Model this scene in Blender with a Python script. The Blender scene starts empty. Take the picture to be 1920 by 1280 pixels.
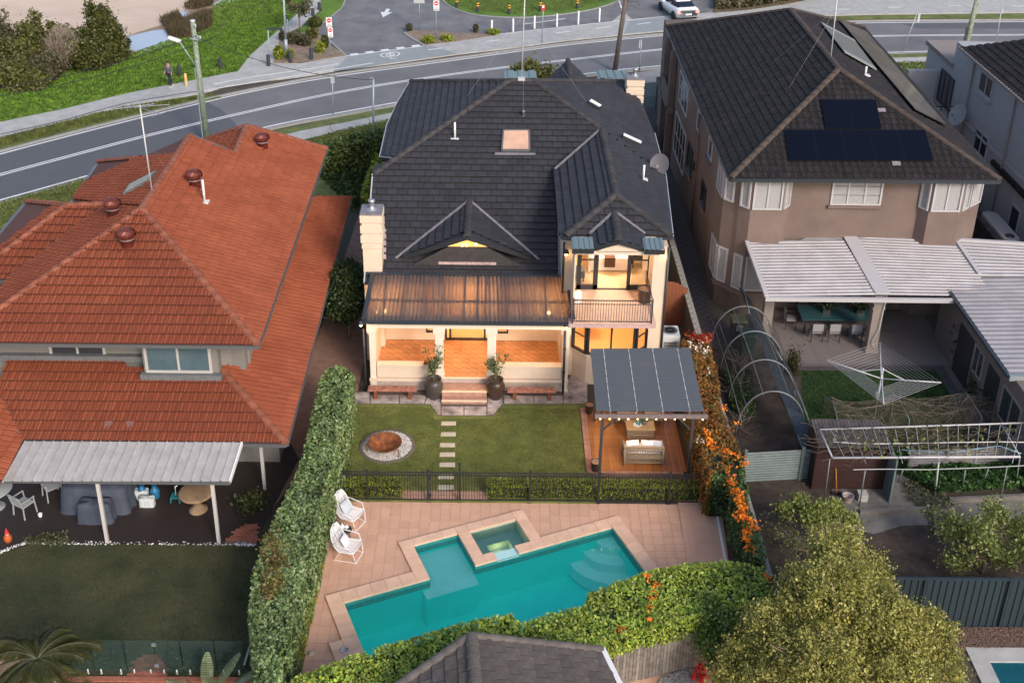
import bpy, bmesh, math, random
import numpy as np
from mathutils import Vector, Matrix
R_ = math.radians
random.seed(7); rng = np.random.default_rng(7)
S = bpy.context.scene
col = S.collection
# ---------------------------------------------------------------- camera
H = 25.0; PX, PY0, FL = 960., 407., 2192.64
_n = lambda v: np.array(v, float) / np.linalg.norm(v)
_Y = _n((-15, 1047, -FL)); _D = _n((-80, -4593, -FL)); _D = _n(_D - _Y * _D.dot(_Y)); _Z = -_D; _X = np.cross(_Y, _Z)
RW = np.array([_X, _Y, _Z]); CAM = np.array([0, 0, H])
cam = bpy.data.cameras.new('camera'); camo = bpy.data.objects.new('camera', cam); col.objects.link(camo)
camo.matrix_world = Matrix.Translation((0, 0, H)) @ Matrix([list(r) for r in RW]).to_4x4()
cam.sensor_width = 36; cam.lens = FL / 1920 * 36; cam.shift_x = 0.0; cam.shift_y = -(640 - PY0) / 1920
cam.clip_start = .5; cam.clip_end = 1500
S.camera = camo
# ---------------------------------------------------------------- sky, sun, exposure
W = bpy.data.worlds.new('World'); S.world = W; W.use_nodes = True
nt = W.node_tree; nt.nodes.clear()
sky = nt.nodes.new('ShaderNodeTexSky'); sky.sky_type = 'NISHITA'; sky.sun_disc = False
SUN_EL, SUN_AZ = R_(32), R_(150)      # azimuth clockwise from +Y
sky.sun_elevation = SUN_EL; sky.sun_rotation = SUN_AZ; sky.air_density = 1.0; sky.dust_density = 2.5; sky.ozone_density = .7
bg = nt.nodes.new('ShaderNodeBackground'); bg.inputs[1].default_value = .15
wo = nt.nodes.new('ShaderNodeOutputWorld'); nt.links.new(sky.outputs[0], bg.inputs[0]); nt.links.new(bg.outputs[0], wo.inputs[0])
sl = bpy.data.lights.new('sun', 'SUN'); sl.energy = 1.5; sl.angle = R_(14); sl.color = (1, .89, .79)
so = bpy.data.objects.new('sun', sl); col.objects.link(so)
sd = Vector((math.sin(SUN_AZ) * math.cos(SUN_EL), math.cos(SUN_AZ) * math.cos(SUN_EL), math.sin(SUN_EL)))
so.rotation_euler = sd.to_track_quat('Z', 'Y').to_euler()
S.view_settings.view_transform = 'Standard'; S.view_settings.look = 'None'; S.view_settings.exposure = 0.58; S.view_settings.gamma = 1
S.view_settings.use_curve_mapping = False
# ---------------------------------------------------------------- measuring helpers (pixel of the 1920 photo -> point of the place)
def ray(u, v): return RW @ _n((u - PX, -(v - PY0), -FL))
def G(u, v, z=0.): d = ray(u, v); return CAM + d * ((z - H) / d[2])
def AY(u, v, y): d = ray(u, v); return CAM + d * (y / d[1])
def AX(u, v, x): d = ray(u, v); return CAM + d * (x / d[0])
def PL(u, v, pl):
    p0, n = np.array(pl[0], float), np.array(pl[1], float); d = ray(u, v); return CAM + d * ((p0 - CAM) @ n / (d @ n))
# ---------------------------------------------------------------- materials
MATS = {}
def mat(name, c, rough=.8, var=.0, scale=8., c2=None, metal=0., bump=0., bscale=40., island=0., emit=None, es=1., spec=.5, alpha=None, detail=4., trans=0.):
    if name in MATS: return MATS[name]
    m = bpy.data.materials.new(name); m.use_nodes = True; t = m.node_tree; b = t.nodes['Principled BSDF']; L = t.links.new
    b.inputs['Roughness'].default_value = rough; b.inputs['Metallic'].default_value = metal
    b.inputs['Specular IOR Level'].default_value = spec
    c = tuple(c) + (1,); b.inputs['Base Color'].default_value = c
    cur = None
    if var or c2:
        tc = t.nodes.new('ShaderNodeTexCoord'); nz = t.nodes.new('ShaderNodeTexNoise'); nz.inputs['Scale'].default_value = scale; nz.inputs['Detail'].default_value = detail
        nz.inputs['Roughness'].default_value = .65
        L(tc.outputs['Object'], nz.inputs['Vector']); rp = t.nodes.new('ShaderNodeValToRGB'); L(nz.outputs['Fac'], rp.inputs[0])
        rp.color_ramp.elements[0].position = .3; rp.color_ramp.elements[1].position = .7
        k = c2 if c2 else [x * (1 + var) for x in c[:3]]
        rp.color_ramp.elements[0].color = tuple(x * (1 - var) for x in c[:3]) + (1,); rp.color_ramp.elements[1].color = tuple(k) + (1,)
        cur = rp.outputs[0]
    if island:
        ge = t.nodes.new('ShaderNodeNewGeometry'); oi = t.nodes.new('ShaderNodeObjectInfo'); ad = t.nodes.new('ShaderNodeMath'); L(ge.outputs['Random Per Island'], ad.inputs[0]); L(oi.outputs['Random'], ad.inputs[1])
        fr = t.nodes.new('ShaderNodeMath'); fr.operation = 'FRACT'; L(ad.outputs[0], fr.inputs[0])
        mr = t.nodes.new('ShaderNodeMapRange'); L(fr.outputs[0], mr.inputs[0]); mr.inputs[3].default_value = 1 - island; mr.inputs[4].default_value = 1 + island
        mx = t.nodes.new('ShaderNodeVectorMath'); mx.operation = 'SCALE'
        if cur: L(cur, mx.inputs[0])
        else: mx.inputs[0].default_value = c[:3]
        L(mr.outputs[0], mx.inputs['Scale']); cur = mx.outputs[0]
    if cur: L(cur, b.inputs['Base Color'])
    if bump:
        tc2 = t.nodes.new('ShaderNodeTexCoord'); n2 = t.nodes.new('ShaderNodeTexNoise'); n2.inputs['Scale'].default_value = bscale; n2.inputs['Detail'].default_value = 5
        L(tc2.outputs['Object'], n2.inputs['Vector']); bp = t.nodes.new('ShaderNodeBump'); bp.inputs['Strength'].default_value = min(1, bump); bp.inputs['Distance'].default_value = .02
        L(n2.outputs['Fac'], bp.inputs['Height']); L(bp.outputs[0], b.inputs['Normal'])
    if emit: b.inputs['Emission Color'].default_value = tuple(emit) + (1,); b.inputs['Emission Strength'].default_value = es
    if trans:
        ms = t.nodes.new('ShaderNodeMixShader'); tr = t.nodes.new('ShaderNodeBsdfTransparent'); tr.inputs[0].default_value = (1, 1, 1, 1) if alpha is None else tuple(alpha) + (1,)
        ms.inputs[0].default_value = trans; out = t.nodes['Material Output']; L(b.outputs[0], ms.inputs[1]); L(tr.outputs[0], ms.inputs[2]); L(ms.outputs[0], out.inputs[0])
    MATS[name] = m; return m
def leafmat(name, cols, rough=.55):
    """foliage: one colour per leaf, from a ramp; a little light passes through"""
    if name in MATS: return MATS[name]
    m = bpy.data.materials.new(name); m.use_nodes = True; t = m.node_tree; b = t.nodes['Principled BSDF']; L = t.links.new
    ge = t.nodes.new('ShaderNodeNewGeometry'); rp = t.nodes.new('ShaderNodeValToRGB'); L(ge.outputs['Random Per Island'], rp.inputs[0])
    e = rp.color_ramp.elements; n = len(cols)
    e[0].position = 0; e[0].color = tuple(cols[0]) + (1,); e[1].position = 1; e[1].color = tuple(cols[-1]) + (1,)
    for i in range(1, n - 1): x = e.new(i / (n - 1)); x.color = tuple(cols[i]) + (1,)
    tc = t.nodes.new('ShaderNodeTexCoord'); nz = t.nodes.new('ShaderNodeTexNoise'); nz.inputs['Scale'].default_value = 1.6; L(tc.outputs['Object'], nz.inputs['Vector'])
    mr = t.nodes.new('ShaderNodeMapRange'); L(nz.outputs[0], mr.inputs[0]); mr.inputs[1].default_value = .3; mr.inputs[2].default_value = .7; mr.inputs[3].default_value = .65; mr.inputs[4].default_value = 1.35
    mx = t.nodes.new('ShaderNodeVectorMath'); mx.operation = 'SCALE'; L(rp.outputs[0], mx.inputs[0]); L(mr.outputs[0], mx.inputs['Scale'])
    L(mx.outputs[0], b.inputs['Base Color']); b.inputs['Roughness'].default_value = rough
    tl = t.nodes.new('ShaderNodeBsdfTranslucent'); L(mx.outputs[0], tl.inputs[0]); ms = t.nodes.new('ShaderNodeMixShader'); ms.inputs[0].default_value = .25
    L(b.outputs[0], ms.inputs[1]); L(tl.outputs[0], ms.inputs[2]); L(ms.outputs[0], t.nodes['Material Output'].inputs[0])
    MATS[name] = m; return m
# ---------------------------------------------------------------- objects
def tag(o, label=None, cat=None, group=None, kind=None):
    if label: o['label'] = label
    if cat: o['category'] = cat
    if group: o['group'] = group
    if kind: o['kind'] = kind
    return o
def link(o, parent=None):
    col.objects.link(o)
    if parent is not None:
        o.parent = parent
        if parent.type == 'EMPTY' and parent.get('_w'): o.matrix_parent_inverse = Matrix.Translation(-Vector(parent.location))
    return o
def thing(name, label, cat, loc=(0, 0, 0), group=None, world=True):
    """an Empty at the thing's base; world=True: its parts are given in world coordinates"""
    o = bpy.data.objects.new(name, None); o.empty_display_size = .3; o.location = tuple(float(x) for x in loc); col.objects.link(o)
    tag(o, label, cat, group)
    if world: o['_w'] = 1
    return o
def copy_tree(o, loc=None, rz=0., label=None, parent=None, scale=None):
    c = o.copy(); col.objects.link(c)
    if parent is not None: c.parent = parent
    if loc is not None: c.location = tuple(float(x) for x in loc); c.rotation_euler = (0, 0, rz)
    if scale: c.scale = (scale,) * 3
    if label: c['label'] = label
    for ch in list(o.children): copy_tree(ch, parent=c)
    return c
class B:
    def __init__(s): s.v = []; s.f = []; s.m = []; s.sm = []
    def add(s, vs, fs, mi=0, smooth=False):
        n = len(s.v); s.v += [tuple(float(c) for c in p) for p in vs]; s.f += [tuple(i + n for i in f) for f in fs]; s.m += [mi] * len(fs); s.sm += [smooth] * len(fs); return s
    def box(s, x0, x1, y0, y1, z0, z1, mi=0):
        return s.hexa([(x0, y0, z0), (x1, y0, z0), (x1, y1, z0), (x0, y1, z0)], [(x0, y0, z1), (x1, y0, z1), (x1, y1, z1), (x0, y1, z1)], mi)
    def hexa(s, a, b, mi=0):
        n = len(a); return s.add(list(a) + list(b), [tuple(range(n - 1, -1, -1)), tuple(range(n, 2 * n))] + [(i, (i + 1) % n, n + (i + 1) % n, n + i) for i in range(n)], mi)
    def prism(s, poly, z0, z1, mi=0):
        """horizontal outline (x,y) counter-clockwise pushed up from z0 to z1"""
        return s.hexa([(p[0], p[1], z0) for p in poly], [(p[0], p[1], z1) for p in poly], mi)
    def slab(s, pts, vec, mi=0):
        """planar outline thickened by vec"""
        return s.hexa([tuple(np.array(p) - np.array(vec)) for p in pts], [tuple(p) for p in pts], mi)
    def obox(s, c, sz, rz=0., mi=0, mtx=None):
        x, y, z = sz[0] / 2, sz[1] / 2, sz[2] / 2; M = mtx if mtx is not None else Matrix.Rotation(rz, 3, 'Z')
        q = [Vector(c) + M @ Vector(p) for p in [(-x, -y, -z), (x, -y, -z), (x, y, -z), (-x, y, -z), (-x, -y, z), (x, -y, z), (x, y, z), (-x, y, z)]]
        return s.hexa(q[:4], q[4:], mi)
    def bar(s, a, b, w, h=None, mi=0):
        """square bar between two points"""
        a, b = Vector(a), Vector(b); d = (b - a); L = d.length
        if L < 1e-6: return s
        q = d.to_track_quat('Z', 'Y').to_matrix(); h = h or w
        up = Vector((0, 0, 1)) if abs(d.z) < .9 * L else Vector((0, 1, 0)); x = d.cross(up).normalized(); y = x.cross(d).normalized()
        k = [(-w / 2, -h / 2), (w / 2, -h / 2), (w / 2, h / 2), (-w / 2, h / 2)]
        return s.hexa([a + x * i + y * j for i, j in k], [b + x * i + y * j for i, j in k], mi)
    def tube(s, pts, r, seg=6, mi=0, r1=None, caps=True):
        pts = [Vector(p) for p in pts]; n = len(pts); vs = []; fs = []
        ref = Vector((0, 0, 1)); d0 = (pts[-1] - pts[0])
        if abs(d0.normalized().z if d0.length else 0) > .9: ref = Vector((0, 1, 0))
        for i, p in enumerate(pts):
            d = (pts[min(n - 1, i + 1)] - pts[max(0, i - 1)]).normalized(); x = d.cross(ref)
            if x.length < 1e-3: x = d.cross(Vector((1, 0, 0)))
            x.normalize(); y = d.cross(x).normalized(); rr = r if r1 is None else r + (r1 - r) * i / (n - 1)
            for k in range(seg): a = 2 * math.pi * k / seg; vs.append(p + x * (rr * math.cos(a)) + y * (rr * math.sin(a)))
        for i in range(n - 1):
            for k in range(seg): fs.append((i * seg + k, i * seg + (k + 1) % seg, (i + 1) * seg + (k + 1) % seg, (i + 1) * seg + k))
        if caps: fs += [tuple(range(seg - 1, -1, -1)), tuple(range((n - 1) * seg, n * seg))]
        return s.add(vs, fs, mi, seg > 5)
    def lathe(s, prof, c=(0, 0, 0), seg=20, mi=0, smooth=True):
        vs = []; fs = []; n = len(prof)
        for r, z in prof:
            for k in range(seg): a = 2 * math.pi * k / seg; vs.append((c[0] + r * math.cos(a), c[1] + r * math.sin(a), c[2] + z))
        for i in range(n - 1):
            for k in range(seg): fs.append((i * seg + k, i * seg + (k + 1) % seg, (i + 1) * seg + (k + 1) % seg, (i + 1) * seg + k))
        s.add(vs, fs, mi, smooth)
        if prof[0][0] > 1e-4: s.add([vs[k] for k in range(seg - 1, -1, -1)], [tuple(range(seg))], mi)
        if prof[-1][0] > 1e-4: s.add(vs[(n - 1) * seg:], [tuple(range(seg))], mi)
        return s
    def ball(s, c, r, seg=10, mi=0, sz=1.):
        return s.lathe([(r * math.sin(math.pi * i / 6) + 1e-5, -r * sz * math.cos(math.pi * i / 6)) for i in range(7)], c, seg, mi)
    def quad(s, a, b, c, d, mi=0): return s.add([a, b, c, d], [(0, 1, 2, 3)], mi)
    def obj(s, name, m, parent=None, label=None, cat=None, group=None, kind=None, bevel=0.):
        ms = m if isinstance(m, (list, tuple)) else [m]
        v = np.array(s.v, float).reshape(-1, 3); o_ = np.zeros(3)
        if parent is None and kind != 'structure' and len(v): o_ = np.array([(v[:, 0].min() + v[:, 0].max()) / 2, (v[:, 1].min() + v[:, 1].max()) / 2, v[:, 2].min()])
        me = bpy.data.meshes.new(name); me.from_pydata([tuple(p) for p in v - o_], [], s.f)
        for x in ms: me.materials.append(x)
        if len(s.f): me.polygons.foreach_set('material_index', s.m); me.polygons.foreach_set('use_smooth', s.sm)
        o = bpy.data.objects.new(name, me); o.location = o_; link(o, parent)
        tag(o, label, cat, group, kind)
        if bevel:
            bv = o.modifiers.new('bevel', 'BEVEL'); bv.width = bevel; bv.segments = 2; bv.limit_method = 'ANGLE'
        return o
def inst(name, mesh, mtx, parent, kind=None):
    o = bpy.data.objects.new(name, mesh); link(o, parent); o.matrix_basis = mtx
    if kind: o['kind'] = kind
    return o
def npmesh(name, v, f, m, parent=None, smooth=False, kind=None, label=None, cat=None, group=None):
    """v (N,3), f (M,4) or (M,3)"""
    v = np.asarray(v, np.float32); f = np.asarray(f, np.int32); o_ = np.zeros(3, np.float32)
    if parent is None and kind != 'structure': o_ = np.array([(v[:, 0].min() + v[:, 0].max()) / 2, (v[:, 1].min() + v[:, 1].max()) / 2, v[:, 2].min()], np.float32)
    me = bpy.data.meshes.new(name); me.vertices.add(len(v)); me.vertices.foreach_set('co', (v - o_).ravel()); k = f.shape[1]
    me.loops.add(f.size); me.loops.foreach_set('vertex_index', f.ravel()); me.polygons.add(len(f))
    me.polygons.foreach_set('loop_start', np.arange(0, f.size, k, dtype=np.int32)); me.polygons.foreach_set('loop_total', np.full(len(f), k, np.int32))
    me.update(calc_edges=True); me.materials.append(m)
    o = bpy.data.objects.new(name, me); o.location = [float(x) for x in o_]; link(o, parent); tag(o, label, cat, group, kind); return o
def leafcloud(P, size, name, m, parent=None, N=None, up=.35, asp=1.7, **kw):
    """one small leaf (a folded diamond) at each point, facing mostly N or upwards"""
    P = np.asarray(P, float); n = len(P); nn = rng.normal(size=(n, 3)); nn /= np.linalg.norm(nn, axis=1)[:, None]
    if N is not None: nn = nn * .75 + np.asarray(N)
    nn[:, 2] += up; nn /= np.linalg.norm(nn, axis=1)[:, None]
    t = rng.normal(size=(n, 3)); t -= nn * (t * nn).sum(1)[:, None]; t /= np.linalg.norm(t, axis=1)[:, None]; b = np.cross(nn, t)
    s = size * rng.uniform(.5, 1.5, n)[:, None]; fold = nn * s * .22
    v = np.stack([P - t * s * asp * .5, P - b * s * .5 + fold, P + t * s * asp * .5, P + b * s * .5 + fold], 1).reshape(-1, 3)
    i = np.arange(n)[:, None] * 4
    return npmesh(name, v, i + np.array([[0, 1, 2, 3]]), m, parent, **kw)
def blades(P, h, w, name, m, parent=None, lean=.5, **kw):
    n = len(P); a = rng.uniform(0, 2 * np.pi, n); d = np.stack([np.cos(a), np.sin(a), 0 * a], 1); e = np.stack([-np.sin(a), np.cos(a), 0 * a], 1)
    hh = h * rng.uniform(.5, 1.4, n)[:, None]; ww = w * rng.uniform(.7, 1.3, n)[:, None]; b = rng.uniform(0, 2 * np.pi, n); l = np.stack([np.cos(b), np.sin(b), 0 * b], 1) * hh * lean * rng.uniform(0, 1, n)[:, None]
    v = np.stack([P - e * ww / 2, P + e * ww / 2, P + l + np.array([0, 0, 1.]) * hh], 1).reshape(-1, 3)
    return npmesh(name, v, np.arange(n)[:, None] * 3 + np.array([[0, 1, 2]]), m, parent, **kw)
def ingon(poly, n, z=0.):
    """n random points in a flat polygon"""
    poly = np.array([p[:2] for p in poly]); lo, hi = poly.min(0), poly.max(0); out = []; tot = 0
    while tot < n:
        q = rng.uniform(lo, hi, (n * 2, 2)); ins = np.zeros(len(q), bool); j = len(poly) - 1
        for i in range(len(poly)):
            a, b = poly[i], poly[j]; c = ((a[1] > q[:, 1]) != (b[1] > q[:, 1])) & (q[:, 0] < (b[0] - a[0]) * (q[:, 1] - a[1]) / (b[1] - a[1] + 1e-12) + a[0]); ins ^= c; j = i
        q = q[ins]; out.append(q); tot += len(q)
    q = np.concatenate(out)[:n]; return np.column_stack([q, np.full(n, float(z))])
def noise3(P, s, seed=0):
    r = np.random.default_rng(seed); o = np.zeros(len(P))
    for k in range(5):
        w = r.normal(size=3) * s * (1 + .5 * k); o += np.sin(P @ w + r.uniform(0, 6.28)) / (1 + .4 * k)
    return o / 3
# ---------------------------------------------------------------- tiled roofs
def clip2(poly, P):
    """clip points (e,s,h) against convex 2-D outline P (ccw)"""
    out = poly
    for i in range(len(P)):
        a, b = P[i], P[(i + 1) % len(P)]; nx, ny = -(b[1] - a[1]), b[0] - a[0]; res = []
        if not out: return []
        for k in range(len(out)):
            p, q = out[k], out[(k + 1) % len(out)]; dp = (p[0] - a[0]) * nx + (p[1] - a[1]) * ny; dq = (q[0] - a[0]) * nx + (q[1] - a[1]) * ny
            if dp >= -1e-9: res.append(p)
            if (dp > 1e-9) != (dq > 1e-9) and abs(dp - dq) > 1e-12: t = dp / (dp - dq); res.append(tuple(p[j] + (q[j] - p[j]) * t for j in range(3)))
        out = res
    return out if len(out) > 2 else []
TILES = {}   # per house: list of candidate whole tiles
def tile_profile(kind, w, c):
    if kind == 'flat': xs = [.009, w - .009]; hs = [0, 0]
    elif kind == 'flute': xs = [.002, .05, .10, w / 2, w / 2 + .04, w - .05, w - .016, w - .002]; hs = [.004, .0, .026, .034, .0, .03, .034, .006]
    else: xs = [.004, .07, .13, .19, .25, w - .004]; hs = [.0, .0, .028, .034, .01, .0]
    return xs, hs
def tile_faces(kind, w, c, lift):
    xs, hs = tile_profile(kind, w, c); F = []
    for i in range(len(xs) - 1):
        x0, x1, a, b = xs[i], xs[i + 1], hs[i], hs[i + 1]
        F.append([(x0, 0, lift + a), (x1, 0, lift + b), (x1, c + .02, b + .004), (x0, c + .02, a + .004)])
        F.append([(x0, .006, -.01), (x1, .006, -.01), (x1, 0, lift + b), (x0, 0, lift + a)])
    F.append([(xs[0], 0, -.01), (xs[0], 0, lift + hs[0]), (xs[0], c, hs[0]), (xs[0], c, -.01)])
    F.append([(xs[-1], 0, -.01), (xs[-1], c, -.01), (xs[-1], c, hs[-1]), (xs[-1], 0, lift + hs[-1])])
    return F
def roof_plane(key, pl, polys, kind, w, c, lift, rest, eave, stagger=.5, under=None):
    """pl=(point, normal); polys: convex outlines of 3-D points; fills rest (B) with clipped tiles, TILES[key] with whole ones"""
    n = Vector(pl[1]).normalized(); e = Vector(eave).normalized(); e = (e - n * e.dot(n)).normalized(); s = n.cross(e).normalized()
    if s.z < 0: e = -e; s = n.cross(e).normalized()
    P = [[((Vector(p) - Vector(pl[0])).dot(e), (Vector(p) - Vector(pl[0])).dot(s)) for p in q] for q in polys]
    for k, q in enumerate(P):
        ar = sum(q[i][0] * q[(i + 1) % len(q)][1] - q[(i + 1) % len(q)][0] * q[i][1] for i in range(len(q)))
        if ar < 0: P[k] = q[::-1]
    o = Vector(pl[0]); smin = min(p[1] for q in P for p in q); smax = max(p[1] for q in P for p in q)
    emin = min(p[0] for q in P for p in q); emax = max(p[0] for q in P for p in q)
    F = tile_faces(kind, w, c, lift); W3 = lambda p: tuple(o + e * p[0] + s * p[1] + n * p[2])
    if under is not None:
        for q in P: under.hexa([W3((x, y, -.12)) for x, y in q], [W3((x, y, -.012)) for x, y in q])
    for j in range(int((smax - smin) / c) + 2):
        s0 = smin + j * c; off = (j % 2) * stagger * w
        for i in range(-1, int((emax - emin) / w) + 2):
            e0 = emin + i * w + off; cor = [(e0, s0), (e0 + w, s0), (e0 + w, s0 + c), (e0, s0 + c)]; whole = False; touch = []
            for q in P:
                ins = [all((q[(k + 1) % len(q)][0] - q[k][0]) * (y - q[k][1]) - (q[(k + 1) % len(q)][1] - q[k][1]) * (x - q[k][0]) >= -1e-6 for k in range(len(q))) for x, y in cor]
                if all(ins): whole = True; break
                touch.append(q)
            hj = random.uniform(-.003, .004)
            if whole:
                TILES.setdefault(key, []).append((o + e * e0 + s * s0 + n * hj, e, s, n, (kind, w, c, lift)))
            else:
                for q in touch:
                    for f in F:
                        g = clip2([(x + e0, y + s0, z + hj) for x, y, z in f[:]], q)
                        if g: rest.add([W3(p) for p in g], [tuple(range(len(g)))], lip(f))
    return e, s, n
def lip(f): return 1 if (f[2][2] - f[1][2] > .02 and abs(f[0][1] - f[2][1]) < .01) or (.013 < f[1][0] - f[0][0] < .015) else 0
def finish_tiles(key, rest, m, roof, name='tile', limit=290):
    m2 = mat(m.name + '_moss_shade_lip', tuple(x * .38 + .004 for x in m.node_tree.nodes['Principled BSDF'].inputs['Base Color'].default_value[:3]), .95, .3, 6)  # moss, and the shade at each course edge painted into the lip colour
    T = TILES.get(key, []); T.sort(key=lambda t: (t[0] - Vector((0, 0, H))).length); meshes = {}
    for t in T[:limit]:
        if t[4] not in meshes:
            b = B()
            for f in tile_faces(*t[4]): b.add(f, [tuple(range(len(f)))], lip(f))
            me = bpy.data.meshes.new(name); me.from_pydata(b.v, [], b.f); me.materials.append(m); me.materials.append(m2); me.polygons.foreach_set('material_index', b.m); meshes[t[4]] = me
        e, s, n = t[1], t[2], t[3]; M = Matrix(((e.x, s.x, n.x, t[0].x), (e.y, s.y, n.y, t[0].y), (e.z, s.z, n.z, t[0].z), (0, 0, 0, 1)))
        inst(name, meshes[t[4]], M, roof)
    for t in T[limit:]:
        o, e, s, n = t[:4]
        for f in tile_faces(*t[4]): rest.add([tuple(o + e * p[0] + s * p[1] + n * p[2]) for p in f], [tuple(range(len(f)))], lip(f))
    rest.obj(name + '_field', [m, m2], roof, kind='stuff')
CAPM = {}
def ridge(a, b, m, roof, r=.13, L=.36, name='ridge_cap', both=None):
    """overlapping half-round caps from a (low) to b (high)"""
    a, b = Vector(a), Vector(b); d = b - a; n = max(1, int(d.length / L)); l = d.length / n; k = (round(r, 3), round(l, 2), m.name)
    if k not in CAPM:
        q = B(); seg = 6; vs = []
        for y, rr in ((0, r * 1.12), (l + .03, r * .92)):
            for i in range(seg + 1): t = math.pi * i / seg; vs.append((rr * math.cos(t), y, rr * .75 * math.sin(t)))
        q.add(vs, [(i, i + 1, seg + 2 + i, seg + 1 + i) for i in range(seg)] + [tuple(range(seg + 1))[::-1]])
        me = bpy.data.meshes.new(name); me.from_pydata(q.v, [], q.f); me.materials.append(m); CAPM[k] = me
    y = d.normalized(); x = y.cross(Vector((0, 0, 1))).normalized(); z = x.cross(y)
    for i in range(n):
        p = a + d * (i / n) + z * .01
        inst(name, CAPM[k], Matrix(((x.x, y.x, z.x, p.x), (x.y, y.y, z.y, p.y), (x.z, y.z, z.z, p.z), (0, 0, 0, 1))), roof)
def pieces(name, mesh_pts, m, parent, mtxs):
    """many alike pieces sharing one mesh"""
    for M in mtxs: inst(name, mesh_pts, M, parent)
def mesh_of(b, name, m):
    me = bpy.data.meshes.new(name); me.from_pydata(b.v, [], b.f); me.materials.append(m)
    me.polygons.foreach_set('use_smooth', b.sm)
    return me
def corr(a, b, c, d, pitch, h, m, name, parent, prof='sine', vec=None, **kw):
    """corrugated sheet: corners a-b (along which it undulates) and d-c; a sheet of real waves, 4 mm thick"""
    a, b, c, d = map(Vector, (a, b, c, d)); L = max((b - a).length, (c - d).length); n = max(2, int(L / pitch)); nn = (b - a).cross(d - a).normalized()
    if nn.z < 0: nn = -nn
    pr = {'sine': [(i / 8, math.cos(2 * math.pi * i / 8) * .5 + .5) for i in range(8)], 'rib': [(0, 0), (.72, 0), (.78, 1), (.90, 1), (.97, 0)], 'pan': [(0, 1), (.07, 1), (.1, 0), (.93, 0), (.96, 1)], 'trim': [(0, 0), (.20, 0), (.36, 1), (.80, 1), (.96, 0)]}[prof]
    vs = []
    for i in range(n):
        for t, z in pr + ([(1, pr[0][1])] if i == n - 1 else []):
            k = (i + t) / n; p = a.lerp(b, k) + nn * z * h; q = d.lerp(c, k) + nn * z * h; vs += [p, q, p - nn * .006, q - nn * .006]
    q = B(); N = len(vs) // 4
    fs = []
    for i in range(N - 1):
        j = i * 4; fs += [(j, j + 4, j + 5, j + 1), (j + 2, j + 3, j + 7, j + 6), (j, j + 2, j + 6, j + 4), (j + 1, j + 5, j + 7, j + 3)]
    q.add(vs, fs, 0, False); return q.obj(name, m, parent, **kw)
def lamp(name, loc, energy, color=(1, .62, .28), r=.06, parent=None, kind='POINT', size=None, rot=None):
    l = bpy.data.lights.new(name, kind); l.energy = energy; l.color = color
    if kind == 'AREA': l.shape = 'RECTANGLE'; l.size, l.size_y = size
    else: l.shadow_soft_size = r
    o = bpy.data.objects.new(name, l); o.location = tuple(float(x) for x in loc); link(o, parent)
    if rot: o.rotation_euler = rot
    return o
# ================================================================= MATERIALS
m_asph = mat('asphalt', (.16, .16, .168), .9, .16, .35, bump=.3, bscale=60)
m_asph2 = mat('asphalt_new', (.10, .106, .12), .9, .1, 5.0, bump=.3, bscale=60)
m_asph3 = mat('asphalt_lot', (.165, .165, .175), .9, .25, .6, bump=.2, bscale=60)
m_conc = mat('concrete', (.40, .40, .39), .9, .16, 1.5, bump=.1)
m_conc2 = mat('concrete_blue', (.27, .30, .31), .9, .08, 2.0)
m_conc3 = mat('old_concrete', (.15, .14, .13), .9, .3, 2.0, bump=.3)
m_line = mat('road_paint', (.72, .73, .74), .6, .1, 30)
m_lineb = mat('white_paint_worn', (.55, .56, .56), .7, .15, 20)
m_verge = mat('verge_grass_soil', (.10, .135, .035), .95, .35, 1.2, (.17, .20, .06), bump=1, bscale=30)
m_park = mat('park_grass_soil', (.075, .165, .012), .95, .25, .5, (.125, .235, .02), bump=1, bscale=30)
m_dry = mat('dry_grass', (.17, .16, .07), .95, .3, .6, (.12, .17, .04), bump=1)
m_lawn = mat('lawn_green', (.115, .15, .032), .95, .25, 1.1, (.20, .205, .055), bump=1, bscale=45)
m_lawn2 = mat('dull_lawn', (.032, .050, .016), .95, .3, .7, (.080, .076, .034), bump=1, bscale=45)
m_lawn3 = mat('dark_lawn', (.025, .065, .012), .95, .3, 1.4, (.035, .08, .018), bump=1, bscale=45)  # dark green, mottled with a slightly paler green
m_soil = mat('soil', (.050, .036, .028), .95, .4, 2.0, (.085, .062, .048), bump=1, bscale=20)
m_mulch = mat('dry_dirt', (.24, .18, .13), .95, .3, 3.0, bump=.5)
m_sand = mat('sand', (.60, .46, .35), .95, .08, .25, (.66, .53, .43), bump=.4, bscale=3)
m_wet = mat('wet_sand', (.26, .19, .13), .8, .3, .6)
m_ground = mat('ground_soil', (.07, .06, .045), .95, .3, .5)
m_kerb = mat('kerb', (.30, .30, .29), .9, .15, 4)
def cr(pts, n=8):
    """smooth curve through pixel points"""
    P = [np.array(p, float) for p in pts]; P = [2 * P[0] - P[1]] + P + [2 * P[-1] - P[-2]]; out = []
    for i in range(1, len(P) - 2):
        for k in range(n):
            t = k / n; out.append(.5 * (2 * P[i] + (P[i + 1] - P[i - 1]) * t + (2 * P[i - 1] - 5 * P[i] + 4 * P[i + 1] - P[i + 2]) * t * t + (3 * P[i] - P[i - 1] - 3 * P[i + 1] + P[i + 2]) * t ** 3))
    return out + [P[-2]]
def sheet(name, px, z, m, th=.05, parent=None, kind='structure', world=False):
    w = [(p[0], p[1]) for p in px] if world else [tuple(G(u, v, z)[:2]) for u, v in px]
    a = sum(w[i][0] * w[(i + 1) % len(w)][1] - w[(i + 1) % len(w)][0] * w[i][1] for i in range(len(w)))
    if a < 0: w = w[::-1]
    b = B(); b.prism(w, z - th, z); return b.obj(name, m, parent, kind=kind)
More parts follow.
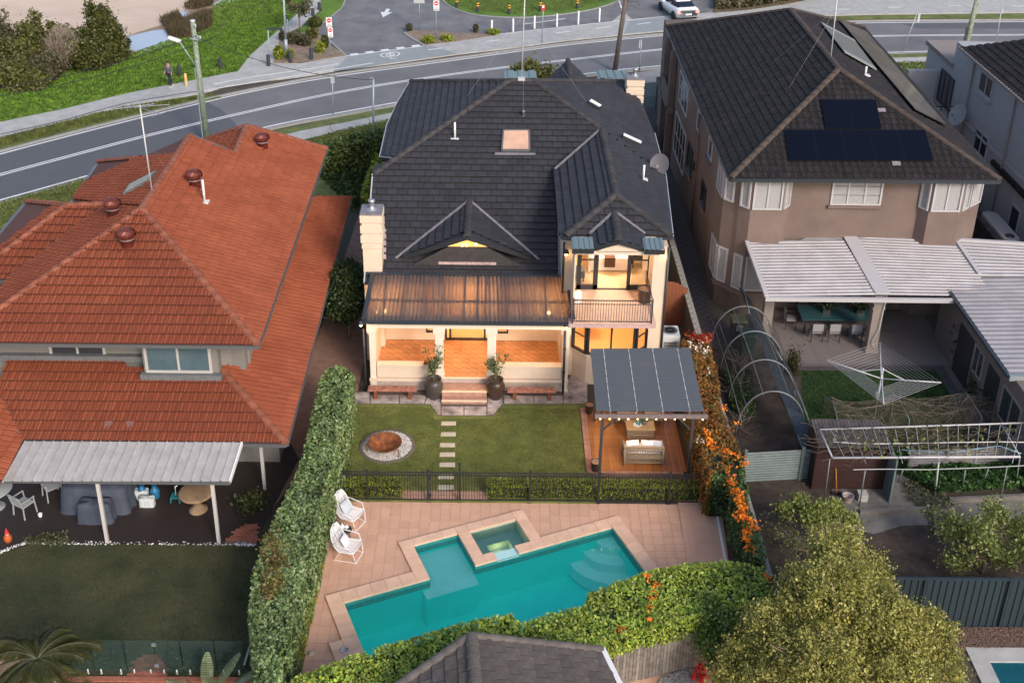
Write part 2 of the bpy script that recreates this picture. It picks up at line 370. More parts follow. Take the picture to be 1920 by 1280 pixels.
def bandmesh(b, W_, w, z, h=.004):
    W_ = [np.array([p[0], p[1]]) for p in W_]; L = []; Rr = []
    for i, p in enumerate(W_):
        d = W_[min(len(W_) - 1, i + 1)] - W_[max(0, i - 1)]; d /= np.linalg.norm(d) + 1e-9; n = np.array([-d[1], d[0]]) * w / 2; L.append(p + n); Rr.append(p - n)
    for i in range(len(W_) - 1):
        b.hexa([(*Rr[i], z - h), (*Rr[i + 1], z - h), (*L[i + 1], z - h), (*L[i], z - h)], [(*Rr[i], z), (*Rr[i + 1], z), (*L[i + 1], z), (*L[i], z)])
def line(px, w, z, m, name, parent, n=6, off=0., h=.004):
    W_ = [G(u, v, z)[:2] for u, v in cr(px, n)]
    if off:
        Q = []
        for i, p in enumerate(W_):
            d = W_[min(len(W_) - 1, i + 1)] - W_[max(0, i - 1)]; d /= np.linalg.norm(d); Q.append(p + np.array([-d[1], d[0]]) * off)
        W_ = Q
    b = B(); bandmesh(b, W_, w, z, h); o = b.obj(name, m, parent); return o
# ================================================================= GROUND, ROAD, PATHS
b = B(); b.box(-320, -5.62, -30, 620, -.5, 0.0); b.box(8.1, 320, -30, 620, -.5, 0.0); b.box(-5.62, 8.1, 30.62, 620, -.5, 0.0); b.box(-5.62, 8.1, -30, 19.2, -.5, 0); b.box(-5.7, 8.2, 19, 30.8, -1.8, -1.7); b.obj('ground', m_ground, kind='structure')
near = [(-140, 412), (0, 374), (165, 328), (330, 281), (504, 236), (640, 210), (747, 191), (930, 161), (1129, 134), (1262, 121), (1450, 107), (1662, 98), (1801, 94.5), (1920, 92), (2100, 90)]
far = [(-140, 325), (0, 285), (180, 238), (370, 191), (500, 163), (640, 138), (850, 110), (1070, 81), (1280, 61), (1450, 49), (1611, 40), (1920, 37.5), (2100, 36)]
nr = [G(u, v + 3.5, .03) for u, v in cr(near)]; fr_ = [G(u, v, .03) for u, v in cr(far)]
road = sheet('road', [p[:2] for p in nr] + [p[:2] for p in fr_[::-1]], .03, m_asph, world=True)
p2 = [(-140, 412), (0, 378), (165, 331), (330, 285), (440, 256), (443, 233), (415, 205), (385, 190), (370, 191), (180, 238), (0, 285), (-140, 325)]
sheet('road_patch', p2, .034, m_asph2, .004, road, None)
sheet('road_patch', [(1690, 45), (1920, 42), (2050, 41), (2050, 53), (1920, 54), (1720, 54)], .034, m_asph2, .004, road, None)
line([(u, v + (1.0 if u < 600 else .5)) for u, v in near], .14, .039, m_line, 'edge_line', road)
cen = [(-140, 366), (0, 327.5), (140, 290), (285, 252), (450, 213), (640, 172), (850, 139), (1060, 113), (1280, 89), (1450, 78), (1636, 68), (1920, 65.5), (2100, 64)]
line(cen, .10, .039, m_line, 'centre_line', road, off=.11); line(cen, .10, .039, m_line, 'centre_line', road, off=-.11)
farl = [(-140, 329), (0, 289), (180, 242), (370, 195), (500, 166), (640, 142), (850, 113.5), (1070, 84), (1280, 64), (1450, 52), (1611, 43.5), (1920, 41), (2100, 40)]
line(farl, .14, .039, m_line, 'edge_line', road)
line(near, .22, .12, m_kerb, 'kerb', road, off=-.35, h=.12)
line(far, .20, .12, m_kerb, 'kerb', road, off=.20, h=.12)
# far footpath and cycleway
ft = [(-140, 262), (0, 229), (120, 204), (235, 176), (370, 149), (447, 134), (560, 119), (640, 106), (720, 95), (806, 85), (910, 68), (1040, 53), (1170, 39), (1243, 32), (1330, 24), (1400, 19), (1480, 6), (1530, -6)]
fb = [(-140, 294), (0, 258), (120, 229), (235, 198), (370, 175), (440, 158), (560, 143), (640, 130), (720, 120), (858, 101), (960, 89), (1066, 75), (1249, 57), (1400, 44), (1554, 29), (1740, 25), (1920, 23), (2100, 22)]
ftw = [G(u, v, .1) for u, v in cr(ft)]; fbw = [G(u, v, .1) for u, v in cr(fb)]
path = sheet('footpath', [p[:2] for p in fbw] + [tuple(G(2100, -25, .1)[:2]), tuple(G(1560, -25, .1)[:2])] + [p[:2] for p in ftw[::-1]], .1, m_conc, .1, world=True)
sheet('cycleway_slab', [(653, 105), (806, 85), (858, 101), (720, 120), (640, 132), (626, 133)], .104, m_conc2, .004, path, None)
sheet('cycleway_slab', [(1180, 40), (1243, 33), (1300, 28), (1310, 45), (1249, 57), (1170, 64)], .104, m_conc2, .004, path, None)
line([(400, 158), (470, 145), (560, 132), (634, 120)], .10, .107, m_line, 'path_line', path, n=4)
line([(380, 170), (470, 156), (560, 141), (700, 118)], .10, .107, m_line, 'path_line', path, n=4)
line([(0, 252), (120, 225), (235, 194), (370, 171)], .12, .107, mat('dark_joint', (.08, .08, .09)), 'path_joint', path, n=4)
for a in [(800, 94.5), (909, 79), (1040, 63), (1116, 54), (1192, 46.5)]: line([(a[0] + 2, a[1] - .5), (a[0] + 28, a[1] - 4)], .12, .108, m_line, 'path_dash', path, n=1)
for a in [(1565, 18), (1665, 14), (1778, 11.5), (1896, 12)]: line([(a[0], a[1]), (a[0] + 28, a[1] - .5)], .12, .105, m_line, 'path_dash', path, n=1)
for k in range(5): x = 657 + k * 28.8; y = 103.2 - k * 4.0; line([(x, y), (x + 15, y - 1.9)], .42, .112, m_line, 'give_way_block', path, n=1)
line([(650, 105), (806, 84.5), (910, 67.5), (1040, 52.5), (1170, 38.5), (1300, 26)], .08, .109, m_line, 'path_line', path, n=4)
# bicycle symbol
bk = B(); c0 = G(740, 104.5, .11)[:2]; c1 = G(724, 106, .11)[:2]; cw = .42; ex = G(738, 103, .11)[:2] - G(722, 105.2, .11)[:2]
def pt(u, v): return G(u, v, .112)[:2]
for c in (pt(723, 103.5), pt(740, 101.5)):
    bandmesh(bk, [c + .32 * np.array([math.cos(t), 1.5 * math.sin(t)]) for t in np.linspace(0, 6.283, 15)], .09, .112)
for q in [[(723, 103.5), (731, 99)], [(731, 99), (734, 107)], [(723, 103.5), (734, 107)], [(734, 107), (740, 101.5)], [(733, 98.5), (740, 101.5)], [(730, 98.5), (733, 97.5)], [(731, 111), (744, 109)], [(733, 107), (732, 111)]]: bandmesh(bk, [pt(*q[0]), pt(*q[1])], .09, .116)
bk.obj('bicycle_symbol', m_line, path)
for (u, v) in [(566, 123), (575, 135), (615, 128), (603, 118.5)]:
    q = B()
    for k in range(4): bandmesh(q, [pt(u - 9 + k * 5, v + 1.2 - k * .8), pt(u - 6 + k * 5, v - .6 - k * .8)], .16, .112)
    q.obj('worn_symbol', m_lineb, path)
sheet('footpath_branch', [(445, 135), (470, 103), (560, 24), (590, -10), (615, -10), (600, 18), (565, 48), (528, 66), (513, 119), (560, 118.5), (500, 127.5)], .106, m_conc, .1)
sheet('beach_sand', [(-500, 215), (-200, 180), (0, 150), (150, 110), (300, 70), (380, 30), (450, -30), (520, -160), (-900, -160)], .06, m_sand)
sheet('park_grass', [(-200, 284), (0, 230), (120, 205), (235, 177), (370, 150), (447, 135), (472, 102), (560, 23), (588, -12), (640, -60), (440, -60), (400, 12), (330, 72), (246, 101), (160, 123), (60, 150), (0, 168), (-200, 215)], .09, m_park)
sheet('dry_grass_bank', [(372, 62), (400, 40), (440, -10), (575, -10), (520, 18), (470, 35), (420, 58)], .094, m_dry, .05)
sheet('creek_bank', [(222, 74), (260, 60), (300, 48), (345, 20), (380, -20), (470, -20), (420, 20), (400, 50), (340, 78), (262, 104), (235, 96)], .095, m_wet, .05)
m_water = mat('creek_water', (.03, .035, .04), .04, metal=0, spec=1.0, bump=.04, bscale=2)
wp = mat('still_water', (.40, .45, .52), .03, spec=1.)
for w in ([(227, 75), (250, 66), (290, 57), (309, 55), (318, 70), (334, 78), (300, 90), (264, 99), (240, 92), (246, 85)], [(329, 41), (338, 24), (352, 19), (354, 24), (345, 36), (332, 42)], [(398, 8), (420, -2), (470, -8), (450, 2), (405, 9)]):
    sheet('creek', w, .1, wp, .03)
# parking area, island, beds
lot = sheet('parking_lot', [(597, 62), (596, 48), (640, 14), (650, -12), (1420, -30), (1440, 8), (1330, 23), (1243, 31), (1170, 38), (1040, 52), (910, 67), (806, 84), (650, 104.5), (610, 75)], .07, m_asph3)
line([(u, v) for u, v in [(606, 65), (622, 80), (649, 104)]], .16, .12, m_kerb, 'kerb', lot, n=3, h=.08)
line([(596, 50), (618, 32), (640, 14), (650, -8)], .16, .12, m_kerb, 'kerb', lot, n=3, h=.08)
isl = [(826, -12), (832, 2), (845, 12), (870, 22), (905, 29), (960, 32), (1010, 31), (1080, 23), (1130, 12), (1170, -4), (1180, -14)]
sheet('grass_island', isl, .12, m_park, .08)
line(isl, .14, .13, m_kerb, 'kerb', lot, n=4, h=.09)
sheet('dirt_bed', [(759, 62), (772, 57), (801, 57), (860, 62), (912, 64), (932, 66), (860, 77), (806, 84), (780, 76)], .12, m_mulch, .08)
line([(759, 61), (766, 67), (788, 80), (800, 86)], .2, .15, m_kerb, 'kerb', lot, n=3, h=.09)
sheet('dirt_bed', [(512, 119), (527, 66), (552, 58), (596, 62), (612, 78), (648, 104), (618, 108.5), (560, 115)], .12, m_mulch, .08)
sheet('grass_strip', [(552, 60), (596, 62), (596, 49), (640, 15), (650, -12), (600, -12), (603, 20), (570, 48)], .125, m_park, .08)
ar = B(); a0 = G(718, 33, .078)[:2]; a1 = G(728, 17, .078)[:2]; d = (a1 - a0); dn = d / np.linalg.norm(d); nn_ = np.array([-dn[1], dn[0]])
hd = a0 + dn * 1.5
ar.prism([tuple(a0), tuple(hd - nn_ * .45), tuple(hd + nn_ * .45)][::1], .07, .078) ; bandmesh(ar, [hd, a1], .3, .078); ar.obj('direction_arrow', m_line, lot)
line([(980, 45.5), (1018, 41), (1060, 35)], .12, .078, m_line, 'bay_line', lot, n=2); line([(1158, -8), (1168, 24)], .12, .078, m_line, 'bay_line', lot, n=1)
sheet('traffic_island', [(1148, 40), (1170, 22), (1184, 36)], .12, m_conc, .1)
sheet('bush_floor', [(1338, 24), (1342, -10), (1560, -14), (1530, -4), (1480, 7), (1400, 19)], .13, mat('leaf_litter', (.12, .085, .05), .95, .4, 1.5), .1)
# verges
sheet('verge', [(-140, 292), (0, 262), (120, 233), (235, 203), (370, 179), (405, 178), (415, 182), (370, 190), (180, 236), (0, 281), (-140, 320)], .11, m_verge, .1)
sheet('verge', [(1540, 31), (1740, 27.5), (1920, 25), (2100, 24), (2100, 32), (1920, 33), (1740, 32.5), (1580, 35)], .11, m_verge, .1)
sheet('verge', [(-200, 436), (0, 381), (165, 334), (300, 297), (460, 253), (480, 330), (0, 470), (-200, 540)], .11, m_verge, .1)
sheet('verge', [(505, 247), (640, 219), (760, 196), (800, 215), (720, 262), (700, 330), (640, 400), (560, 420), (500, 300)], .11, m_verge, .1)
fp = sheet('footpath', [(505, 262), (560, 246), (640, 231), (756, 207), (756, 219), (640, 245), (575, 260), (510, 282)], .115, m_conc, .1)
for a, c in [((618, 236), (624, 249)), ((690, 221), (696, 233))]: line([a, c], .03, .119, mat('dark_joint', (.08, .08, .09)), 'path_joint', fp, n=1)
sheet('verge', [(1640, 107), (1662, 101.5), (1801, 98), (2000, 94), (2000, 100), (1801, 105), (1665, 109)], .11, m_verge, .1)
sheet('footpath', [(1640, 110), (1665, 109), (1801, 105), (2000, 100), (2000, 112), (1800, 115), (1680, 117)], .112, m_conc, .1)
sheet('front_lawn', [(1660, 119), (1800, 115), (1800, 180), (1720, 190), (1700, 160)], .11, mat('front_lawn_soil', (.07, .12, .025), .95, .3, 1.2, bump=1), .1)
sheet('driveway', [(1195, 136), (1262, 127), (1300, 126), (1300, 175), (1200, 182), (1190, 160)], .1, mat('drive_concrete', (.30, .29, .28), .9, .15, .6), .1)
sheet('driveway', [(800, 215), (800, 187), (1190, 142), (1200, 182)], .1, m_conc, .1)
# ================================================================= GARDEN GROUND SHEETS (world metres)
ZL = .06
lawn = sheet('lawn', [(-5.45, 31.1), (-5.45, 36.5), (3.35, 36.5), (3.35, 30.6), (-5.45, 30.6)], ZL, m_lawn, .06, world=True)
sheet('neighbour_lawn', [(-18, 18), (-6.3, 18), (-6.6, 29.6), (-18, 29.6)], .02, m_lawn2, .05, world=True)
sheet('side_passage_bricks', [(-7.6, 29), (-6.8, 55), (-5.1, 55), (-5.2, 36)], .03, mat('brick_paving', (.24, .14, .11), .9, .2, 3), .05, world=True)
sheet('planting_soil', [(-7.4, 18), (-5.45, 18), (-5.5, 36.3), (-7.3, 36.3)], .015, m_soil, .05, world=True)
# ================================================================= MATERIALS, BUILDINGS
m_btile = mat('slate_tile', (.042, .042, .049), .75, .12, 1.2, island=.13, bump=.4, bscale=50, spec=.3)
m_bcap = mat('slate_cap', (.042, .038, .039), .8, .25, 5, island=.2, bump=.3)
m_cream = mat('cream_render', (.66, .54, .43), .85, .05, 2.0, bump=.15, bscale=60)
m_creamw = mat('cream_trim', (.72, .64, .54), .7, .04, 3)
m_dkframe = mat('dark_frame', (.025, .028, .034), .4)
m_gutter = mat('charcoal_metal', (.045, .055, .068), .35, metal=.3)
m_gutter2 = mat('grey_gutter', (.16, .17, .18), .4, metal=.4)
m_lead = mat('lead_flashing', (.24, .22, .235), .6, .3, 9, metal=.2)
m_pinkflash = mat('pink_flashing', (.42, .30, .30), .8, .35, 12)
m_terra = mat('terracotta_floor', (.46, .20, .085), .55, .35, 5, island=.14)
m_step = mat('step_tile', (.46, .26, .19), .6, .25, 6, island=.1)
m_nose = mat('step_nosing', (.72, .58, .44), .6)
m_white = mat('white_paint', (.78, .78, .78), .5)
m_whitep = mat('white_pvc', (.70, .70, .70), .5)
m_timber = mat('red_timber', (.20, .065, .030), .6, .4, 14, bump=.3)
m_glass = mat('window_glass', (.02, .025, .03), .05, spec=.8, trans=.80)
m_glassd = mat('dark_glass', (.035, .045, .055), .06, spec=.9)
m_roomw = mat('room_wall', (.80, .60, .36), .9)
m_roomf = mat('room_carpet', (.72, .55, .36), .95)
m_bulb = mat('lit_bulb', (1, .8, .5), .5, emit=(1, .62, .22), es=14)
m_bulbs = mat('lit_bulb_small', (1, .8, .5), .5, emit=(1, .60, .20), es=6)
m_metal = mat('galvanised', (.45, .46, .47), .4, metal=.7)
m_lightm = mat('pale_metal', (.50, .52, .54), .5, metal=.2)
def plane3(a, b, c):
    a, b, c = map(lambda p: np.array(p, float), (a, b, c)); n = np.cross(b - a, c - a); n /= np.linalg.norm(n)
    return (a, -n if n[2] < 0 else n)
def gutter(bd, pts, w=.13, h=.12):
    for a, c in zip(pts[:-1], pts[1:]): bd.bar(a, c, w, h)
def window(parent, p0, ux, w, z0, z1, mf, mg, nx=1, ny=1, fr=.06, depth=.06, name='window', out=None, slats=None, slatn=14, sill=None, label=None):
    """a framed window on a wall: p0 lower corner, ux along the wall, out = outward normal"""
    u = Vector((ux[0], ux[1], 0)).normalized(); o = Vector((out[0], out[1], 0)).normalized() if out is not None else Vector((u.y, -u.x, 0)); p0 = Vector((p0[0], p0[1], 0))
    def P(a, z, d): q = p0 + u * a + o * d; return (q.x, q.y, z)
    b = B()
    def bx(a0, a1, c0, c1, d0, d1, bb): bb.hexa([P(a0, c0, d0), P(a1, c0, d0), P(a1, c0, d1), P(a0, c0, d1)], [P(a0, c1, d0), P(a1, c1, d0), P(a1, c1, d1), P(a0, c1, d1)])
    bx(0, w, z1 - fr, z1, -.02, depth, b); bx(0, w, z0, z0 + fr, -.02, depth, b); bx(0, fr, z0 + fr, z1 - fr, -.02, depth, b); bx(w - fr, w, z0 + fr, z1 - fr, -.02, depth, b)
    for i in range(1, nx): a = w * i / nx; bx(a - fr * .4, a + fr * .4, z0 + fr, z1 - fr, -.01, depth * .8, b)
    for i in range(1, ny): c = z0 + (z1 - z0) * i / ny; bx(fr, w - fr, c - .015, c + .015, .0, depth * .7, b)
    fo = b.obj(name, mf, parent)
    if label: fo['label'] = label
    if slats is not None:
        s = B(); n = slatn
        for i in range(n):
            c = z0 + fr + (z1 - z0 - 2 * fr) * (i + .5) / n; hh = (z1 - z0 - 2 * fr) / n
            s.hexa([P(fr, c - hh * .55, .012), P(w - fr, c - hh * .55, .012), P(w - fr, c - hh * .35, .0), P(fr, c - hh * .35, .0)], [P(fr, c + hh * .3, .002), P(w - fr, c + hh * .3, .002), P(w - fr, c + hh * .45, -.01), P(fr, c + hh * .45, -.01)])
        s.obj('blind_slats', slats, fo, kind='stuff')
    g = B(); bx(fr, w - fr, z0 + fr, z1 - fr, .018, .024, g); g.obj('pane', mg, fo)
    if sill is not None:
        s = B(); bx(-.08, w + .08, z0 - .1, z0 - .003, 0, .16, s); s.obj('sill', sill, fo)
    return fo
# ================================================================= MAIN HOUSE
house = thing('house', 'large cream rendered house with charcoal tiled hip roof, lit veranda and balcony behind the pool', 'house', (0.6, 37, 0))
NP = ((0, 38.85, 3.72), (0, -.45, 1)); N = lambda u, v: PL(u, v, NP)
ap1, ap2, K = N(955, 152), N(1000, 152), N(1128, 243); zK = K[2]; K2 = G(1155, 365, zK); hipL = N(700, 327)
LP = ((ap1), (-(ap1[2] - hipL[2]) / (ap1[0] - hipL[0]), 0, 1)); LL = lambda u, v: PL(u, v, LP)
RP = (ap2, ((ap2[2] - K[2]) / (K[0] - ap2[0]), 0, 1)); E1 = PL(1245, 330, RP); E2 = PL(1258, 443, RP); E3 = G(1060, 443, E2[2]); WRP = RP; WLP = plane3(K, K2, E3); WFP = plane3(K2, E2, E3)
roof_u = B(); rest = B(); key = 'main'; X_ = (1, 0, 0); Y_ = (0, 1, 0); tk = dict(kind='flat', w=.33, c=.40, lift=.035)
def rp(pl, polys, eave): return roof_plane('main', pl, polys, 'flat', .42, .34, .075, rest, eave, .5, roof_u)
rp(NP, [[N(683, 531), N(1047, 531), N(1040, 318), hipL], [hipL, N(1040, 318), K, ap2, ap1]], X_)
rp(LP, [[LL(955, 152), LL(771, 153), LL(749, 190), LL(728, 235), LL(715, 294), LL(746, 295)], [LL(749, 294), LL(704, 312), LL(700, 330)]], Y_)
RR = lambda u, v: PL(u, v, RP)
rp(RP, [[RR(1000, 152), RR(1190, 153), RR(1197, 185), K], [K, RR(1197, 185), RR(1224, 250), E1]], Y_)
WR = lambda u, v: PL(u, v, WRP); WL = lambda u, v: PL(u, v, WLP); WF = lambda u, v: PL(u, v, WFP)
rp(WRP, [[K, K2, E2, WR(1245, 330)]], Y_); rp(WLP, [[K, K2, E3, WL(1048, 440), WL(1040, 320)]], Y_)
zg = WF(1152, 399)[2]; gB = WF(1152, 399); gF = G(1160, 451, zg)
rp(WFP, [[K2, E2, gB], [K2, gB, E3], [gB, WF(1208, 441), E2], [gB, E3, WF(1105, 441)]], X_)
gl = plane3(gB, gF, WF(1105, 441)); gr = plane3(gB, gF, WF(1209, 441))
rp(gl, [[gB, gF, PL(1113, 464, gl), PL(1105, 441, gl)]], Y_); rp(gr, [[gB, gF, PL(1207, 465, gr), PL(1209, 441, gr)]], Y_)
# back slopes of the hip roof (seen only from the street side)
bl, br_ = LL(771, 153), RR(1190, 153); 
far_p = plane3(ap1 * .5 + ap2 * .5, bl, br_)
rp(far_p, [[ap1 + [0, .02, 0], ap2 + [0, .02, 0], br_, bl]], X_)
# dormer gable over the living room
dB = N(880, 378); zd = dB[2]; dF = G(876, 444, zd); dl = plane3(dB, dF, N(742, 487)); dr = plane3(dB, dF, N(1010, 489))
rp(dl, [[dB, dF, PL(757, 481, dl), N(742, 487)]], Y_); rp(dr, [[dB, dF, PL(996, 483, dr), N(1010, 489)]], Y_)
roof = roof_u.obj('roof', mat('roof_lining', (.03, .03, .035)), house)
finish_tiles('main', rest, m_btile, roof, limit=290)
dk = m_bcap
for a, c in [(hipL, ap1), (K, ap2), (ap1, ap2), (K2, K), (E3, K2), (E2, K2), (gF, gB), (dF, dB), (bl, ap1), (br_, ap2)]: ridge(a, c, dk, roof, r=.14, L=.42)
# valleys and flashings
b = B()
for a, c in [(K, WL(1040, 320)), (gB, WF(1105, 441)), (gB, WF(1209, 441)), (dB, N(742, 487)), (dB, N(1010, 489))]: b.bar(np.array(a) + [0, -.02, .085], np.array(c) + [0, -.03, .09], .11, .03)
b.obj('valley_flashing', m_lead, roof)
b = B(); b.hexa(*[[tuple(N(u, v) + [0, 0, z]) for u, v in [(1044, 322), (1052, 322), (1058, 536), (1047, 531)]] for z in (.05, .075)]); b.obj('wall_flashing', m_lead, roof)
b = B(); q = [N(688, 488), N(724, 488), N(724, 432), N(714, 432), N(714, 478), N(688, 478)]; b.hexa([tuple(p + [0, 0, .045]) for p in q], [tuple(p + [0, 0, .06]) for p in q]); b.obj('chimney_flashing', m_pinkflash, roof)
# gutters
b = B()
for pts in [[LL(771, 153), LL(749, 190), LL(728, 235), LL(715, 294), LL(744, 297)], [LL(704, 312), LL(700, 330)], [RR(1190, 153), RR(1197, 185), RR(1224, 250), E1, E2], [E2, E2 * [1, 1, 1] + [-.35, -.02, 0]], [E3 + [.3, -.02, 0], E3 + [-.1, -.02, 0], WL(1040, 320)]]:
    b = B(); gutter(b, [np.array(p) + [0, 0, -.06] for p in pts]); b.obj('gutter', m_gutter, house)
b = B(); pts = [RR(1224, 250), E1, E2]
for p, q in zip(pts[:-1], pts[1:]): b.bar(np.array(p) + [.09, 0, .01], np.array(q) + [.09, 0, .01], .03)
pts = [LL(771, 153), LL(749, 190), LL(728, 235), LL(715, 294), LL(744, 297)]
for p, q in zip(pts[:-1], pts[1:]): b.bar(np.array(p) + [-.08, 0, .01], np.array(q) + [-.08, 0, .01], .03)
b.bar(N(683, 531) + [0, 0, .02], hipL + [-.03, 0, 0], .05, .12)
b.obj('gutter_lip', m_lightm, house)
# walls
b = B(); b.box(-4.55, 5.9, 43.9, 57.5, 0, 5.3); b.box(-4.55, 2.45, 43.2, 43.9, 0, 5.0); b.box(-4.75, -4.55, 39.8, 43.2, 0, 3.9); b.box(5.9, 6.25, 44, 52, 0, 5.6)
b.obj('wall', m_cream, house)
# ---- veranda
VX0, VX1, VY0, VY1, VZ = -4.72, 2.72, 37.0, 39.72, .62
b = B(); b.box(VX0, VX1, VY0 + .02, VY1, 0, VZ - .03); b.obj('veranda_base', mat('base_render', (.45, .37, .32), .9, .15, 3), house)
vf = B(); vf.box(VX0 + .02, VX1 - .02, VY0 + .03, VY1, VZ - .03, VZ - .012); vf = vf.obj('veranda_floor', mat('grout', (.30, .15, .08)), house)
tb = B(); tb.box(.004, .326, .004, .326, -.012, .006); tme = mesh_of(tb, 'floor_tile', m_terra)
for i in range(22):
    for j in range(8): inst('floor_tile', tme, Matrix.Translation((VX0 + .1 + i * .33, VY0 + .06 + j * .33, VZ + random.uniform(-.001, .002))), vf)
xs = [AY(u, 700, 37.0)[0] for u in (815, 833, 912, 930)]; sx0, sx1 = AY(830, 720, 37.)[0], AY(913, 720, 37.)[0]
b = B()
for a, c in ((VX0 + .28, xs[0]), (xs[3], VX1 - .26)): b.box(a, c, 37.02, 37.26, VZ, 1.12); b.box(a - .0, c, 36.98, 37.30, 1.12, 1.17)
for a, c in ((VX0, xs[0] + .1), (xs[3] - .1, VX1)): b.box(a, c, 36.93, 37.02, .50, .60)
b.box(VX0, VX0 + .22, 37.26, VY1, VZ, 2.8); b.box(VX1 - .2, VX1, 37.26, VY1, VZ, 2.8)
b.obj('veranda_parapet', m_cream, house)
for (a, c) in ((VX0, VX0 + .28), (xs[0], xs[1]), (xs[2], xs[3]), (VX1 - .28, VX1)):
    q = B(); q.box(a + .03, c - .03, 37.0, 37.26, VZ if a > VX0 + .1 and c < VX1 - .1 else 0, 2.52); q.box(a - .01, c + .01, 36.96, 37.30, 2.52, 2.60); q.box(a - .04, c + .04, 36.93, 37.33, 2.60, 2.81); q.box(a, c, 36.96, 37.30, VZ if a > VX0 + .1 and c < VX1 - .1 else 0, (VZ if a > VX0 + .1 and c < VX1 - .1 else 0) + .16)
    q.obj('column', m_creamw, house, bevel=.01)
b = B(); b.box(VX0 - .03, VX1 + .02, 36.93, 37.3, 2.813, 3.16); b.obj('beam', m_creamw, house)
# steps
yS = [37.0, G(870, 733.7, .42)[1], G(870, 751.3, .21)[1], G(870, 759.7, 0)[1]]
for k, (z, y0, y1) in enumerate(((.415, yS[1], 37.02), (.205, yS[2], yS[1] + .0), )):
    b = B(); b.box(sx0, sx1, y0, y1, 0, z); b.obj('step', m_step, house)
    b = B(); b.box(sx0 - .01, sx1 + .01, y0 - .02, y0 + .05, z - .03, z + .012); b.obj('step_nosing', m_nose, house)
b = B(); b.box(sx0, sx1, yS[3], yS[2], 0, .035); b.obj('step', m_step, house)
b = B(); b.box(sx0, sx1, 36.99, 37.06, VZ - .02, VZ + .016); b.obj('step_nosing', m_nose, house)
# back wall with doors
b = B(); dx0, dx1 = AY(846, 625, VY1)[0], AY(907, 625, VY1)[0]
wx = [AY(u, 625, VY1)[0] for u in (799, 815, 931, 953)]
for a, c in ((VX0 + .22, wx[0]), (wx[1], dx0 - .25), (dx1 + .25, wx[2]), (wx[3], VX1 - .2)): b.box(a, c, VY1, VY1 + .2, VZ, 3.62)
b.box(VX0 + .22, VX1 - .2, VY1, VY1 + .2, 3.15, 3.7); b.box(wx[0], wx[1], VY1, VY1 + .2, VZ, .95); b.box(wx[2], wx[3], VY1, VY1 + .2, VZ, .95)
b.obj('veranda_back_wall', m_cream, house)
d = B()
for a in (dx0 - .25, dx0 - .08, dx1 - .0, dx1 + .17): d.box(a, a + .08, VY1 + .02, VY1 + .12, VZ, 3.15)
d.box(dx0 - .17, dx1 + .25, VY1 + .02, VY1 + .12, VZ, VZ + .05); d = d.obj('veranda_door', m_dkframe, house)
q = B(); q.box(dx0, dx1, VY1 + .06, VY1 + .07, VZ + .05, 3.15); q.obj('pane', m_glass, d)
window(house, (wx[0], VY1 + .05), (1, 0), wx[1] - wx[0], .95, 3.1, m_dkframe, m_glass, 1, 2, out=(0, -1)); window(house, (wx[2], VY1 + .05), (1, 0), wx[3] - wx[2], .95, 3.1, m_dkframe, m_glass, 1, 2, out=(0, -1))
def room(x0, x1, y0, y1, z0, z1, name, open_front=True, mw=None):
    b = B(); t = .1
    b.box(x0 - t, x0, y0, y1, z0, z1); b.box(x1, x1 + t, y0, y1, z0, z1); b.box(x0 - t, x1 + t, y1, y1 + t, z0, z1)
    b.box(x0 - t, x1 + t, y0, y1 + t, z1, z1 + t); b.obj(name + '_wall', mw or m_roomw, house)
    f = B(); f.box(x0 - t, x1 + t, y0, y1 + t, z0 - t, z0); f.obj(name + '_floor', m_roomf, house)
room(-3.3, 2.2, VY1 + .21, 43.0, VZ, 3.4, 'living_room')
lamp('room_light', (-.6, 41.2, 2.9), 200, r=.2, parent=house)
# translucent corrugated roof and its frame
m_poly = mat('tinted_polycarbonate', (.10, .115, .14), .25, trans=.40, alpha=(.85, .83, .82), spec=.6)
_t = m_poly.node_tree; _x = _t.nodes.new('ShaderNodeBsdfTranslucent'); _x.inputs[0].default_value = (.70, .48, .34, 1); _m = _t.nodes.new('ShaderNodeMixShader'); _m.inputs[0].default_value = .36; _pb = _t.nodes['Principled BSDF']; _mx = _pb.outputs[0].links[0].to_node; _t.links.new(_pb.outputs[0], _m.inputs[1]); _t.links.new(_x.outputs[0], _m.inputs[2]); _t.links.new(_m.outputs[0], _mx.inputs[1])
vz = lambda y: 3.20 + (y - 36.8) * .36
corr((VX0 - .12, 36.78, vz(36.78)), (VX1 + .12, 36.78, vz(36.78)), (VX1 - .1, 38.88, vz(38.88)), (VX0 + .02, 38.88, vz(38.88)), .15, .045, m_poly, 'veranda_roof', house)
b = B()
for u in (722, 756, 797, 832, 872, 894, 909, 937, 948, 984, 1023):
    x = AY(u, 560, 38)[0]; b.bar((x, 36.95, vz(36.95) - .09), (x, 38.85, vz(38.85) - .09), .06, .10)
b.box(VX0, VX1 - .05, 37.72, 37.78, vz(37.75) - .10, vz(37.75) - .03); b.obj('roof_rafter', m_gutter, house)
b = B(); gutter(b, [(VX0 - .15, 36.74, 3.17), (VX1 + .15, 36.74, 3.17)], .13, .1); b.bar((VX0 - .1, 36.78, 3.26), (VX0 + .03, 38.9, vz(38.9) + .05), .16, .05); b.bar((VX1 + .12, 36.78, 3.26), (VX1 - .1, 38.9, vz(38.9) + .05), .12, .04); b.bar((VX0, 38.9, vz(38.9) + .05), (VX1 - .1, 38.9, vz(38.9) + .05), .09, .04)
b.obj('veranda_gutter', m_gutter, house)
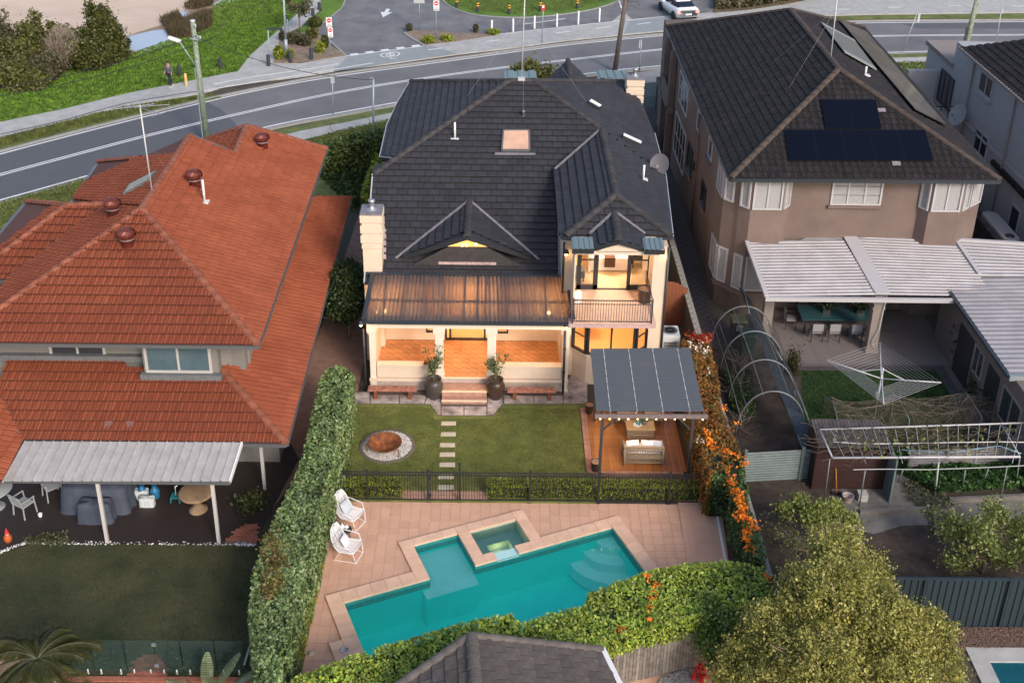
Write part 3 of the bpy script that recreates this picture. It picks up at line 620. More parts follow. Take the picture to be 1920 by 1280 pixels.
for u0, u1, v0, v1 in ((681, 687, 625, 735), (1055, 1060, 625, 737)):
    x = AY((u0 + u1) / 2, 680, 36.9)[0]; q = B(); q.tube([(x, 36.88, 2.8), (x, 36.88, .02)], .045, 8)
    for z in (1.0, 2.0): q.box(x - .06, x + .06, 36.83, 36.95, z, z + .04)
    q.obj('downpipe', m_dkframe, house)
# glowing fittings on the veranda
def fitting(x, y, z, e, r=.05, shade=None, col_=(1, .60, .24), name='wall_lamp'):
    q = B(); q.ball((x, y, z), r); o = q.obj(name, m_bulb, house)
    lamp('lamp_light', (x, y, z), e, color=col_, r=r * 1.05, parent=o)
    if shade: s = B(); s.lathe([(.11, .03), (.12, .06), (.08, .13), (.02, .16)], (x, y, z + .02), 12); s.obj('lamp_shade', m_dkframe, o)
# lights hang below their bulbs so that the bulb does not shade them
q = AY(677, 607, 36.8); fitting(q[0], 36.72, q[2], 22, .055, 1)
q = AY(1062, 612, 36.8); fitting(q[0], 36.72, q[2] + .02, 16, .04, 1)
for u, v in ((720, 556), (1030, 556)): q = AY(u, v, 38.1); fitting(q[0], 38.1, 2.85, 300, .07, name='ceiling_lamp')
for u in (733, 1046): q = AY(u, 618, 37.6); fitting(VX0 + .4 if u < 800 else VX1 - .4, 37.6, 2.55, 18, .05)
for u, s in ((814, 1), (931, -1)): x = AY(u, 618, 37.4)[0]; fitting(x, 37.45, 2.6, 12, .04)
lamp('porch_light', (-1.0, 38.4, 2.9), 90, parent=house, r=.2)
# blinds rolled at the beam, blind poles
b = B(); b.tube([(VX0 + .35, 37.33, 2.74), (xs[0] - .05, 37.33, 2.74)], .06, 8); b.tube([(xs[3] + .05, 37.33, 2.74), (VX1 - .35, 37.33, 2.74)], .06, 8); b.obj('rolled_blind', m_dkframe, house)
for u in (815.5, 929.5): x = AY(u, 640, 37.35)[0]; q = B(); q.tube([(x, 37.36, 2.6), (x, 37.36, 1.0)], .013, 5); q.obj('blind_pole', m_white, house)
# cover of the dormer gable
b = B(); gy = dF[1] + .12; tri = [PL(757, 481, dl), PL(996, 483, dr)]; zb = N(870, 484)[2]
gx0, gx1, gp = tri[0][0] + .35, tri[1][0] - .35, zd - .1
b.hexa([(gx0, gy, zb - .1), (gx1, gy, zb - .1), (dF[0] + .02, gy, gp), (dF[0] - .02, gy, gp)], [(gx0, gy + .1, zb - .1), (gx1, gy + .1, zb - .1), (dF[0] + .02, gy + .1, gp), (dF[0] - .02, gy + .1, gp)]); 
b.obj('gable_wall', m_bcap, house); b = B(); b.box(dF[0] - 1.1, dF[0] + 1.1, gy - .03, gy - .01, zb - .05, zb + .06); b.obj('gable_flashing', m_pinkflash, house)
g1 = G(840, 464, zb + .3); b = B(); gw = .80; zq = gp - .36; b.hexa([(dF[0] - gw, gy - .02, zq), (dF[0] + gw, gy - .02, zq), (dF[0] + .05, gy - .02, gp - .02), (dF[0] - .05, gy - .02, gp - .02)], [(dF[0] - gw, gy - .008, zq), (dF[0] + gw, gy - .008, zq), (dF[0] + .05, gy - .008, gp - .02), (dF[0] - .05, gy - .008, gp - .02)])
b.obj('gable_window', mat('lit_gable', (.8, .5, .15), .8, emit=(1, .48, .10), es=.62), house)
for dx in (-.19, -.02, .32): q = B(); q.ball((dF[0] + dx, gy - .05, zq + .06 + (.05 if dx > .2 else 0)), .035); q.obj('gable_bulb', m_bulb, house)
b = B()
for P_ in tri: b.bar(dF + [0, -.02, -.03], P_ + [0, -.02, -.03], .06, .16)
for P_ in (PL(1113, 464, gl), PL(1207, 465, gr)): b.bar(gF + [0, -.02, -.05], P_ + [0, -.02, -.05], .06, .15)
fl, fr2 = PL(1113, 464, gl), PL(1207, 465, gr); zf = fl[2] - .05; xL, xR = AY(1073, 466, gF[1])[0], AY(1247, 467, gF[1])[0]
b.bar((fl[0], gF[1] - .02, zf), (xL, gF[1] - .02, zf), .06, .15); b.bar((fr2[0], gF[1] - .02, zf), (xR, gF[1] - .02, zf), .06, .15)
b.obj('fascia', m_dkframe, house, kind='stuff')
for s, xa, xb in ((0, xL, fl[0]), (1, fr2[0], xR)):
    corr((xa, gF[1], zf + .08), (xb, gF[1], zf + .08), (xb, gF[1] + .75, zf + .17), (xa, gF[1] + .75, zf + .17), .16, .03, mat('blue_grey_metal', (.17, .23, .25), .45, metal=.2), 'metal_roof_strip', house, 'trim')
# ---- wing walls, balcony, bay
WX0, WX1 = AY(1055, 500, 38.2)[0], AY(1249, 500, 38.2)[0]; FY = gF[1] + .12; BZ = 3.30
b = B(); px0, px1 = AY(1076, 520, FY)[0], AY(1234, 520, FY)[0]
zt = zf - .08
b.box(WX0, px0, 38.2, 38.45, 0, 5.85); b.box(px0, px0 + .05, FY, 39.1, BZ, zt)             # left return
b.box(px1, WX1, 38.0, 44, 0, 5.75); b.box(WX0, WX0 + .2, 38.45, 44, 0, 5.75)
b.box(px0, px1, FY, 39.1, zt, zt + .02); b.box(px0, px1, 39.1, 39.25, 5.42, 5.75)
zp = zg - .12; xm = gF[0]
b.hexa([(px0, FY, zt - .12), (px1, FY, zt - .12), (px1, FY, zt), (px0, FY, zt)], [(px0, FY + .12, zt - .12), (px1, FY + .12, zt - .12), (px1, FY + .12, zt), (px0, FY + .12, zt)])
b.hexa([(fl[0] + .1, FY, zt + .0), (fr2[0] - .1, FY, zt + .0), (xm, FY, zp)], [(fl[0] + .1, FY + .1, zt), (fr2[0] - .1, FY + .1, zt), (xm, FY + .1, zp)])
# wall below the balcony round the bay
bx0, bx1, cx0, cx1 = 2.92, 5.72, 3.42, 5.22; BY, CY = 38.15, 37.62
outl = [(WX0, 38.2), (bx0, BY), (cx0, CY), (cx1, CY), (bx1, BY), (WX1, 38.0)]
def ribbon(bb, pts, z0, z1, t=.12):
    for p, q in zip(pts[:-1], pts[1:]): bb.hexa([(p[0], p[1], z0), (q[0], q[1], z0), (q[0], q[1] + t, z0), (p[0], p[1] + t, z0)], [(p[0], p[1], z1), (q[0], q[1], z1), (q[0], q[1] + t, z1), (p[0], p[1] + t, z1)])
ribbon(b, outl, 0, 1.28); ribbon(b, outl, 2.78, 3.12); ribbon(b, outl[:2], 1.28, 2.78); ribbon(b, outl[4:], 1.28, 2.78)
b.obj('wing_wall', m_cream, house)
b = B(); ribbon(b, [(p[0], p[1] - .08) for p in outl[1:5]], 1.28, 1.36, .22); b.obj('bay_sill', m_creamw, house)
for p, q, n in ((outl[1], outl[2], 1), (outl[2], outl[3], 2), (outl[3], outl[4], 1)):
    d = np.array(q) - np.array(p); L = np.linalg.norm(d); window(house, p, d, L, 1.36, 2.78, m_dkframe, m_glass, n, 2 if n == 1 else 1, fr=.085, depth=.08, name='bay_window')
b = B(); b.prism([(px0 - .12, FY - .06), (px1 + .05, FY - .06), (px1 + .05, 39.1), (px0 - .12, 39.1)], 3.12, BZ - .005); b.obj('balcony_slab', m_pinkflash, house)
bf = B(); bf.box(px0 + .05, px1, FY - .04, 39.1, BZ - .005, BZ + .004); bf = bf.obj('balcony_floor', mat('balcony_tile', (.62, .45, .36), .6, .1, 4), house)
# bay room and bedroom
room(2.75, 5.9, 38.5, 42.2, .3, 3.1, 'bay_room'); lamp('room_light', (4.3, 40.3, 2.6), 150, color=(1, .60, .24), r=.25, parent=house)
room(2.8, 6.0, 39.26, 43.6, BZ, 5.45, 'bedroom', mw=mat('bedroom_wall', (.85, .62, .34), .9)); lamp('room_light', (4.3, 41.0, 5.2), 130, color=(1, .84, .68), r=.25, parent=house); lamp('balcony_light', (4.3, 38.4, 5.45), 22, color=(1, .62, .30), r=.12, parent=house)
# bedroom doors
dz0, dz1 = BZ, 5.42; dd = B(); U = [AY(u, 520, 39.15)[0] for u in (1081, 1089, 1112, 1121, 1178, 1184, 1188, 1214, 1220)]
for a, c in ((U[0], U[1]), (U[2], U[3]), (U[4] - .06, U[4] + .08), (U[7] - .02, U[8])): dd.box(a, c, 39.12, 39.2, dz0, dz1)
dd.box(U[0], U[3], 39.12, 39.2, dz0, dz0 + .2); dd.box(U[4], U[8], 39.12, 39.2, dz0, dz0 + .2); dd.box(U[1], U[2], 39.13, 39.18, 4.55, 4.59); dd.box(U[5], U[7], 39.13, 39.18, 4.55, 4.59); dd.box(U[3], U[4], 39.12, 39.2, dz0, dz0 + .04)
dd = dd.obj('balcony_door', m_dkframe, house); q = B(); q.box(U[1], U[2], 39.15, 39.16, dz0 + .2, dz1); q.obj('pane', m_glass, dd); q = B(); q.box(U[5], U[7], 39.15, 39.16, dz0 + .2, dz1); q.obj('pane', m_glass, dd)
# balcony railing
rl = B(); rz = BZ + .95; ry = FY - .03; rx0, rx1 = px0 + .02, px1 - .12
rl.bar((rx0, ry, rz), (rx1, ry, rz), .04, .03); rl.bar((rx0, ry, rz - .16), (rx1, ry, rz - .16), .02); rl.bar((rx0, ry, BZ + .08), (rx1, ry, BZ + .08), .025)
rl = rl.obj('balcony_railing', m_dkframe, house)
q = B(); q.bar((0, 0, .08), (0, 0, .80), .016); q = mesh_of(q, 'baluster', m_dkframe); n = 30
for i in range(n): inst('baluster', q, Matrix.Translation((rx0 + (rx1 - rx0) * (i + .5) / n, ry, BZ)), rl)
q = B()
for i in range(n // 2): x = rx0 + (rx1 - rx0) * (i * 2 + 1) / n; q.tube([(x + .06 * math.cos(t), ry, rz - .08 + .07 * math.sin(t)) for t in np.linspace(0, 6.283, 9)], .008, 4, caps=False)
q.obj('railing_scrolls', m_dkframe, rl)
q = B(); q.bar((rx0, ry, rz), (rx0, 38.9, rz), .03); q.bar((rx1, ry, rz), (rx1, 38.9, rz), .03)
for i in range(8):
    for x in (rx0, rx1): y = ry + (38.9 - ry) * (i + .5) / 8; q.bar((x, y, BZ), (x, y, rz), .016)
for x in (rx0, rx1): q.bar((x, ry, BZ - .1), (x, ry, rz + .08), .04)
q.obj('railing_side', m_dkframe, rl)
q = AY(1062, 464, 38.1); fitting(q[0], 38.05, 5.35, 14, .05, 1); q = AY(1246, 474, 37.9); fitting(WX1 - .12, 37.95, 5.35, 12, .045)
q = B(); x = AY(1056, 500, 38.15)[0]; q.tube([(x, 38.12, 5.8), (x, 38.12, 3.6)], .04, 6); q.obj('downpipe', m_dkframe, house)
q = B(); q.tube([(WX1 + .02, 37.95, 5.75), (WX1 + .02, 37.95, .0)], .045, 6); q.obj('downpipe', m_dkframe, house)
# skylight, vents, chimneys
p = [N(*q) for q in [(941, 285), (993, 285), (992, 248), (944, 248)]]; nn3 = np.array([0, -.41, .91])
b = B()
for i in range(4): b.bar(p[i] + nn3 * .1, p[(i + 1) % 4] + nn3 * .1, .07, .1)
sk = b.obj('skylight', m_gutter2, roof); b = B(); b.hexa([tuple(q + nn3 * .05) for q in p], [tuple(q + nn3 * .13) for q in p]); b.obj('skylight_pane', mat('skylight_glass', (.50, .33, .25), .15, .2, 1.0, emit=(.9, .40, .20), es=.12), sk)
b = B(); q = [N(*t) for t in [(928, 292), (1004, 292), (1004, 286), (928, 286)]]; b.hexa([tuple(t + nn3 * .045) for t in q], [tuple(t + nn3 * .055) for t in q]); b.obj('skylight_flashing', m_lead, sk)
def pipe(u, v, h, pl, r=.045, name='vent_pipe', par=None):
    q = PL(u, v, pl); b = B(); b.tube([q, q + [0, 0, h]], r, 8); b.obox((q[0], q[1], q[2] + .03), (.34, .22, .05)); return b.obj(name, m_whitep, par or roof)
pipe(853, 261, .75, NP); pipe(1206, 338, .65, WRP)
b = B(); q = N(981, 220); b.lathe([(.07, 0), (.05, .2), (.08, .22), (.08, .3), (.02, .34)], q, 10); b.obj('vent_cowl', m_gutter2, roof)
for (u0, v0, u1, v1) in ((1103, 196, 1122, 207), (1165, 260, 1198, 275)):
    a, c = RR(u0, v0), RR(u1, v1); n_ = np.array(RP[1], float); n_ /= np.linalg.norm(n_); b = B(); b.bar(a + n_ * .1, c + n_ * .1, .3, .2); o = b.obj('tube_skylight', m_gutter, roof); b = B(); b.bar(a + n_ * .22, c + n_ * .22, .2, .05); b.obj('skylight_lens', m_white, o)
def chimney(x0, x1, y0, y1, z0, z1, cap=True):
    b = B(); b.box(x0, x1, y0, y1, z0, z1)
    for z in (z1 - .32, z1 - .75, z1 - 1.15): b.box(x0 - .06, x1 + .06, y0 - .06, y1 + .06, z, z + .30)
    b.box(x0 - .03, x1 + .03, y0 - .03, y1 + .03, z1 - 1.4, z1 - 1.22)
    o = b.obj('chimney', m_cream, roof, bevel=.015); b = B(); b.box(x0 - .05, x1 + .05, y0 - .05, y1 + .05, z1, z1 + .05); b.obj('chimney_cap', m_lead, o)
    b = B(); c = ((x0 + x1) / 2, (y0 + y1) / 2, z1 + .05); b.lathe([(.2, 0), (.13, .06), (.1, .1), (.1, .3), (.13, .31), (.13, .38), (.03, .42)], c, 12); b.obj('chimney_pot', m_metal, o)
cz = AY(690, 403, 39.2)[2]; cx_ = [AY(u, 400, 39.2)[0] for u in (677, 713)]; chimney(cx_[0], cx_[1], 39.2, 40.0, 0, cz)
cY = 53.0; c2 = [AY(u, 160, cY)[0] for u in (1177, 1206)]; chimney(c2[0], c2[1], cY, cY + .8, 0, AY(1190, 150, cY)[2])
# roof of the front porch and its green metal flanks, behind the main ridge
fz = 6.3; fa = G(1065, 112, fz); fb_ = fa + [0, -5.5, 0]; e0, e1 = G(1010, 150, 5.2), G(1116, 148, 5.2); r2 = B()
pl = plane3(fa, fb_, (e0[0], fa[1], 5.2)); pr = plane3(fa, fb_, (e1[0], fa[1], 5.2)); r2u = B()
roof_plane('porch', pl, [[fa, fb_, (e0[0], fb_[1], 5.2), (e0[0], fa[1] - 1.2, 5.2)]], 'flat', .42, .34, .04, r2, Y_, .5, r2u); roof_plane('porch', pr, [[fa, fb_, (e1[0], fb_[1], 5.2), (e1[0], fa[1] - 1.2, 5.2)]], 'flat', .42, .34, .04, r2, Y_, .5, r2u)
po = r2u.obj('porch_roof', m_btile, house); finish_tiles('porch', r2, m_btile, po, limit=0); ridge(fb_, fa, dk, po)
mg = mat('green_metal', (.19, .26, .27), .45, metal=.2)
for u0, u1 in ((946, 1005), (1116, 1175)):
    a, c = G(u0, 134, 5.3), G(u1, 134, 5.3); corr(a - [0, 2.0, -.25], c - [0, 2.0, -.25], c, a, .42, .07, mg, 'metal_roof_strip', house, 'trim')
b = B(); b.box(G(946, 134, 5.3)[0], G(1175, 134, 5.3)[0], 58.4, 58.6, 0, 5.1); b.box(G(946, 134, 5.3)[0] , G(1175, 134, 5.3)[0], 57.5, 58.4, 0, 4.9); b.obj('porch_wall', m_cream, house)
# bedroom furniture, seen through the open doors
bed = thing('bed', 'white made bed with a brown throw inside the lit upstairs bedroom', 'bed', (4.45, 41.5, BZ))
m_linen = mat('white_linen', (.85, .78, .72), .9, bump=.3, bscale=8); m_throw = mat('brown_throw', (.10, .05, .035), .95, bump=.4)
b = B(); b.box(3.7, 5.2, 40.6, 42.6, BZ + .05, BZ + .35); b.obj('bed_base', m_linen, bed); b = B(); b.box(3.66, 5.24, 40.55, 42.6, BZ + .35, BZ + .62); b.obj('mattress', m_linen, bed, bevel=.06)
b = B(); b.hexa([(3.58, 40.5, BZ + .02), (3.68, 40.5, BZ + .02), (3.68, 42.3, BZ + .3), (3.6, 42.3, BZ + .3)], [(3.6, 40.52, BZ + .65), (3.7, 40.52, BZ + .65), (3.7, 42.3, BZ + .65), (3.62, 42.3, BZ + .65)]); b.obj('bed_cover', m_linen, bed)
b = B(); b.box(4.2, 4.62, 40.50, 41.9, BZ + .622, BZ + .66); b.box(4.2, 4.62, 40.47, 40.5, BZ + .25, BZ + .66); b.obj('throw', m_throw, bed)
dv = thing('armchair', 'grey armchair just inside the left bedroom door pane', 'armchair', (3.15, 40, BZ)); b = B(); b.box(2.95, 3.4, 39.7, 40.3, BZ + .15, BZ + .45); b.obj('seat', mat('grey_fabric', (.16, .17, .18), .9), dv, bevel=.04); b = B(); b.box(2.88, 3.0, 39.7, 40.3, BZ + .4, BZ + .95); b.obj('backrest', MATS['grey_fabric'], dv, bevel=.04)
b = B()
for x in (3.0, 3.35):
    for y in (39.75, 40.25): b.bar((x, y, BZ), (x, y, BZ + .16), .04)
b.obj('leg', m_timber, dv)
ns = thing('bedside_table', 'dark bedside table beyond the right door of the bedroom', 'bedside table', (5.55, 41.2, BZ)); b = B(); b.box(5.35, 5.8, 40.9, 41.3, BZ + .35, BZ + .65); b.obj('drawer', m_dkframe, ns); b = B()
for x in (5.38, 5.77):
    for y in (40.93, 41.27): b.bar((x, y, BZ), (x, y, BZ + .35), .035)
b.obj('leg', m_dkframe, ns)
ch = B(); ch.lathe([(.28, 0), (.30, .35), (.0, .36)], (4.0, 40.6, 1.2 - .2), 14); ch.obj('armchair', mat('white_fabric', (.8, .75, .7)), label='rounded white chair behind the yellow lit bay window', cat='armchair')
# ================================================================= RED-ROOFED NEIGHBOUR (left)
m_rtile = mat('terracotta_tile', (.25, .062, .030), .8, .14, .7, (.29, .082, .040), island=.13, bump=.15, bscale=40, spec=.25)
m_rcap = mat('terracotta_cap', (.23, .075, .042), .8, .35, 6, island=.15, bump=.3)
m_gwall = mat('grey_cladding', (.19, .18, .17), .8, .08, 3)
m_gframe = mat('grey_frame', (.42, .41, .40), .6)
m_vent = mat('red_brown_paint', (.15, .035, .025), .45, .15, 10, metal=.2)
red = thing('house', 'large neighbouring house with orange-red terracotta tiled roofs on two levels', 'house', (-11.5, 33, 0))
U0 = G(484, 648, 5.5); UN = (U0, (0, -.5, 1)); UR = (U0, (.5, 0, 1)); A = PL(265, 392, UN); A2 = PL(265, 392, UR); A = (A + A2) / 2
ULp = (A, (-.5, 0, 1)); ur = lambda u, v: PL(u, v, UR); ul = lambda u, v: PL(u, v, ULp); un = lambda u, v: PL(u, v, UN)
ru = B(); rr = B()
def rpr(pl, polys, eave): roof_plane('red', pl, polys, 'flute', .24, .36, .085, rr, eave, .5, ru)
xl = A[0] - (U0[0] - A[0]); UW = np.array((xl - .1, U0[1], 5.5)); R1 = ur(355, 255); R1[0] = A[0]; R1[2] = A[2]
Bp, Cp, Dp = ur(440, 288), ur(462, 236), ur(613, 279)
rpr(UN, [[A, U0, UW]], X_)
rpr(UR, [[A, R1, Bp, U0], [Bp, Cp, Dp, U0]], Y_)
wa, wb = ul(200, 383), ul(18, 522); q185, q133 = ul(185, 303), ul(133, 380)
rpr(ULp, [[A, R1, ul(262, 296), q185, q133, wa], [A, wa, wb, UW]], Y_)
WNp = (wa, (0, -.5, 1)); wn = lambda u, v: PL(u, v, WNp); wh = wn(125, 385); WLp = (wh, (-.5, 0, 1)); wl_ = lambda u, v: PL(u, v, WLp)
wn0 = wn(-70, 530); rpr(WNp, [[wa, wh, wn0, wn(17, 524)]], X_); rpr(WLp, [[wh, wl_(50, 378), wl_(-70, 520), wn0]], Y_)
B2 = (Bp, (-.5, 0, 1)); rpr(B2, [[Bp, Cp, PL(375, 265, B2)]], Y_)
bk_ = plane3(Cp, Dp, PL(375, 265, B2) + [0, 3, -2.5]); 
E0 = G(537, 832, 2.8); LN = (E0, (0, -.45, 1)); LR = (E0, (.45, 0, 1)); fE = G(658, 372, 2.8); hy = E0[1] + 2.5
hN = np.array((E0[0] - 2.5, hy, E0[2] + 2.5 * .45))
lwx = G(43, 826, 2.8)[0]
rpr(LR, [[E0, fE, (fE[0] - 1.4, fE[1] - 1.4, 2.8 + .63), (hN[0], fE[1] - 2.5, hN[2]), hN]], Y_)
v0, v1 = PL(43, 826, LN), PL(-5, 732, LN)
rpr(LN, [[E0, hN, (-12, hy, hN[2]), v1, v0], [v1, (-12, hy, hN[2]), (-12.5, hy + .6, hN[2] + .27), (v1[0], hy + .6, hN[2] + .27)]], X_)
VP = plane3(v0, v1, v0 + [-1.0, 0, .5]); rpr(VP, [[v0, v1, v1 + [-2.5, 0, 1.25], v0 + [-2.6, -1.9, 1.3 - .0], PL(3, 903, VP)]], Y_)
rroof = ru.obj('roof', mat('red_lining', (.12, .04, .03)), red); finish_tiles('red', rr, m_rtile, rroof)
for a, c in [(U0, A), (UW, A), (A, R1), (Bp, Cp), (Dp, Cp), (PL(375, 265, B2), Cp), (wn0, wh), (wh, (wa)), (wh, wl_(50, 378)), (E0, hN), (fE, (fE[0] - 1.4, fE[1] - 1.4, 3.43)), (q185, ul(262, 296))]: ridge(a, c, m_rcap, rroof, r=.13, L=.40)
b = B()
for a, c in [(wa, wb), (v0, v1)]: b.bar(np.array(a) + [0, 0, .03], np.array(c) + [0, 0, .03], .12, .03)
b.obj('valley_flashing', m_gutter2, rroof)
b = B(); b.bar(R1 + [0, .05, .0], Bp + [0, .05, .0], .06, .12); b.obj('verge_trim', m_gutter2, rroof)
b = B()
for pts in ([UW, U0, Dp], [E0, fE], [E0, v0 + [0, 0, 0]], [q185, q133], [wl_(50, 378), wl_(-70, 520)], [wn(17, 524), wn0]): gutter(b, [np.array(p) + [0, 0, -.04] for p in pts], .13, .11)
b.obj('gutter', m_gutter2, red)
bx = [AY(u, 660, 32.15)[0] for u in (267, 272, 398, 408)]
b = B(); b.box(-16.4, -8.25, 32.75, 46.5, 0, 5.3); b.box(bx[0], bx[3], 32.1, 32.75, 3.2, 5.38); b.box(-15.8, -7.35, 32.6, 46.8, 0, 2.7)
b.box(-16.4, -12, 46, 47, 0, 5); b.obj('wall', m_gwall, red)
b = B(); b.box(bx[0] - .1, bx[3] + .1, 31.9, 32.1, hN[2] - .28, hN[2] + .06); b.box(-16.2, bx[0] - .1, 32.55, 32.75, hN[2] + .1, hN[2] + .33); b.obj('flashing', mat('grey_lead', (.13, .14, .15), .6, .2, 6), red)
w0, w1 = AY(272, 675, 32.1), AY(397, 675, 32.1); window(red, (w0[0], 32.1), (1, 0), w1[0] - w0[0], AY(300, 697, 32.1)[2], 5.22, m_gframe, mat('blue_grey_glass', (.07, .115, .14), .12, .2, 1.5), 2, 1, fr=.09)
w0, w1 = AY(94, 660, 32.75), AY(199, 660, 32.75); window(red, (w0[0], 32.75), (1, 0), w1[0] - w0[0], AY(150, 669, 32.75)[2], 5.25, m_gframe, m_glassd, 2, 1, fr=.09)
b = B(); c0 = AY(440, 665, 33.4); b.hexa([(bx[3], 32.5, 3.6), (-8.2, 33.2, 3.5), (-8.2, 33.4, 3.5), (bx[3], 32.7, 3.6)], [(bx[3], 32.5, 5.35), (-8.2, 33.2, 5.35), (-8.2, 33.4, 5.35), (bx[3], 32.7, 5.35)]); b.obj('bay_side', m_gwall, red)
# vents, pipe, skylight
for i, (u, v, pl) in enumerate([(493, 278, UR), (366, 350, UR), (214, 405, ULp), (240, 462, UN)]):
    q = PL(u, v, pl); t = thing('roof_ventilator', ['dark red whirling roof ventilator at the far right of the terracotta roof', 'dark red roof ventilator beside the white pipe on the terracotta roof', 'dark red roof ventilator on the left slope of the terracotta roof', 'dark red roof ventilator nearest the pool side, at the top of the near slope'][i], 'roof ventilator', q, group='ventilators on the red roof')
    b = B(); b.lathe([(.22, -.15), (.20, .28), (.235, .29), (.235, .33), (.2, .34)], q, 14); b.obox((q[0], q[1], q[2] + .02), (.62, .62, .03), mtx=Vector(np.array(pl[1], float)).to_track_quat('Z', 'Y').to_matrix()); b.obj('base', m_vent, t)
    b = B(); n = 16
    for k in range(n):
        a0 = 2 * math.pi * k / n; P_ = [(q[0] + r * math.cos(a0 + sh), q[1] + r * math.sin(a0 + sh), q[2] + z) for r, z, sh in ((.2, .34, 0), (.30, .42, .1), (.31, .52, .22), (.22, .63, .34), (.05, .68, .5))]; P2 = [(q[0] + r * .97 * math.cos(a0 + sh + .5), q[1] + r * .97 * math.sin(a0 + sh + .5), q[2] + z) for r, z, sh in ((.2, .34, 0), (.28, .42, .1), (.29, .52, .22), (.21, .62, .34), (.05, .67, .5))]
        b.add(P_ + P2, [(j, j + 1, j + 6, j + 5) for j in range(4)])
    b.ball((q[0], q[1], q[2] + .5), .25, 12, sz=.75); b.obj('fins', m_vent, t, kind='stuff')
    b = B(); b.lathe([(.243, .285), (.243, .315)], q, 14); b.obj('band', m_lead, t)
q = ur(384, 380); b = B(); b.tube([q, q + [0, 0, .9]], .045, 8); b.obox((q[0], q[1], q[2] + .03), (.3, .3, .05)); b.obj('vent_pipe', m_whitep, rroof)
sp = [ul(*p) for p in [(234, 370), (283, 342), (298, 325), (246, 352)]]; nl = np.array([-.447, 0, .894]); b = B(); b.hexa([tuple(p + nl * .03) for p in sp], [tuple(p + nl * .16) for p in sp]); o = b.obj('skylight', m_gutter2, rroof); c_ = sum(sp) / 4; b = B(); b.hexa([tuple(c_ + (p - c_) * .8 + nl * .16) for p in sp], [tuple(c_ + (p - c_) * .8 + nl * .175) for p in sp]); b.obj('skylight_pane', mat('dusty_glass', (.30, .28, .24), .3), o)
for u, v in ((203, 800), (243, 800)):
    q = PL(u, v, LN); b = B(); b.obox(q + [0, 0, .06], (.24, .3, .02), mtx=Matrix.Rotation(math.atan(.45), 3, 'X')); b.obj('replaced_tile', mat('old_tile', (.18, .09, .08), .8), rroof)
# patio roof and posts
pz0, pz1 = 2.5, 2.95; c = [AY(47, 827, 29.75), AY(455, 829, 29.75), G(432, 902, pz0), G(5, 902, pz0)]
m_ribw = mat('white_ribbed_metal', (.36, .35, .355), .5, .12, 2.5, (.42, .405, .40), metal=.1)
corr(c[3], c[2], c[1], c[0], .285, .04, m_ribw, 'patio_roof', red, 'pan')
yb = c[2][1]; b = B(); b.bar((c[3][0], yb, pz0 - .06), (c[2][0], yb, pz0 - .06), .08, .1); b.obj('patio_gutter', m_gutter2, red)
b = B(); b.box(c[3][0] - .3, c[2][0] - .05, yb + .12, yb + .2, pz0 - .2, pz0 - .07); b.bar(c[2] + [-.02, 0, -.02], c[1] + [-.02, 0, -.02], .05, .14); b.obj('patio_beam', m_whitep, red)
for u, v, zt_ in ((202, 1018, pz0 - .1), (411, 1018, pz0 - .1), (-40, 1018, pz0 - .1)):
    q = G(u, v); b = B(); b.box(q[0] - .05, q[0] + .05, q[1] - .05, q[1] + .05, 0, zt_); b.obj('post', mat('pale_post', (.50, .48, .46), .7), red)
q = G(497, 918); b = B(); b.box(q[0] - .05, q[0] + .05, q[1] - .05, q[1] + .05, 0, 2.7); b.obj('post', MATS['pale_post'], red)
# patio floor, pebbles, bricks
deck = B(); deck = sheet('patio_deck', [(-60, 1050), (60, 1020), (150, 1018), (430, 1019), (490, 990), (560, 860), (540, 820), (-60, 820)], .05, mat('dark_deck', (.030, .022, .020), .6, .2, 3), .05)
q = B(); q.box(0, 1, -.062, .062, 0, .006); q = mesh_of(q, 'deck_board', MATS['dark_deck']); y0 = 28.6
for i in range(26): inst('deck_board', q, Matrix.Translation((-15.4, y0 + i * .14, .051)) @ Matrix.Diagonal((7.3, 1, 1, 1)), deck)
q = sheet('brick_patch', [(420, 1017), (450, 990), (482, 980), (482, 1019)], .06, mat('red_brick_grout', (.16, .11, .09), .9), .06)
bm = B(); bm.box(.004, .216, .004, .106, 0, .012); bm = mesh_of(bm, 'brick', mat('red_brick', (.30, .105, .065), .85, .2, 9, island=.2)); poly = [tuple(G(u, v)[:2]) for u, v in [(420, 1017), (450, 990), (482, 980), (482, 1019)]]
def inpoly(x, y, P):
    r = False; j = len(P) - 1
    for i in range(len(P)):
        if (P[i][1] > y) != (P[j][1] > y) and x < (P[j][0] - P[i][0]) * (y - P[i][1]) / (P[j][1] - P[i][1]) + P[i][0]: r = not r
        j = i
    return r
for i in range(12):
    for j in range(16):
        x, y = -8.6 + i * .22 + (j % 2) * .11, 28.4 + j * .11
        if inpoly(x + .1, y + .05, poly): inst('brick', bm, Matrix.Translation((x, y, .06)), q)
pb = cr([(-60, 1052), (0, 1036), (40, 1022), (62, 1019), (200, 1019), (420, 1020), (478, 1022)], 6); P = []
for k in range(len(pb) - 1):
    for _ in range(22): t = random.random(); w = G(*(pb[k] * (1 - t) + pb[k + 1] * t)); P.append(w + [random.uniform(-.05, .05), random.uniform(-.07, .07), random.uniform(.02, .05)])
m_peb = mat('white_pebble', (.60, .60, .60), .8, island=.3)
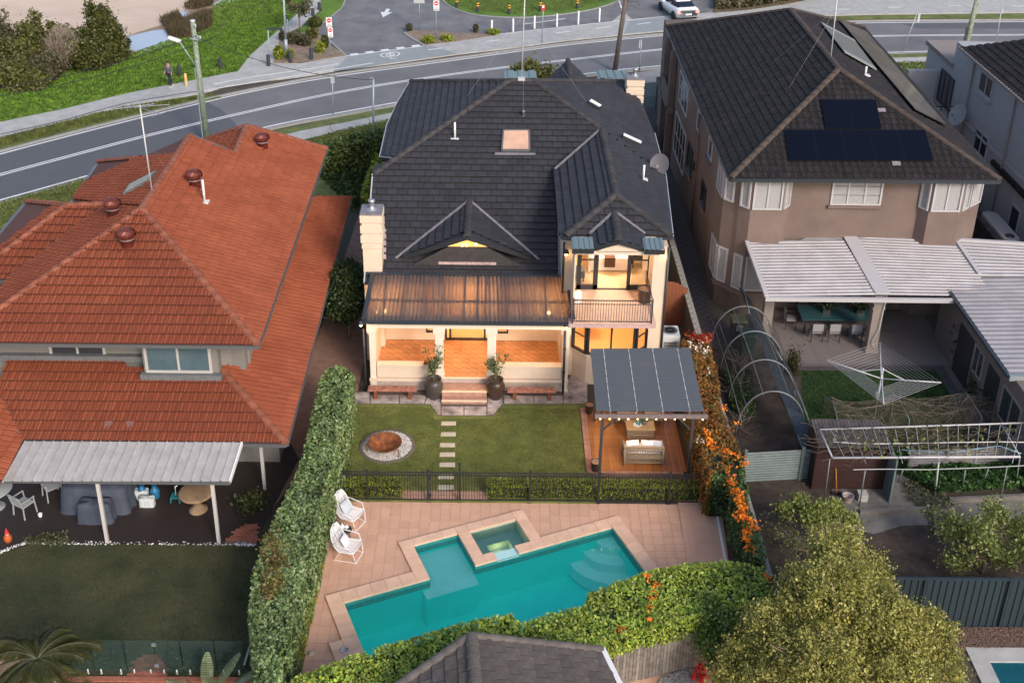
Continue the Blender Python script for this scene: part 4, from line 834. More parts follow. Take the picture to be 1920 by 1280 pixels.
def pebbles(P, r, name, m, **kw):
    P = np.asarray(P); n = len(P); s = r * rng.uniform(.6, 1.3, (n, 1, 1)); o = np.array([[1, 0, 0], [-1, 0, 0], [0, 1, 0], [0, -1, 0], [0, 0, .7], [0, 0, -.7]]); v = P[:, None, :] + o * s * rng.uniform(.7, 1.2, (n, 1, 3)); f = np.array([[0, 2, 4], [2, 1, 4], [1, 3, 4], [3, 0, 4], [2, 0, 5], [1, 2, 5], [3, 1, 5], [0, 3, 5]])
    return npmesh(name, v.reshape(-1, 3), (np.arange(n)[:, None, None] * 6 + f).reshape(-1, 3), m, **kw)
pebbles(P, .035, 'pebble_edging', m_peb, kind='stuff', label='white pebbles edging the dark patio deck', cat='pebbles')
# ---- things under the patio roof
def plastic_chair(loc, rz, label, m, name='patio_chair', grp=None):
    t = thing(name, label, 'chair', (0, 0, 0), group=grp, world=False); b = B(); b.box(-.24, .24, -.22, .22, .41, .44); b.obj('seat', m, t)
    for i, (x, y) in enumerate(((-.23, -.21), (.23, -.21), (-.23, .21), (.23, .21))): b = B(); b.bar((x * 1.12, y * 1.15, 0), (x, y, .64 if y < 0 else .42), .035); b.obj('leg', m, t)
    b = B(); b.bar((-.23, .22, .42), (-.24, .32, .86), .035); b.bar((.23, .22, .42), (.24, .32, .86), .035); b.bar((-.24, .32, .86), (.24, .32, .86), .04)
    for k in range(6): x = -.17 + k * .068; b.bar((x, .23, .46), (x, .32, .86), .03, .012)
    b.obj('backrest', m, t)
    for x in (-.26, .26): b = B(); b.bar((x, -.24, .64), (x, .28, .66), .045, .025); b.obj('armrest', m, t)
    t.location = loc; t.rotation_euler = (0, 0, rz); return t
m_greyw = mat('grey_white_plastic', (.34, .36, .37), .6)
plastic_chair(G(48, 962, .05), R_(150), 'pale slatted patio chair in front, under the white patio roof of the red-roofed house', m_greyw, grp='patio chairs'); plastic_chair(G(100, 930, .05), R_(40), 'pale slatted patio chair behind, beside the round grey patio table', m_greyw, grp='patio chairs')
t = thing('round_table', 'round grey patio table at the left edge under the white patio roof', 'table', G(-8, 950, .05)); q = G(-8, 950, .05); b = B(); b.lathe([(.60, .70), (.62, .72), (.60, .74), (0, .745)], q, 24); b.obj('tabletop', m_greyw, t); b = B(); b.lathe([(.3, 0), (.05, .05), (.04, .7)], q, 12); b.obj('pedestal', m_greyw, t)
m_cover = mat('blue_grey_cover', (.055, .068, .10), .75, .2, 3, bump=.6, bscale=6)
def draped(name, x0, x1, y0, y1, h, label, cat, m, flare=.12, seed=1, nx=26, ny=16, z=.05):
    r = random.Random(seed); vs = []; fs = []; b = B(); ring = []
    N_ = 44; rows = [(1.0 + flare, 0), (1.0 + flare * .7, .2), (1 + flare * .3, .6), (1, .92), (.93, 1.0), (.5, 1.03), (.0001, 1.04)]
    for sc, hz in rows:
        for k in range(N_):
            a = 2 * math.pi * k / N_; cx, sx = math.cos(a), math.sin(a); m_ = max(abs(cx), abs(sx)); sq = .82 / m_ + .18; wv = 1 + (.035 * math.sin(a * 9 + seed) + .02 * math.sin(a * 17 + seed * 2)) * (1 - hz * .8)
            vs.append(((x0 + x1) / 2 + (x1 - x0) / 2 * cx * sq * sc * wv, (y0 + y1) / 2 + (y1 - y0) / 2 * sx * sq * sc * wv, z + h * (hz + .02 * math.sin(a * 4 + seed) * (hz > .5))))
    for i in range(len(rows) - 1):
        for k in range(N_): fs.append((i * N_ + k, i * N_ + (k + 1) % N_, (i + 1) * N_ + (k + 1) % N_, (i + 1) * N_ + k))
    b.add(vs, fs, 0, True); return b.obj(name, m, label=label, cat=cat)
q = G(180, 965, .05); draped('covered_furniture', q[0] - 1.1, q[0] + 1.0, q[1] + .05, q[1] + 1.3, .95, 'large heap of furniture under a blue-grey cover on the dark patio', 'covered furniture', m_cover, seed=3)
q = G(178, 985, .05); draped('covered_barbecue', q[0] - .52, q[0] + .5, q[1] + .05, q[1] + .55, .72, 'lower box-shaped barbecue under a blue-grey cover, in front of the bigger covered heap', 'barbecue', m_cover, seed=5)
m_bag = mat('white_bag', (.55, .60, .62), .7, .25, 14, bump=.6, bscale=14)
for (u, v, r, lb) in ((263, 938, .25, 'crumpled white and yellow sack behind the other sack on the dark patio'), (275, 952, .24, 'upright white sack in front of the other sack on the dark patio')): q = G(u, v, .05); draped('sack', q[0] - r, q[0] + r, q[1], q[1] + r * 1.1, .33, lb, 'sack', m_bag, flare=.0, seed=int(u))
for u, lb in ((268, 'smaller blue gas bottle behind the white sacks'), (292, 'right-hand blue gas bottle behind the white sacks')): q = G(u, 932, .05); b = B(); b.lathe([(.12, 0), (.15, .05), (.16, .3), (.1, .4), (.06, .42), (.08, .5)], q, 14); b.obj('gas_bottle', mat('blue_paint', (.02, .16, .32), .4), label=lb, cat='gas bottle')
q = G(329, 943, .05); t = thing('step_stool', 'small teal step stool with a white handle on the dark patio', 'step stool', q); b = B(); b.box(q[0] - .16, q[0] + .16, q[1], q[1] + .3, .22, .25); b.obj('tread', mat('teal_plastic', (.03, .25, .28), .5), t)
for x in (-.15, .15):
    for y in (0, .28): b = B(); b.bar((q[0] + x, q[1] + y, .05), (q[0] + x * .9, q[1] + y, .23), .03); b.obj('leg', MATS['teal_plastic'], t)
b = B(); b.tube([(q[0], q[1] + .15, .25), (q[0], q[1] + .17, .6), (q[0] + .08, q[1] + .17, .62)], .02, 6); b.obj('handle', m_white, t)
q = G(372, 955, .05); t = thing('pedestal_table', 'round stone pedestal table behind the right post of the white patio roof', 'table', q); ms_ = mat('sandstone', (.30, .20, .12), .8, .2, 5); b = B(); b.lathe([(.50, .66), (.56, .68), (.56, .73), (.5, .75), (0, .75)], q, 26); b.obj('tabletop', ms_, t); b = B(); b.lathe([(.30, 0), (.30, .06), (.16, .14), (.12, .3), (.2, .42), (.12, .52), (.22, .66)], q, 16); b.obj('pedestal', ms_, t)
q = G(76, 968, .05); b = B(); b.lathe([(.05, 0), (.07, .12), (.05, .12), (.04, .03)], q, 10); b.obj('mug', m_white, label='small white mug standing on the dark patio deck', cat='mug')
q = G(16, 1014, .05); t = thing('garden_gnome', 'garden gnome with a red hat near the pebble edging', 'gnome', q); b = B(); b.lathe([(.09, 0), (.13, .08), (.12, .2), (.06, .26)], q, 12); b.obj('body', mat('orange_paint', (.45, .10, .02), .6), t); b = B(); b.ball(q + [0, 0, .30], .07); b.obj('head', mat('gnome_skin', (.6, .35, .25), .6), t); b = B(); b.lathe([(.075, .32), (.05, .4), (.005, .52)], q, 12); b.obj('hat', mat('red_paint', (.5, .02, .02), .5), t)
# tv antenna on the red roof
def antenna(base, h, label, yagis, lean=0., guy=()):
    t = thing('tv_antenna', label, 'tv antenna', base); base = np.array(base); b = B(); top = base + [lean, 0, h]; b.tube([base - [0, 0, .2], top], .028, 6); b.obj('mast', m_lightm, t)
    for (z, ang, L, n, el) in yagis:
        c_ = base + (top - base) * z; d = np.array([math.cos(ang), math.sin(ang), 0]); e = np.array([-d[1], d[0], 0]); b = B(); b.tube([c_ - d * L * .3, c_ + d * L * .7], .014, 4)
        for k in range(n): p = c_ + d * L * (-.28 + .96 * k / max(1, n - 1)); s = el * (1 - .4 * k / n) / 2; b.tube([p - e * s, p + e * s], .008, 4)
        b.obj('yagi', m_metal, t)
    for g in guy: b = B(); b.tube([base + (top - base) * .7, g], .006, 3); b.obj('guy_wire', m_metal, t)
    return t
q = ul(285, 361); q[2] = A[2]; q[1] = G(285, 361, A[2])[1]; q[0] = A[0]; h_ = AY(262, 197, q[1])
antenna(q, h_[2] - q[2], 'tall tv antenna with three yagi arms on the ridge of the red roof', [(.99, R_(205), 1.6, 11, .5), (.97, R_(-35), 1.5, 2, .9), (.98, R_(15), 1.4, 2, .7)], lean=h_[0] - q[0], guy=[ul(240, 330), ur(330, 350)])
# ---- glass pool fence, brick path, strip hedges, palm, strelitzia at the bottom left
gf = thing('glass_fence', 'frameless glass pool fence across the bottom of the dark lawn', 'fence', G(260, 1270)); m_fglass = mat('fence_glass', (.10, .15, .15), .03, trans=.86, alpha=(.86, .93, .92))
gy_ = G(260, 1262)[1]
xs_ = [-13.2, -11.9, -10.9, -9.85, -9.0, -7.85, -7.0, -6.4]
xs_ = [G(u, 1262)[0] for u in (60, 120, 178, 240, 296, 345, 408, 462)]
for i in range(len(xs_) - 1):
    b = B(); b.box(xs_[i] + .02, xs_[i + 1] - .02, gy_, gy_ + .012, .08, 1.2); b.obj('pane', m_fglass, gf)
    for x in (xs_[i] + .18, xs_[i + 1] - .18): b = B(); b.lathe([(.05, 0), (.03, .03), (.025, .14), (.0, .15)], (x, gy_, .02), 10); b.obj('spigot', m_metal, gf)
for z in (.25, 1.0): b = B(); b.box(xs_[4] - .05, xs_[4] + .07, gy_ - .02, gy_ + .03, z, z + .09); b.obj('hinge', m_metal, gf)
b = B(); b.box(xs_[3] - .04, xs_[3] + .04, gy_ - .03, gy_ + .04, .95, 1.05); b.obj('latch', m_dkframe, gf)
bp_ = sheet('brick_path', [(238, 1300), (243, 1262), (252, 1243), (270, 1230), (295, 1229), (309, 1240), (311, 1260), (303, 1300)], .03, MATS['red_brick_grout'], .03)
poly = [tuple(G(u, v)[:2]) for u, v in [(238, 1300), (243, 1262), (252, 1243), (270, 1230), (295, 1229), (309, 1240), (311, 1260), (303, 1300)]]
for i in range(12):
    for j in range(26):
        x, y = poly[0][0] - .4 + i * .22 + (j % 2) * .11, poly[0][1] - .1 + j * .11
        if inpoly(x + .1, y + .05, poly): inst('brick', bm, Matrix.Translation((x, y, .03)), bp_)
# ================================================================= POOL
PA = np.array(G(645, 1130, .03)[:2]); pu = np.array([.92355, .38349]); pv = np.array([-pu[1], pu[0]]); PR = math.atan2(pu[1], pu[0])
def pp(s, t, z=0.): q = PA + pu * s + pv * t; return (q[0], q[1], z)
def pbox(b, s0, s1, t0, t1, z0, z1, mi=0): return b.hexa([pp(s0, t0, z0), pp(s1, t0, z0), pp(s1, t1, z0), pp(s0, t1, z0)], [pp(s0, t0, z1), pp(s1, t0, z1), pp(s1, t1, z1), pp(s0, t1, z1)], mi)
def ploc(x, y): d = np.array([x, y]) - PA; return d @ pu, d @ pv
regs = [(0, 8.8, -3.2, 0), (2.65, 4.12, 0, 1.55), (4.5, 6.1, .35, 1.5)]
m_plast = mat('pool_plaster', (.04, .96, .85), .7, .05, 2.0, bump=.1)
m_plast2 = mat('pool_band_tile', (.03, .22, .21), .4, .2, 8)
pool = thing('swimming_pool', 'turquoise swimming pool with a shallow shelf and raised square spa, edged in peach stone', 'swimming pool', pp(4.4, -1.6, 0))
b = B(); D_ = -1.45
pbox(b, -.15, 8.95, -3.35, .0, D_ - .1, D_); pbox(b, -.15, 0, -3.2, .0, D_, -.0); pbox(b, 8.8, 8.95, -3.2, 0, D_, 0.0); pbox(b, -.15, 8.95, -3.35, -3.2, D_, 0)
pbox(b, 0, 2.65, 0, .15, D_, 0); pbox(b, 4.12, 4.84, 0, .15, D_, 0); pbox(b, 4.84, 5.56, 0.0, .15, D_, -.06); pbox(b, 5.56, 8.8, 0, .15, D_, 0)
pbox(b, 2.42, 4.03, -.36, 1.70, D_, -.38); pbox(b, 2.5, 2.65, 0.15, 1.7, -.38, 0); pbox(b, 4.12, 4.27, 0.15, 1.7, -.38, 0); pbox(b, 2.65, 4.12, 1.55, 1.7, -.38, 0); pbox(b, 4.03, 4.12, .0, 1.7, D_, -.38)
b.obj('pool_shell', m_plast, pool)
b = B(); pbox(b, 2.425, 4.105, -.355, 1.54, -.379, -.372); b.obj('shelf_floor', mat('pale_shelf', (.85, .98, .92), .7, .06, 2), pool)
b = B()
for i, (r, z) in enumerate(((1.45, -.95), (1.0, -.62), (.55, -.32))):
    n = 10; P = [(8.8, -.0)] + [(8.8 - r * math.cos(a), -r * math.sin(a)) for a in np.linspace(0, math.pi / 2, n)]
    b.prism([pp(*q)[:2] for q in P], -1.4, z)
b.obj('pool_steps', mat('pool_step', (.75, .97, .92), .7), pool)
b = B()
for s0, s1, t0, t1 in ((0, 2.65, -.012, 0), (4.12, 8.8, -.012, 0), (8.788, 8.8, -3.2, -.012), (0, .012, -3.2, -.012), (2.65, 2.662, 0, 1.55), (4.108, 4.12, 0, 1.55), (2.662, 4.108, 1.538, 1.55)): pbox(b, s0 + .001, s1 - .001, t0 - .002, t1 - .002, -.28, .0)
b.obj('waterline_tile', m_plast2, pool)
# spa
b = B(); pbox(b, 4.5, 6.1, .35, 1.5, -1.0, -.62); pbox(b, 4.5, 4.95, .35, 1.5, -.62, -.38); pbox(b, 5.7, 6.1, .35, 1.5, -.62, -.38); pbox(b, 4.95, 5.7, 1.15, 1.5, -.62, -.38)
for q in ((4.4, 4.5, .25, 1.6), (6.1, 6.2, .25, 1.6), (4.5, 6.1, 1.5, 1.6), (4.5, 4.84, .25, .35), (5.56, 6.1, .25, .35)): pbox(b, *q, -1, 0)
pbox(b, 4.84, 5.56, .15, .35, -1, -.03); b.obj('spa_shell', mat('spa_plaster', (.30, .42, .40), .7, .1, 3), pool)
b = B(); b.lathe([(.09, 0), (.10, .02), (.0, .03)], pp(5.3, .86, -.62), 14); sp_ = b.obj('spa_lamp', mat('spa_lamp_glow', (1, .8, .2), .5, emit=(1, .72, .10), es=16), pool); lamp('lamp_light', pp(5.3, .86, -.50), 2.5, color=(1, .82, .5), r=.08, parent=sp_)
def watermat(name, tint, surf=(.02, .05, .05), k=.82, bump=.25):
    m = bpy.data.materials.new(name); m.use_nodes = True; t = m.node_tree; L = t.links.new; t.nodes.clear(); o = t.nodes.new('ShaderNodeOutputMaterial'); tr = t.nodes.new('ShaderNodeBsdfTransparent'); tr.inputs[0].default_value = tint + (1,)
    gl = t.nodes.new('ShaderNodeBsdfGlossy'); gl.inputs['Roughness'].default_value = .03; fr = t.nodes.new('ShaderNodeFresnel'); fr.inputs[0].default_value = 1.33; nz = t.nodes.new('ShaderNodeTexNoise'); nz.inputs['Scale'].default_value = 2.2; nz.inputs['Detail'].default_value = 3; tc = t.nodes.new('ShaderNodeTexCoord'); L(tc.outputs['Object'], nz.inputs['Vector'])
    bp = t.nodes.new('ShaderNodeBump'); bp.inputs['Strength'].default_value = bump; bp.inputs['Distance'].default_value = .03; L(nz.outputs[0], bp.inputs['Height']); L(bp.outputs[0], fr.inputs['Normal']); L(bp.outputs[0], gl.inputs['Normal'])
    df = t.nodes.new('ShaderNodeBsdfDiffuse'); df.inputs[0].default_value = surf + (1,); m1 = t.nodes.new('ShaderNodeMixShader'); m1.inputs[0].default_value = k; L(df.outputs[0], m1.inputs[1]); L(tr.outputs[0], m1.inputs[2]); m2 = t.nodes.new('ShaderNodeMixShader'); L(fr.outputs[0], m2.inputs[0]); L(m1.outputs[0], m2.inputs[1]); L(gl.outputs[0], m2.inputs[2]); L(m2.outputs[0], o.inputs[0]); return m
m_pw = watermat('pool_water', (.70, .995, .95), (.03, .80, .74), .86, .08)
b = B()
for q in ((0.012, 8.788, -3.2, -.013), (2.662, 4.108, -.013, 1.538)): b.quad(pp(q[0], q[2], -.1), pp(q[1], q[2], -.1), pp(q[1], q[3], -.1), pp(q[0], q[3], -.1))
b.obj('water', m_pw, pool, kind='stuff')
b = B(); b.quad(pp(4.501, .351, -.05), pp(6.099, .351, -.05), pp(6.099, 1.499, -.05), pp(4.501, 1.499, -.05)); b.obj('spa_water', watermat('spa_water_surface', (.80, .95, .95), (.04, .32, .32), .90, .06), pool)
b = B(); pbox(b, 4.84, 5.56, -.03, .36, -.03, -.012); b.obj('spillway', mat('wet_lip', (.45, .72, .72), .15), pool)
m_cope = mat('peach_coping', (.72, .47, .33), .7, .1, 3, island=.07, bump=.15)
def coping(s0, s1, t0, t1, L=.46, z=.08):
    hor = (s1 - s0) > (t1 - t0); n = max(1, round(((s1 - s0) if hor else (t1 - t0)) / L))
    for i in range(n):
        g = .004; b = B()
        if hor: a = s0 + (s1 - s0) * i / n; c = s0 + (s1 - s0) * (i + 1) / n; pbox(b, a + g, c - g, t0 + g, t1 - g, -.02, z + random.uniform(-.002, .002))
        else: a = t0 + (t1 - t0) * i / n; c = t0 + (t1 - t0) * (i + 1) / n; pbox(b, s0 + g, s1 - g, a + g, c - g, -.02, z + random.uniform(-.002, .002))
        b.obj('coping_stone', m_cope, pool)
for q in ((-.45, 2.25, .0, .45), (2.25, 2.65, .0, 1.55), (2.25, 4.12, 1.55, 1.85), (4.12, 4.5, 0.0, 1.85), (4.5, 6.1, 1.5, 1.85), (6.1, 6.47, .35, 1.85), (4.5, 4.84, .0, .35), (5.56, 6.47, .0, .35), (6.47, 9.24, 0, .42), (8.8, 9.24, -3.6, 0), (-.45, 0, -3.6, 0), (-.82, -.45, -2.1, -1.38), (0, 8.8, -3.6, -3.2)): coping(*q)
b = B(); q = pp(-.48, -1.78, .08); b.lathe([(.13, 0), (.13, .008), (.10, .01), (.095, .002), (.0, .0)], q, 20); b.obj('skimmer_lid', m_metal, pool)
q = G(583, 1224, 0); b = B(); b.lathe([(.10, 0), (.10, .015), (0, .018)], q, 16); b.obj('drain_cover', mat('cream_plastic', (.6, .5, .36), .6), label='round cream cover set in the paving left of the pool corner', cat='drain cover')
# ---- pavers
m_pav = mat('peach_paver', (.64, .385, .265), .75, .10, 1.2, island=.07, bump=.15)
pd = B(); pave = []; Wp = .322; ox = -5.6; dyf = 30.62
def inreg(s, t, m): return any(a - m < s < b_ + m and c - m < t < d + m for a, b_, c, d in regs)
for i in range(44):
    for j in range(36):
        x, y = ox + i * Wp, dyf - (j + 1) * Wp
        if x > 8.0 or y < 19.3: continue
        cs = [ploc(x + a, y + c) for a in (0, Wp / 2, Wp) for c in (0, Wp / 2, Wp)]
        if any(inreg(s, t, .02) for s, t in cs): continue
        pave.append((x, y)); pd.box(x, x + Wp, y, y + Wp, -.06, -.012)
pdk = pd.obj('pool_deck', mat('paver_grout', (.50, .30, .21), .9), kind='structure')
b = B(); b.box(.006, Wp - .006, .006, Wp - .006, -.012, .0); pm = mesh_of(b, 'paver', m_pav); rest = B(); vis = [p for p in pave if p[1] > 21.5]; vis.sort(key=lambda p: (abs(p[0] - 0.5) + abs(p[1] - 27) * .6))
for k, (x, y) in enumerate(pave):
    pass
sel = set(vis[:292])
for (x, y) in pave:
    if (x, y) in sel: inst('paver', pm, Matrix.Translation((x, y, random.uniform(-.001, .002))), pdk)
    else: rest.box(x + .006, x + Wp - .006, y + .006, y + Wp - .006, -.012, .0)
rest.obj('paver_field', m_pav, pdk, kind='stuff')
# raised ramp of tiles at the right of the deck, white edging
rp_ = sheet('tiled_ramp', [(1271, 938), (1350, 936), (1366, 1050), (1292, 1080)], .035, m_pav, .05)
g0 = [AY(0, 0, 1)] if 0 else None
b = B(); a0, a1, a2, a3 = G(1271, 938, .04), G(1350, 936, .04), G(1362, 1052, .04), G(1292, 1080, .04)
for k in range(1, 5): p, q = a0 + (a1 - a0) * k / 5, a3 + (a2 - a3) * k / 5; bandmesh(b, [p[:2], q[:2]], .012, .037, .003)
for k in range(1, 12): p, q = a0 + (a3 - a0) * k / 12, a1 + (a2 - a1) * k / 12; bandmesh(b, [p[:2], q[:2]], .012, .0385, .003)
b.obj('grout_line', mat('pale_grout', (.62, .45, .36), .9), rp_, kind='stuff')
b = B(); b.bar(G(1345, 968, .05), G(1362, 1056, .05), .07, .05); b.obj('white_edging', m_white, label='white edging strip beside the tiled ramp right of the pool', cat='edging strip')
sheet('dark_side_strip', [(1347, 938), (1380, 938), (1425, 1060), (1364, 1060)], .02, mat('maroon_paving', (.10, .045, .04), .8, .3, 3), .04)
st = B(); st.box(-3.05, -.25, 30.66, 31.12, 0, .05); st = st.obj('tiled_step', mat('paver_grout2', (.3, .17, .12), .9), kind='structure')
b = B(); b.box(.006, .316, .006, .21, 0, .012); sm_ = mesh_of(b, 'step_paver', m_step)
for i in range(9):
    for j in range(2): inst('step_paver', sm_, Matrix.Translation((-3.04 + i * .311, 30.67 + j * .22, .05)), st)
# ---- stone paving by the house, stepping stones
m_flag = mat('worn_flagstone', (.17, .125, .11), .85, .35, 2.2, (.58, .50, .47), bump=.3, bscale=25, detail=8)
fl_ = sheet('flagstone_paving', [(650, 757), (805, 757), (822, 779), (925, 779), (944, 757), (1102, 757), (1102, 690), (1060, 700), (650, 735)], .065, mat('paving_joint', (.10, .08, .07), .9), .06)
sl_ = [[(652, 756), (693, 756), (693, 735), (656, 735)], [(695, 756), (748, 756), (748, 741), (695, 741)], [(750, 756), (795, 756), (800, 741), (750, 741)], [(797, 756), (807, 757), (821, 777), (826, 777), (826, 741), (803, 741)], [(828, 778), (869, 778), (869, 762), (828, 762)], [(871, 778), (912, 778), (912, 762), (871, 762)], [(914, 778), (924, 778), (942, 757), (940, 741), (914, 741)], [(945, 756), (1000, 756), (1000, 742), (945, 742)], [(1002, 756), (1055, 756), (1055, 742), (1002, 742)], [(1057, 756), (1101, 756), (1101, 712), (1075, 700), (1057, 722)]]
for s in sl_:
    w = [tuple(G(u, v, .07)[:2]) for u, v in s]; a = sum(w[i][0] * w[(i + 1) % len(w)][1] - w[(i + 1) % len(w)][0] * w[i][1] for i in range(len(w))); b = B(); b.prism(w if a > 0 else w[::-1], .065, .08 + random.uniform(0, .004)); b.obj('flagstone', m_flag, fl_)
m_ss = mat('pale_stepping_stone', (.52, .46, .36), .8, .15, 4, bump=.2)
for u, v in ((841, 793.4), (840.6, 813.5), (839, 833.8), (838.8, 851.5), (838.5, 870.6), (835.9, 893), (835.6, 913)):
    q = G(u, v, .07); b = B(); w, d = .27, .125; b.prism([(q[0] - w, q[1] - d), (q[0] + w, q[1] - d + .01), (q[0] + w - .01, q[1] + d), (q[0] - w + .01, q[1] + d - .01)], .03, .075); b.obj('stepping_stone', m_ss, lawn, bevel=.012)
# grass blades on the lawn
m_bl = leafmat('lawn_blades', [(.11, .165, .035), (.18, .215, .055), (.25, .24, .08), (.13, .19, .035)], .8)
P = ingon([(-5.4, 31.2), (-5.4, 36.1), (3.3, 36.1), (3.3, 31.2)], 70000, ZL); fp_ = G(726, 836, .06)
keep = (np.hypot(P[:, 0] - fp_[0], P[:, 1] - fp_[1]) > .9)
for u, v in ((841, 793.4), (840.6, 813.5), (839, 833.8), (838.8, 851.5), (838.5, 870.6), (835.9, 893), (835.6, 913)): q = G(u, v, .07); keep &= ~((abs(P[:, 0] - q[0]) < .28) & (abs(P[:, 1] - q[1]) < .135))
for s in sl_: pass
keep &= ~((P[:, 1] > 35.9) | ((P[:, 1] > 35.2) & (abs(P[:, 0] + 1.1) < 1.15)))
blades(P[keep], .028, .03, 'lawn_grass', m_bl, kind='stuff', label='short green lawn between the house and the pool fence', cat='grass')
P = ingon([(-17, 21), (-6.5, 21), (-6.7, 29.4), (-17, 29.2)], 60000, .02); blades(P, .03, .03, 'dull_grass', leafmat('dull_blades', [(.032, .05, .014), (.06, .07, .026), (.10, .092, .045), (.03, .06, .012)], .9), kind='stuff', label='dull brown-green lawn left of the tall hedge', cat='grass')
# ---- fire pit
m_rust = mat('rusted_steel', (.15, .038, .014), .75, .45, 5, (.34, .11, .03), bump=.3)
b = B(); q = fp_; b.lathe([(.80, 0), (.92, .035), (.97, .03), (.99, -.02)], (q[0], q[1], .06), 40); b.obj('gravel_surround', mat('steel_edging', (.13, .11, .09), .9), lawn)
P = ingon([(q[0] + .86 * math.cos(a), q[1] + .86 * math.sin(a)) for a in np.linspace(0, 6.28, 30)], 5200, .07); P[:, 2] += rng.uniform(0, .02, len(P)); pebbles(P, .022, 'fire_pit_gravel', mat('white_gravel', (.62, .60, .58), .9, island=.3), kind='stuff', label='white gravel circle under the rusty fire bowl', cat='gravel')
fb = thing('fire_pit', 'round rusty steel fire bowl on three legs over a white gravel circle', 'fire pit', (q[0], q[1], .07)); c = AY(722, 828, q[1] + .0); c = (G(722, 829, .42)[0], G(722, 829, .42)[1], .42)
b = B(); b.lathe([(.02, -.28), (.22, -.25), (.44, -.12), (.575, .0), (.59, .02), (.57, .02), (.43, -.10), (.21, -.23), (.0, -.25)], c, 36); b.obj('bowl', m_rust, fb)
for a in (-40, 75, 190):
    a = R_(a); d = np.array([math.cos(a), math.sin(a), 0]); cc = np.array(c); b = B(); b.tube([cc + d * .48 + [0, 0, -.03], cc + d * .64 + [0, 0, -.02], cc + d * .66 + [0, 0, -.2], cc + d * .62 + [0, 0, -.34]], .018, 5); b.obj('leg', m_rust, fb)
# ---- urns with plants, benches, odds and ends
m_pot = mat('brown_glaze', (.055, .032, .024), .25, .2, 4); m_pot2 = mat('grey_brown_glaze', (.060, .050, .048), .35, .15, 4)
m_leaf = leafmat('pot_leaves', [(.06, .10, .03), (.12, .16, .06), (.16, .20, .09)])
for i, (u, v, m, lb) in enumerate(((813, 753, m_pot2, 'tall dark glazed urn with the bushier shrub, left of the veranda steps'), (929, 754, m_pot, 'tall dark glazed urn with the sparser shrub, right of the veranda steps'))):
    q = G(u, v, .08); q[1] += .3; t = thing('plant_urn', lb, 'plant pot', (q[0], q[1], .08), group='urns beside the steps')
    b = B(); b.lathe([(.20, 0), (.27, .15), (.345, .42), (.35, .58), (.28, .74), (.25, .78), (.29, .83), (.27, .84), (.22, .77), (.20, .70)], (q[0], q[1], .08), 28); b.obj('urn', m, t)
    b = B(); b.lathe([(.24, 0), (0, .01)], (q[0], q[1], .80), 16); b.obj('potting_soil', m_soil, t)
    b = B(); P = []; 
    for k in range(11 if i == 0 else 9):
        a = random.uniform(0, 6.28); h = random.uniform(.6, 1.55 if i == 0 else 1.25); rr_ = random.uniform(.1, .42); tip = np.array([q[0] + rr_ * math.cos(a), q[1] + rr_ * math.sin(a) * .6, .85 + h]); mid = np.array([q[0] + rr_ * .3 * math.cos(a), q[1], .85 + h * .5]); b.tube([(q[0], q[1], .8), mid, tip], .012, 4, r1=.004)
        for _ in range(50): s = random.uniform(.15, 1) ; p = mid * (1 - s) + tip * s; P.append(p + rng.normal(size=3) * [.07, .07, .06])
    b.obj('stem', mat('green_stem', (.12, .10, .05)), t, kind='stuff'); leafcloud(P, .052, 'foliage', m_leaf, t, kind='stuff')
for i, (u0, u1, v) in enumerate(((690, 781, 729), (951, 1042, 729))):
    y = 36.5; x0, x1 = AY(u0, v, y)[0], AY(u1, v, y)[0]; t = thing('bench', ['low red timber slab bench left of the steps, near the left urn', 'low red timber slab bench right of the steps, near the right urn'][i], 'bench', ((x0 + x1) / 2, y, .08), group='benches against the veranda'); b = B()
    b.box(x0, x1, y - .17, y + .17, .43, .49); b.obj('seat', mat('worn_red_timber', (.30, .085, .05), .6, .45, 9, (.48, .22, .17)), t, bevel=.01)
    for x in (x0 + .22, x1 - .3): b = B(); b.box(x, x + .13, y - .13, y + .13, .08, .43); b.obj('leg', m_timber, t)
q = AY(799, 686, 37.1); t = thing('small_crate', 'small wooden crate holding a dark ball on the veranda parapet', 'crate', (q[0], 37.14, 1.17)); b = B(); b.box(q[0] - .08, q[0] + .06, 37.05, 37.2, 1.17, 1.27); b.obj('crate', m_timber, t); b = B(); b.ball((q[0] + .14, 37.13, 1.235), .065); b.obj('ball', m_dkframe, t)
def tub(q, r, h, m, label, cat='plant pot', soil=True, name='planter'):
    t = thing(name, label, cat, q); b = B(); b.lathe([(r * .72, 0), (r * .9, h * .4), (r, h * .92), (r * 1.06, h), (r * .95, h), (r * .9, h * .9)], q, 24); b.obj('pot', m, t); b = B(); b.lathe([(r * .93, 0), (0, .01)], (q[0], q[1], q[2] + h * .93), 18); b.obj('potting_soil', mat('tan_soil', (.30, .17, .10), .9, .3, 12), t); return t
q = G(1105, 776, .1); tub(q + [0, .1, 0], .17, .36, m_pot, 'dark brown pot at the far left corner of the timber deck'); q = G(1117, 884, .1); tub(q + [0, .08, 0], .18, .38, m_pot, 'dark brown pot at the near left corner of the timber deck')
q = AY(1207, 556, 38.3); tub(np.array((q[0], 38.2, BZ)), .26, .60, m_pot, 'big dark brown pot on the lit balcony'); q = AY(1082, 560, 38.2); t = thing('side_table', 'small white drum stool at the left end of the balcony', 'stool', (q[0], 38.2, BZ)); b = B(); b.lathe([(.16, 0), (.17, .2), (.16, .42), (0, .43)], (q[0], 38.2, BZ), 18); b.obj('drum', m_white, t); b = B(); b.lathe([(.178, .19), (.178, .23)], (q[0], 38.2, BZ), 18); b.obj('rim', m_whitep, t)
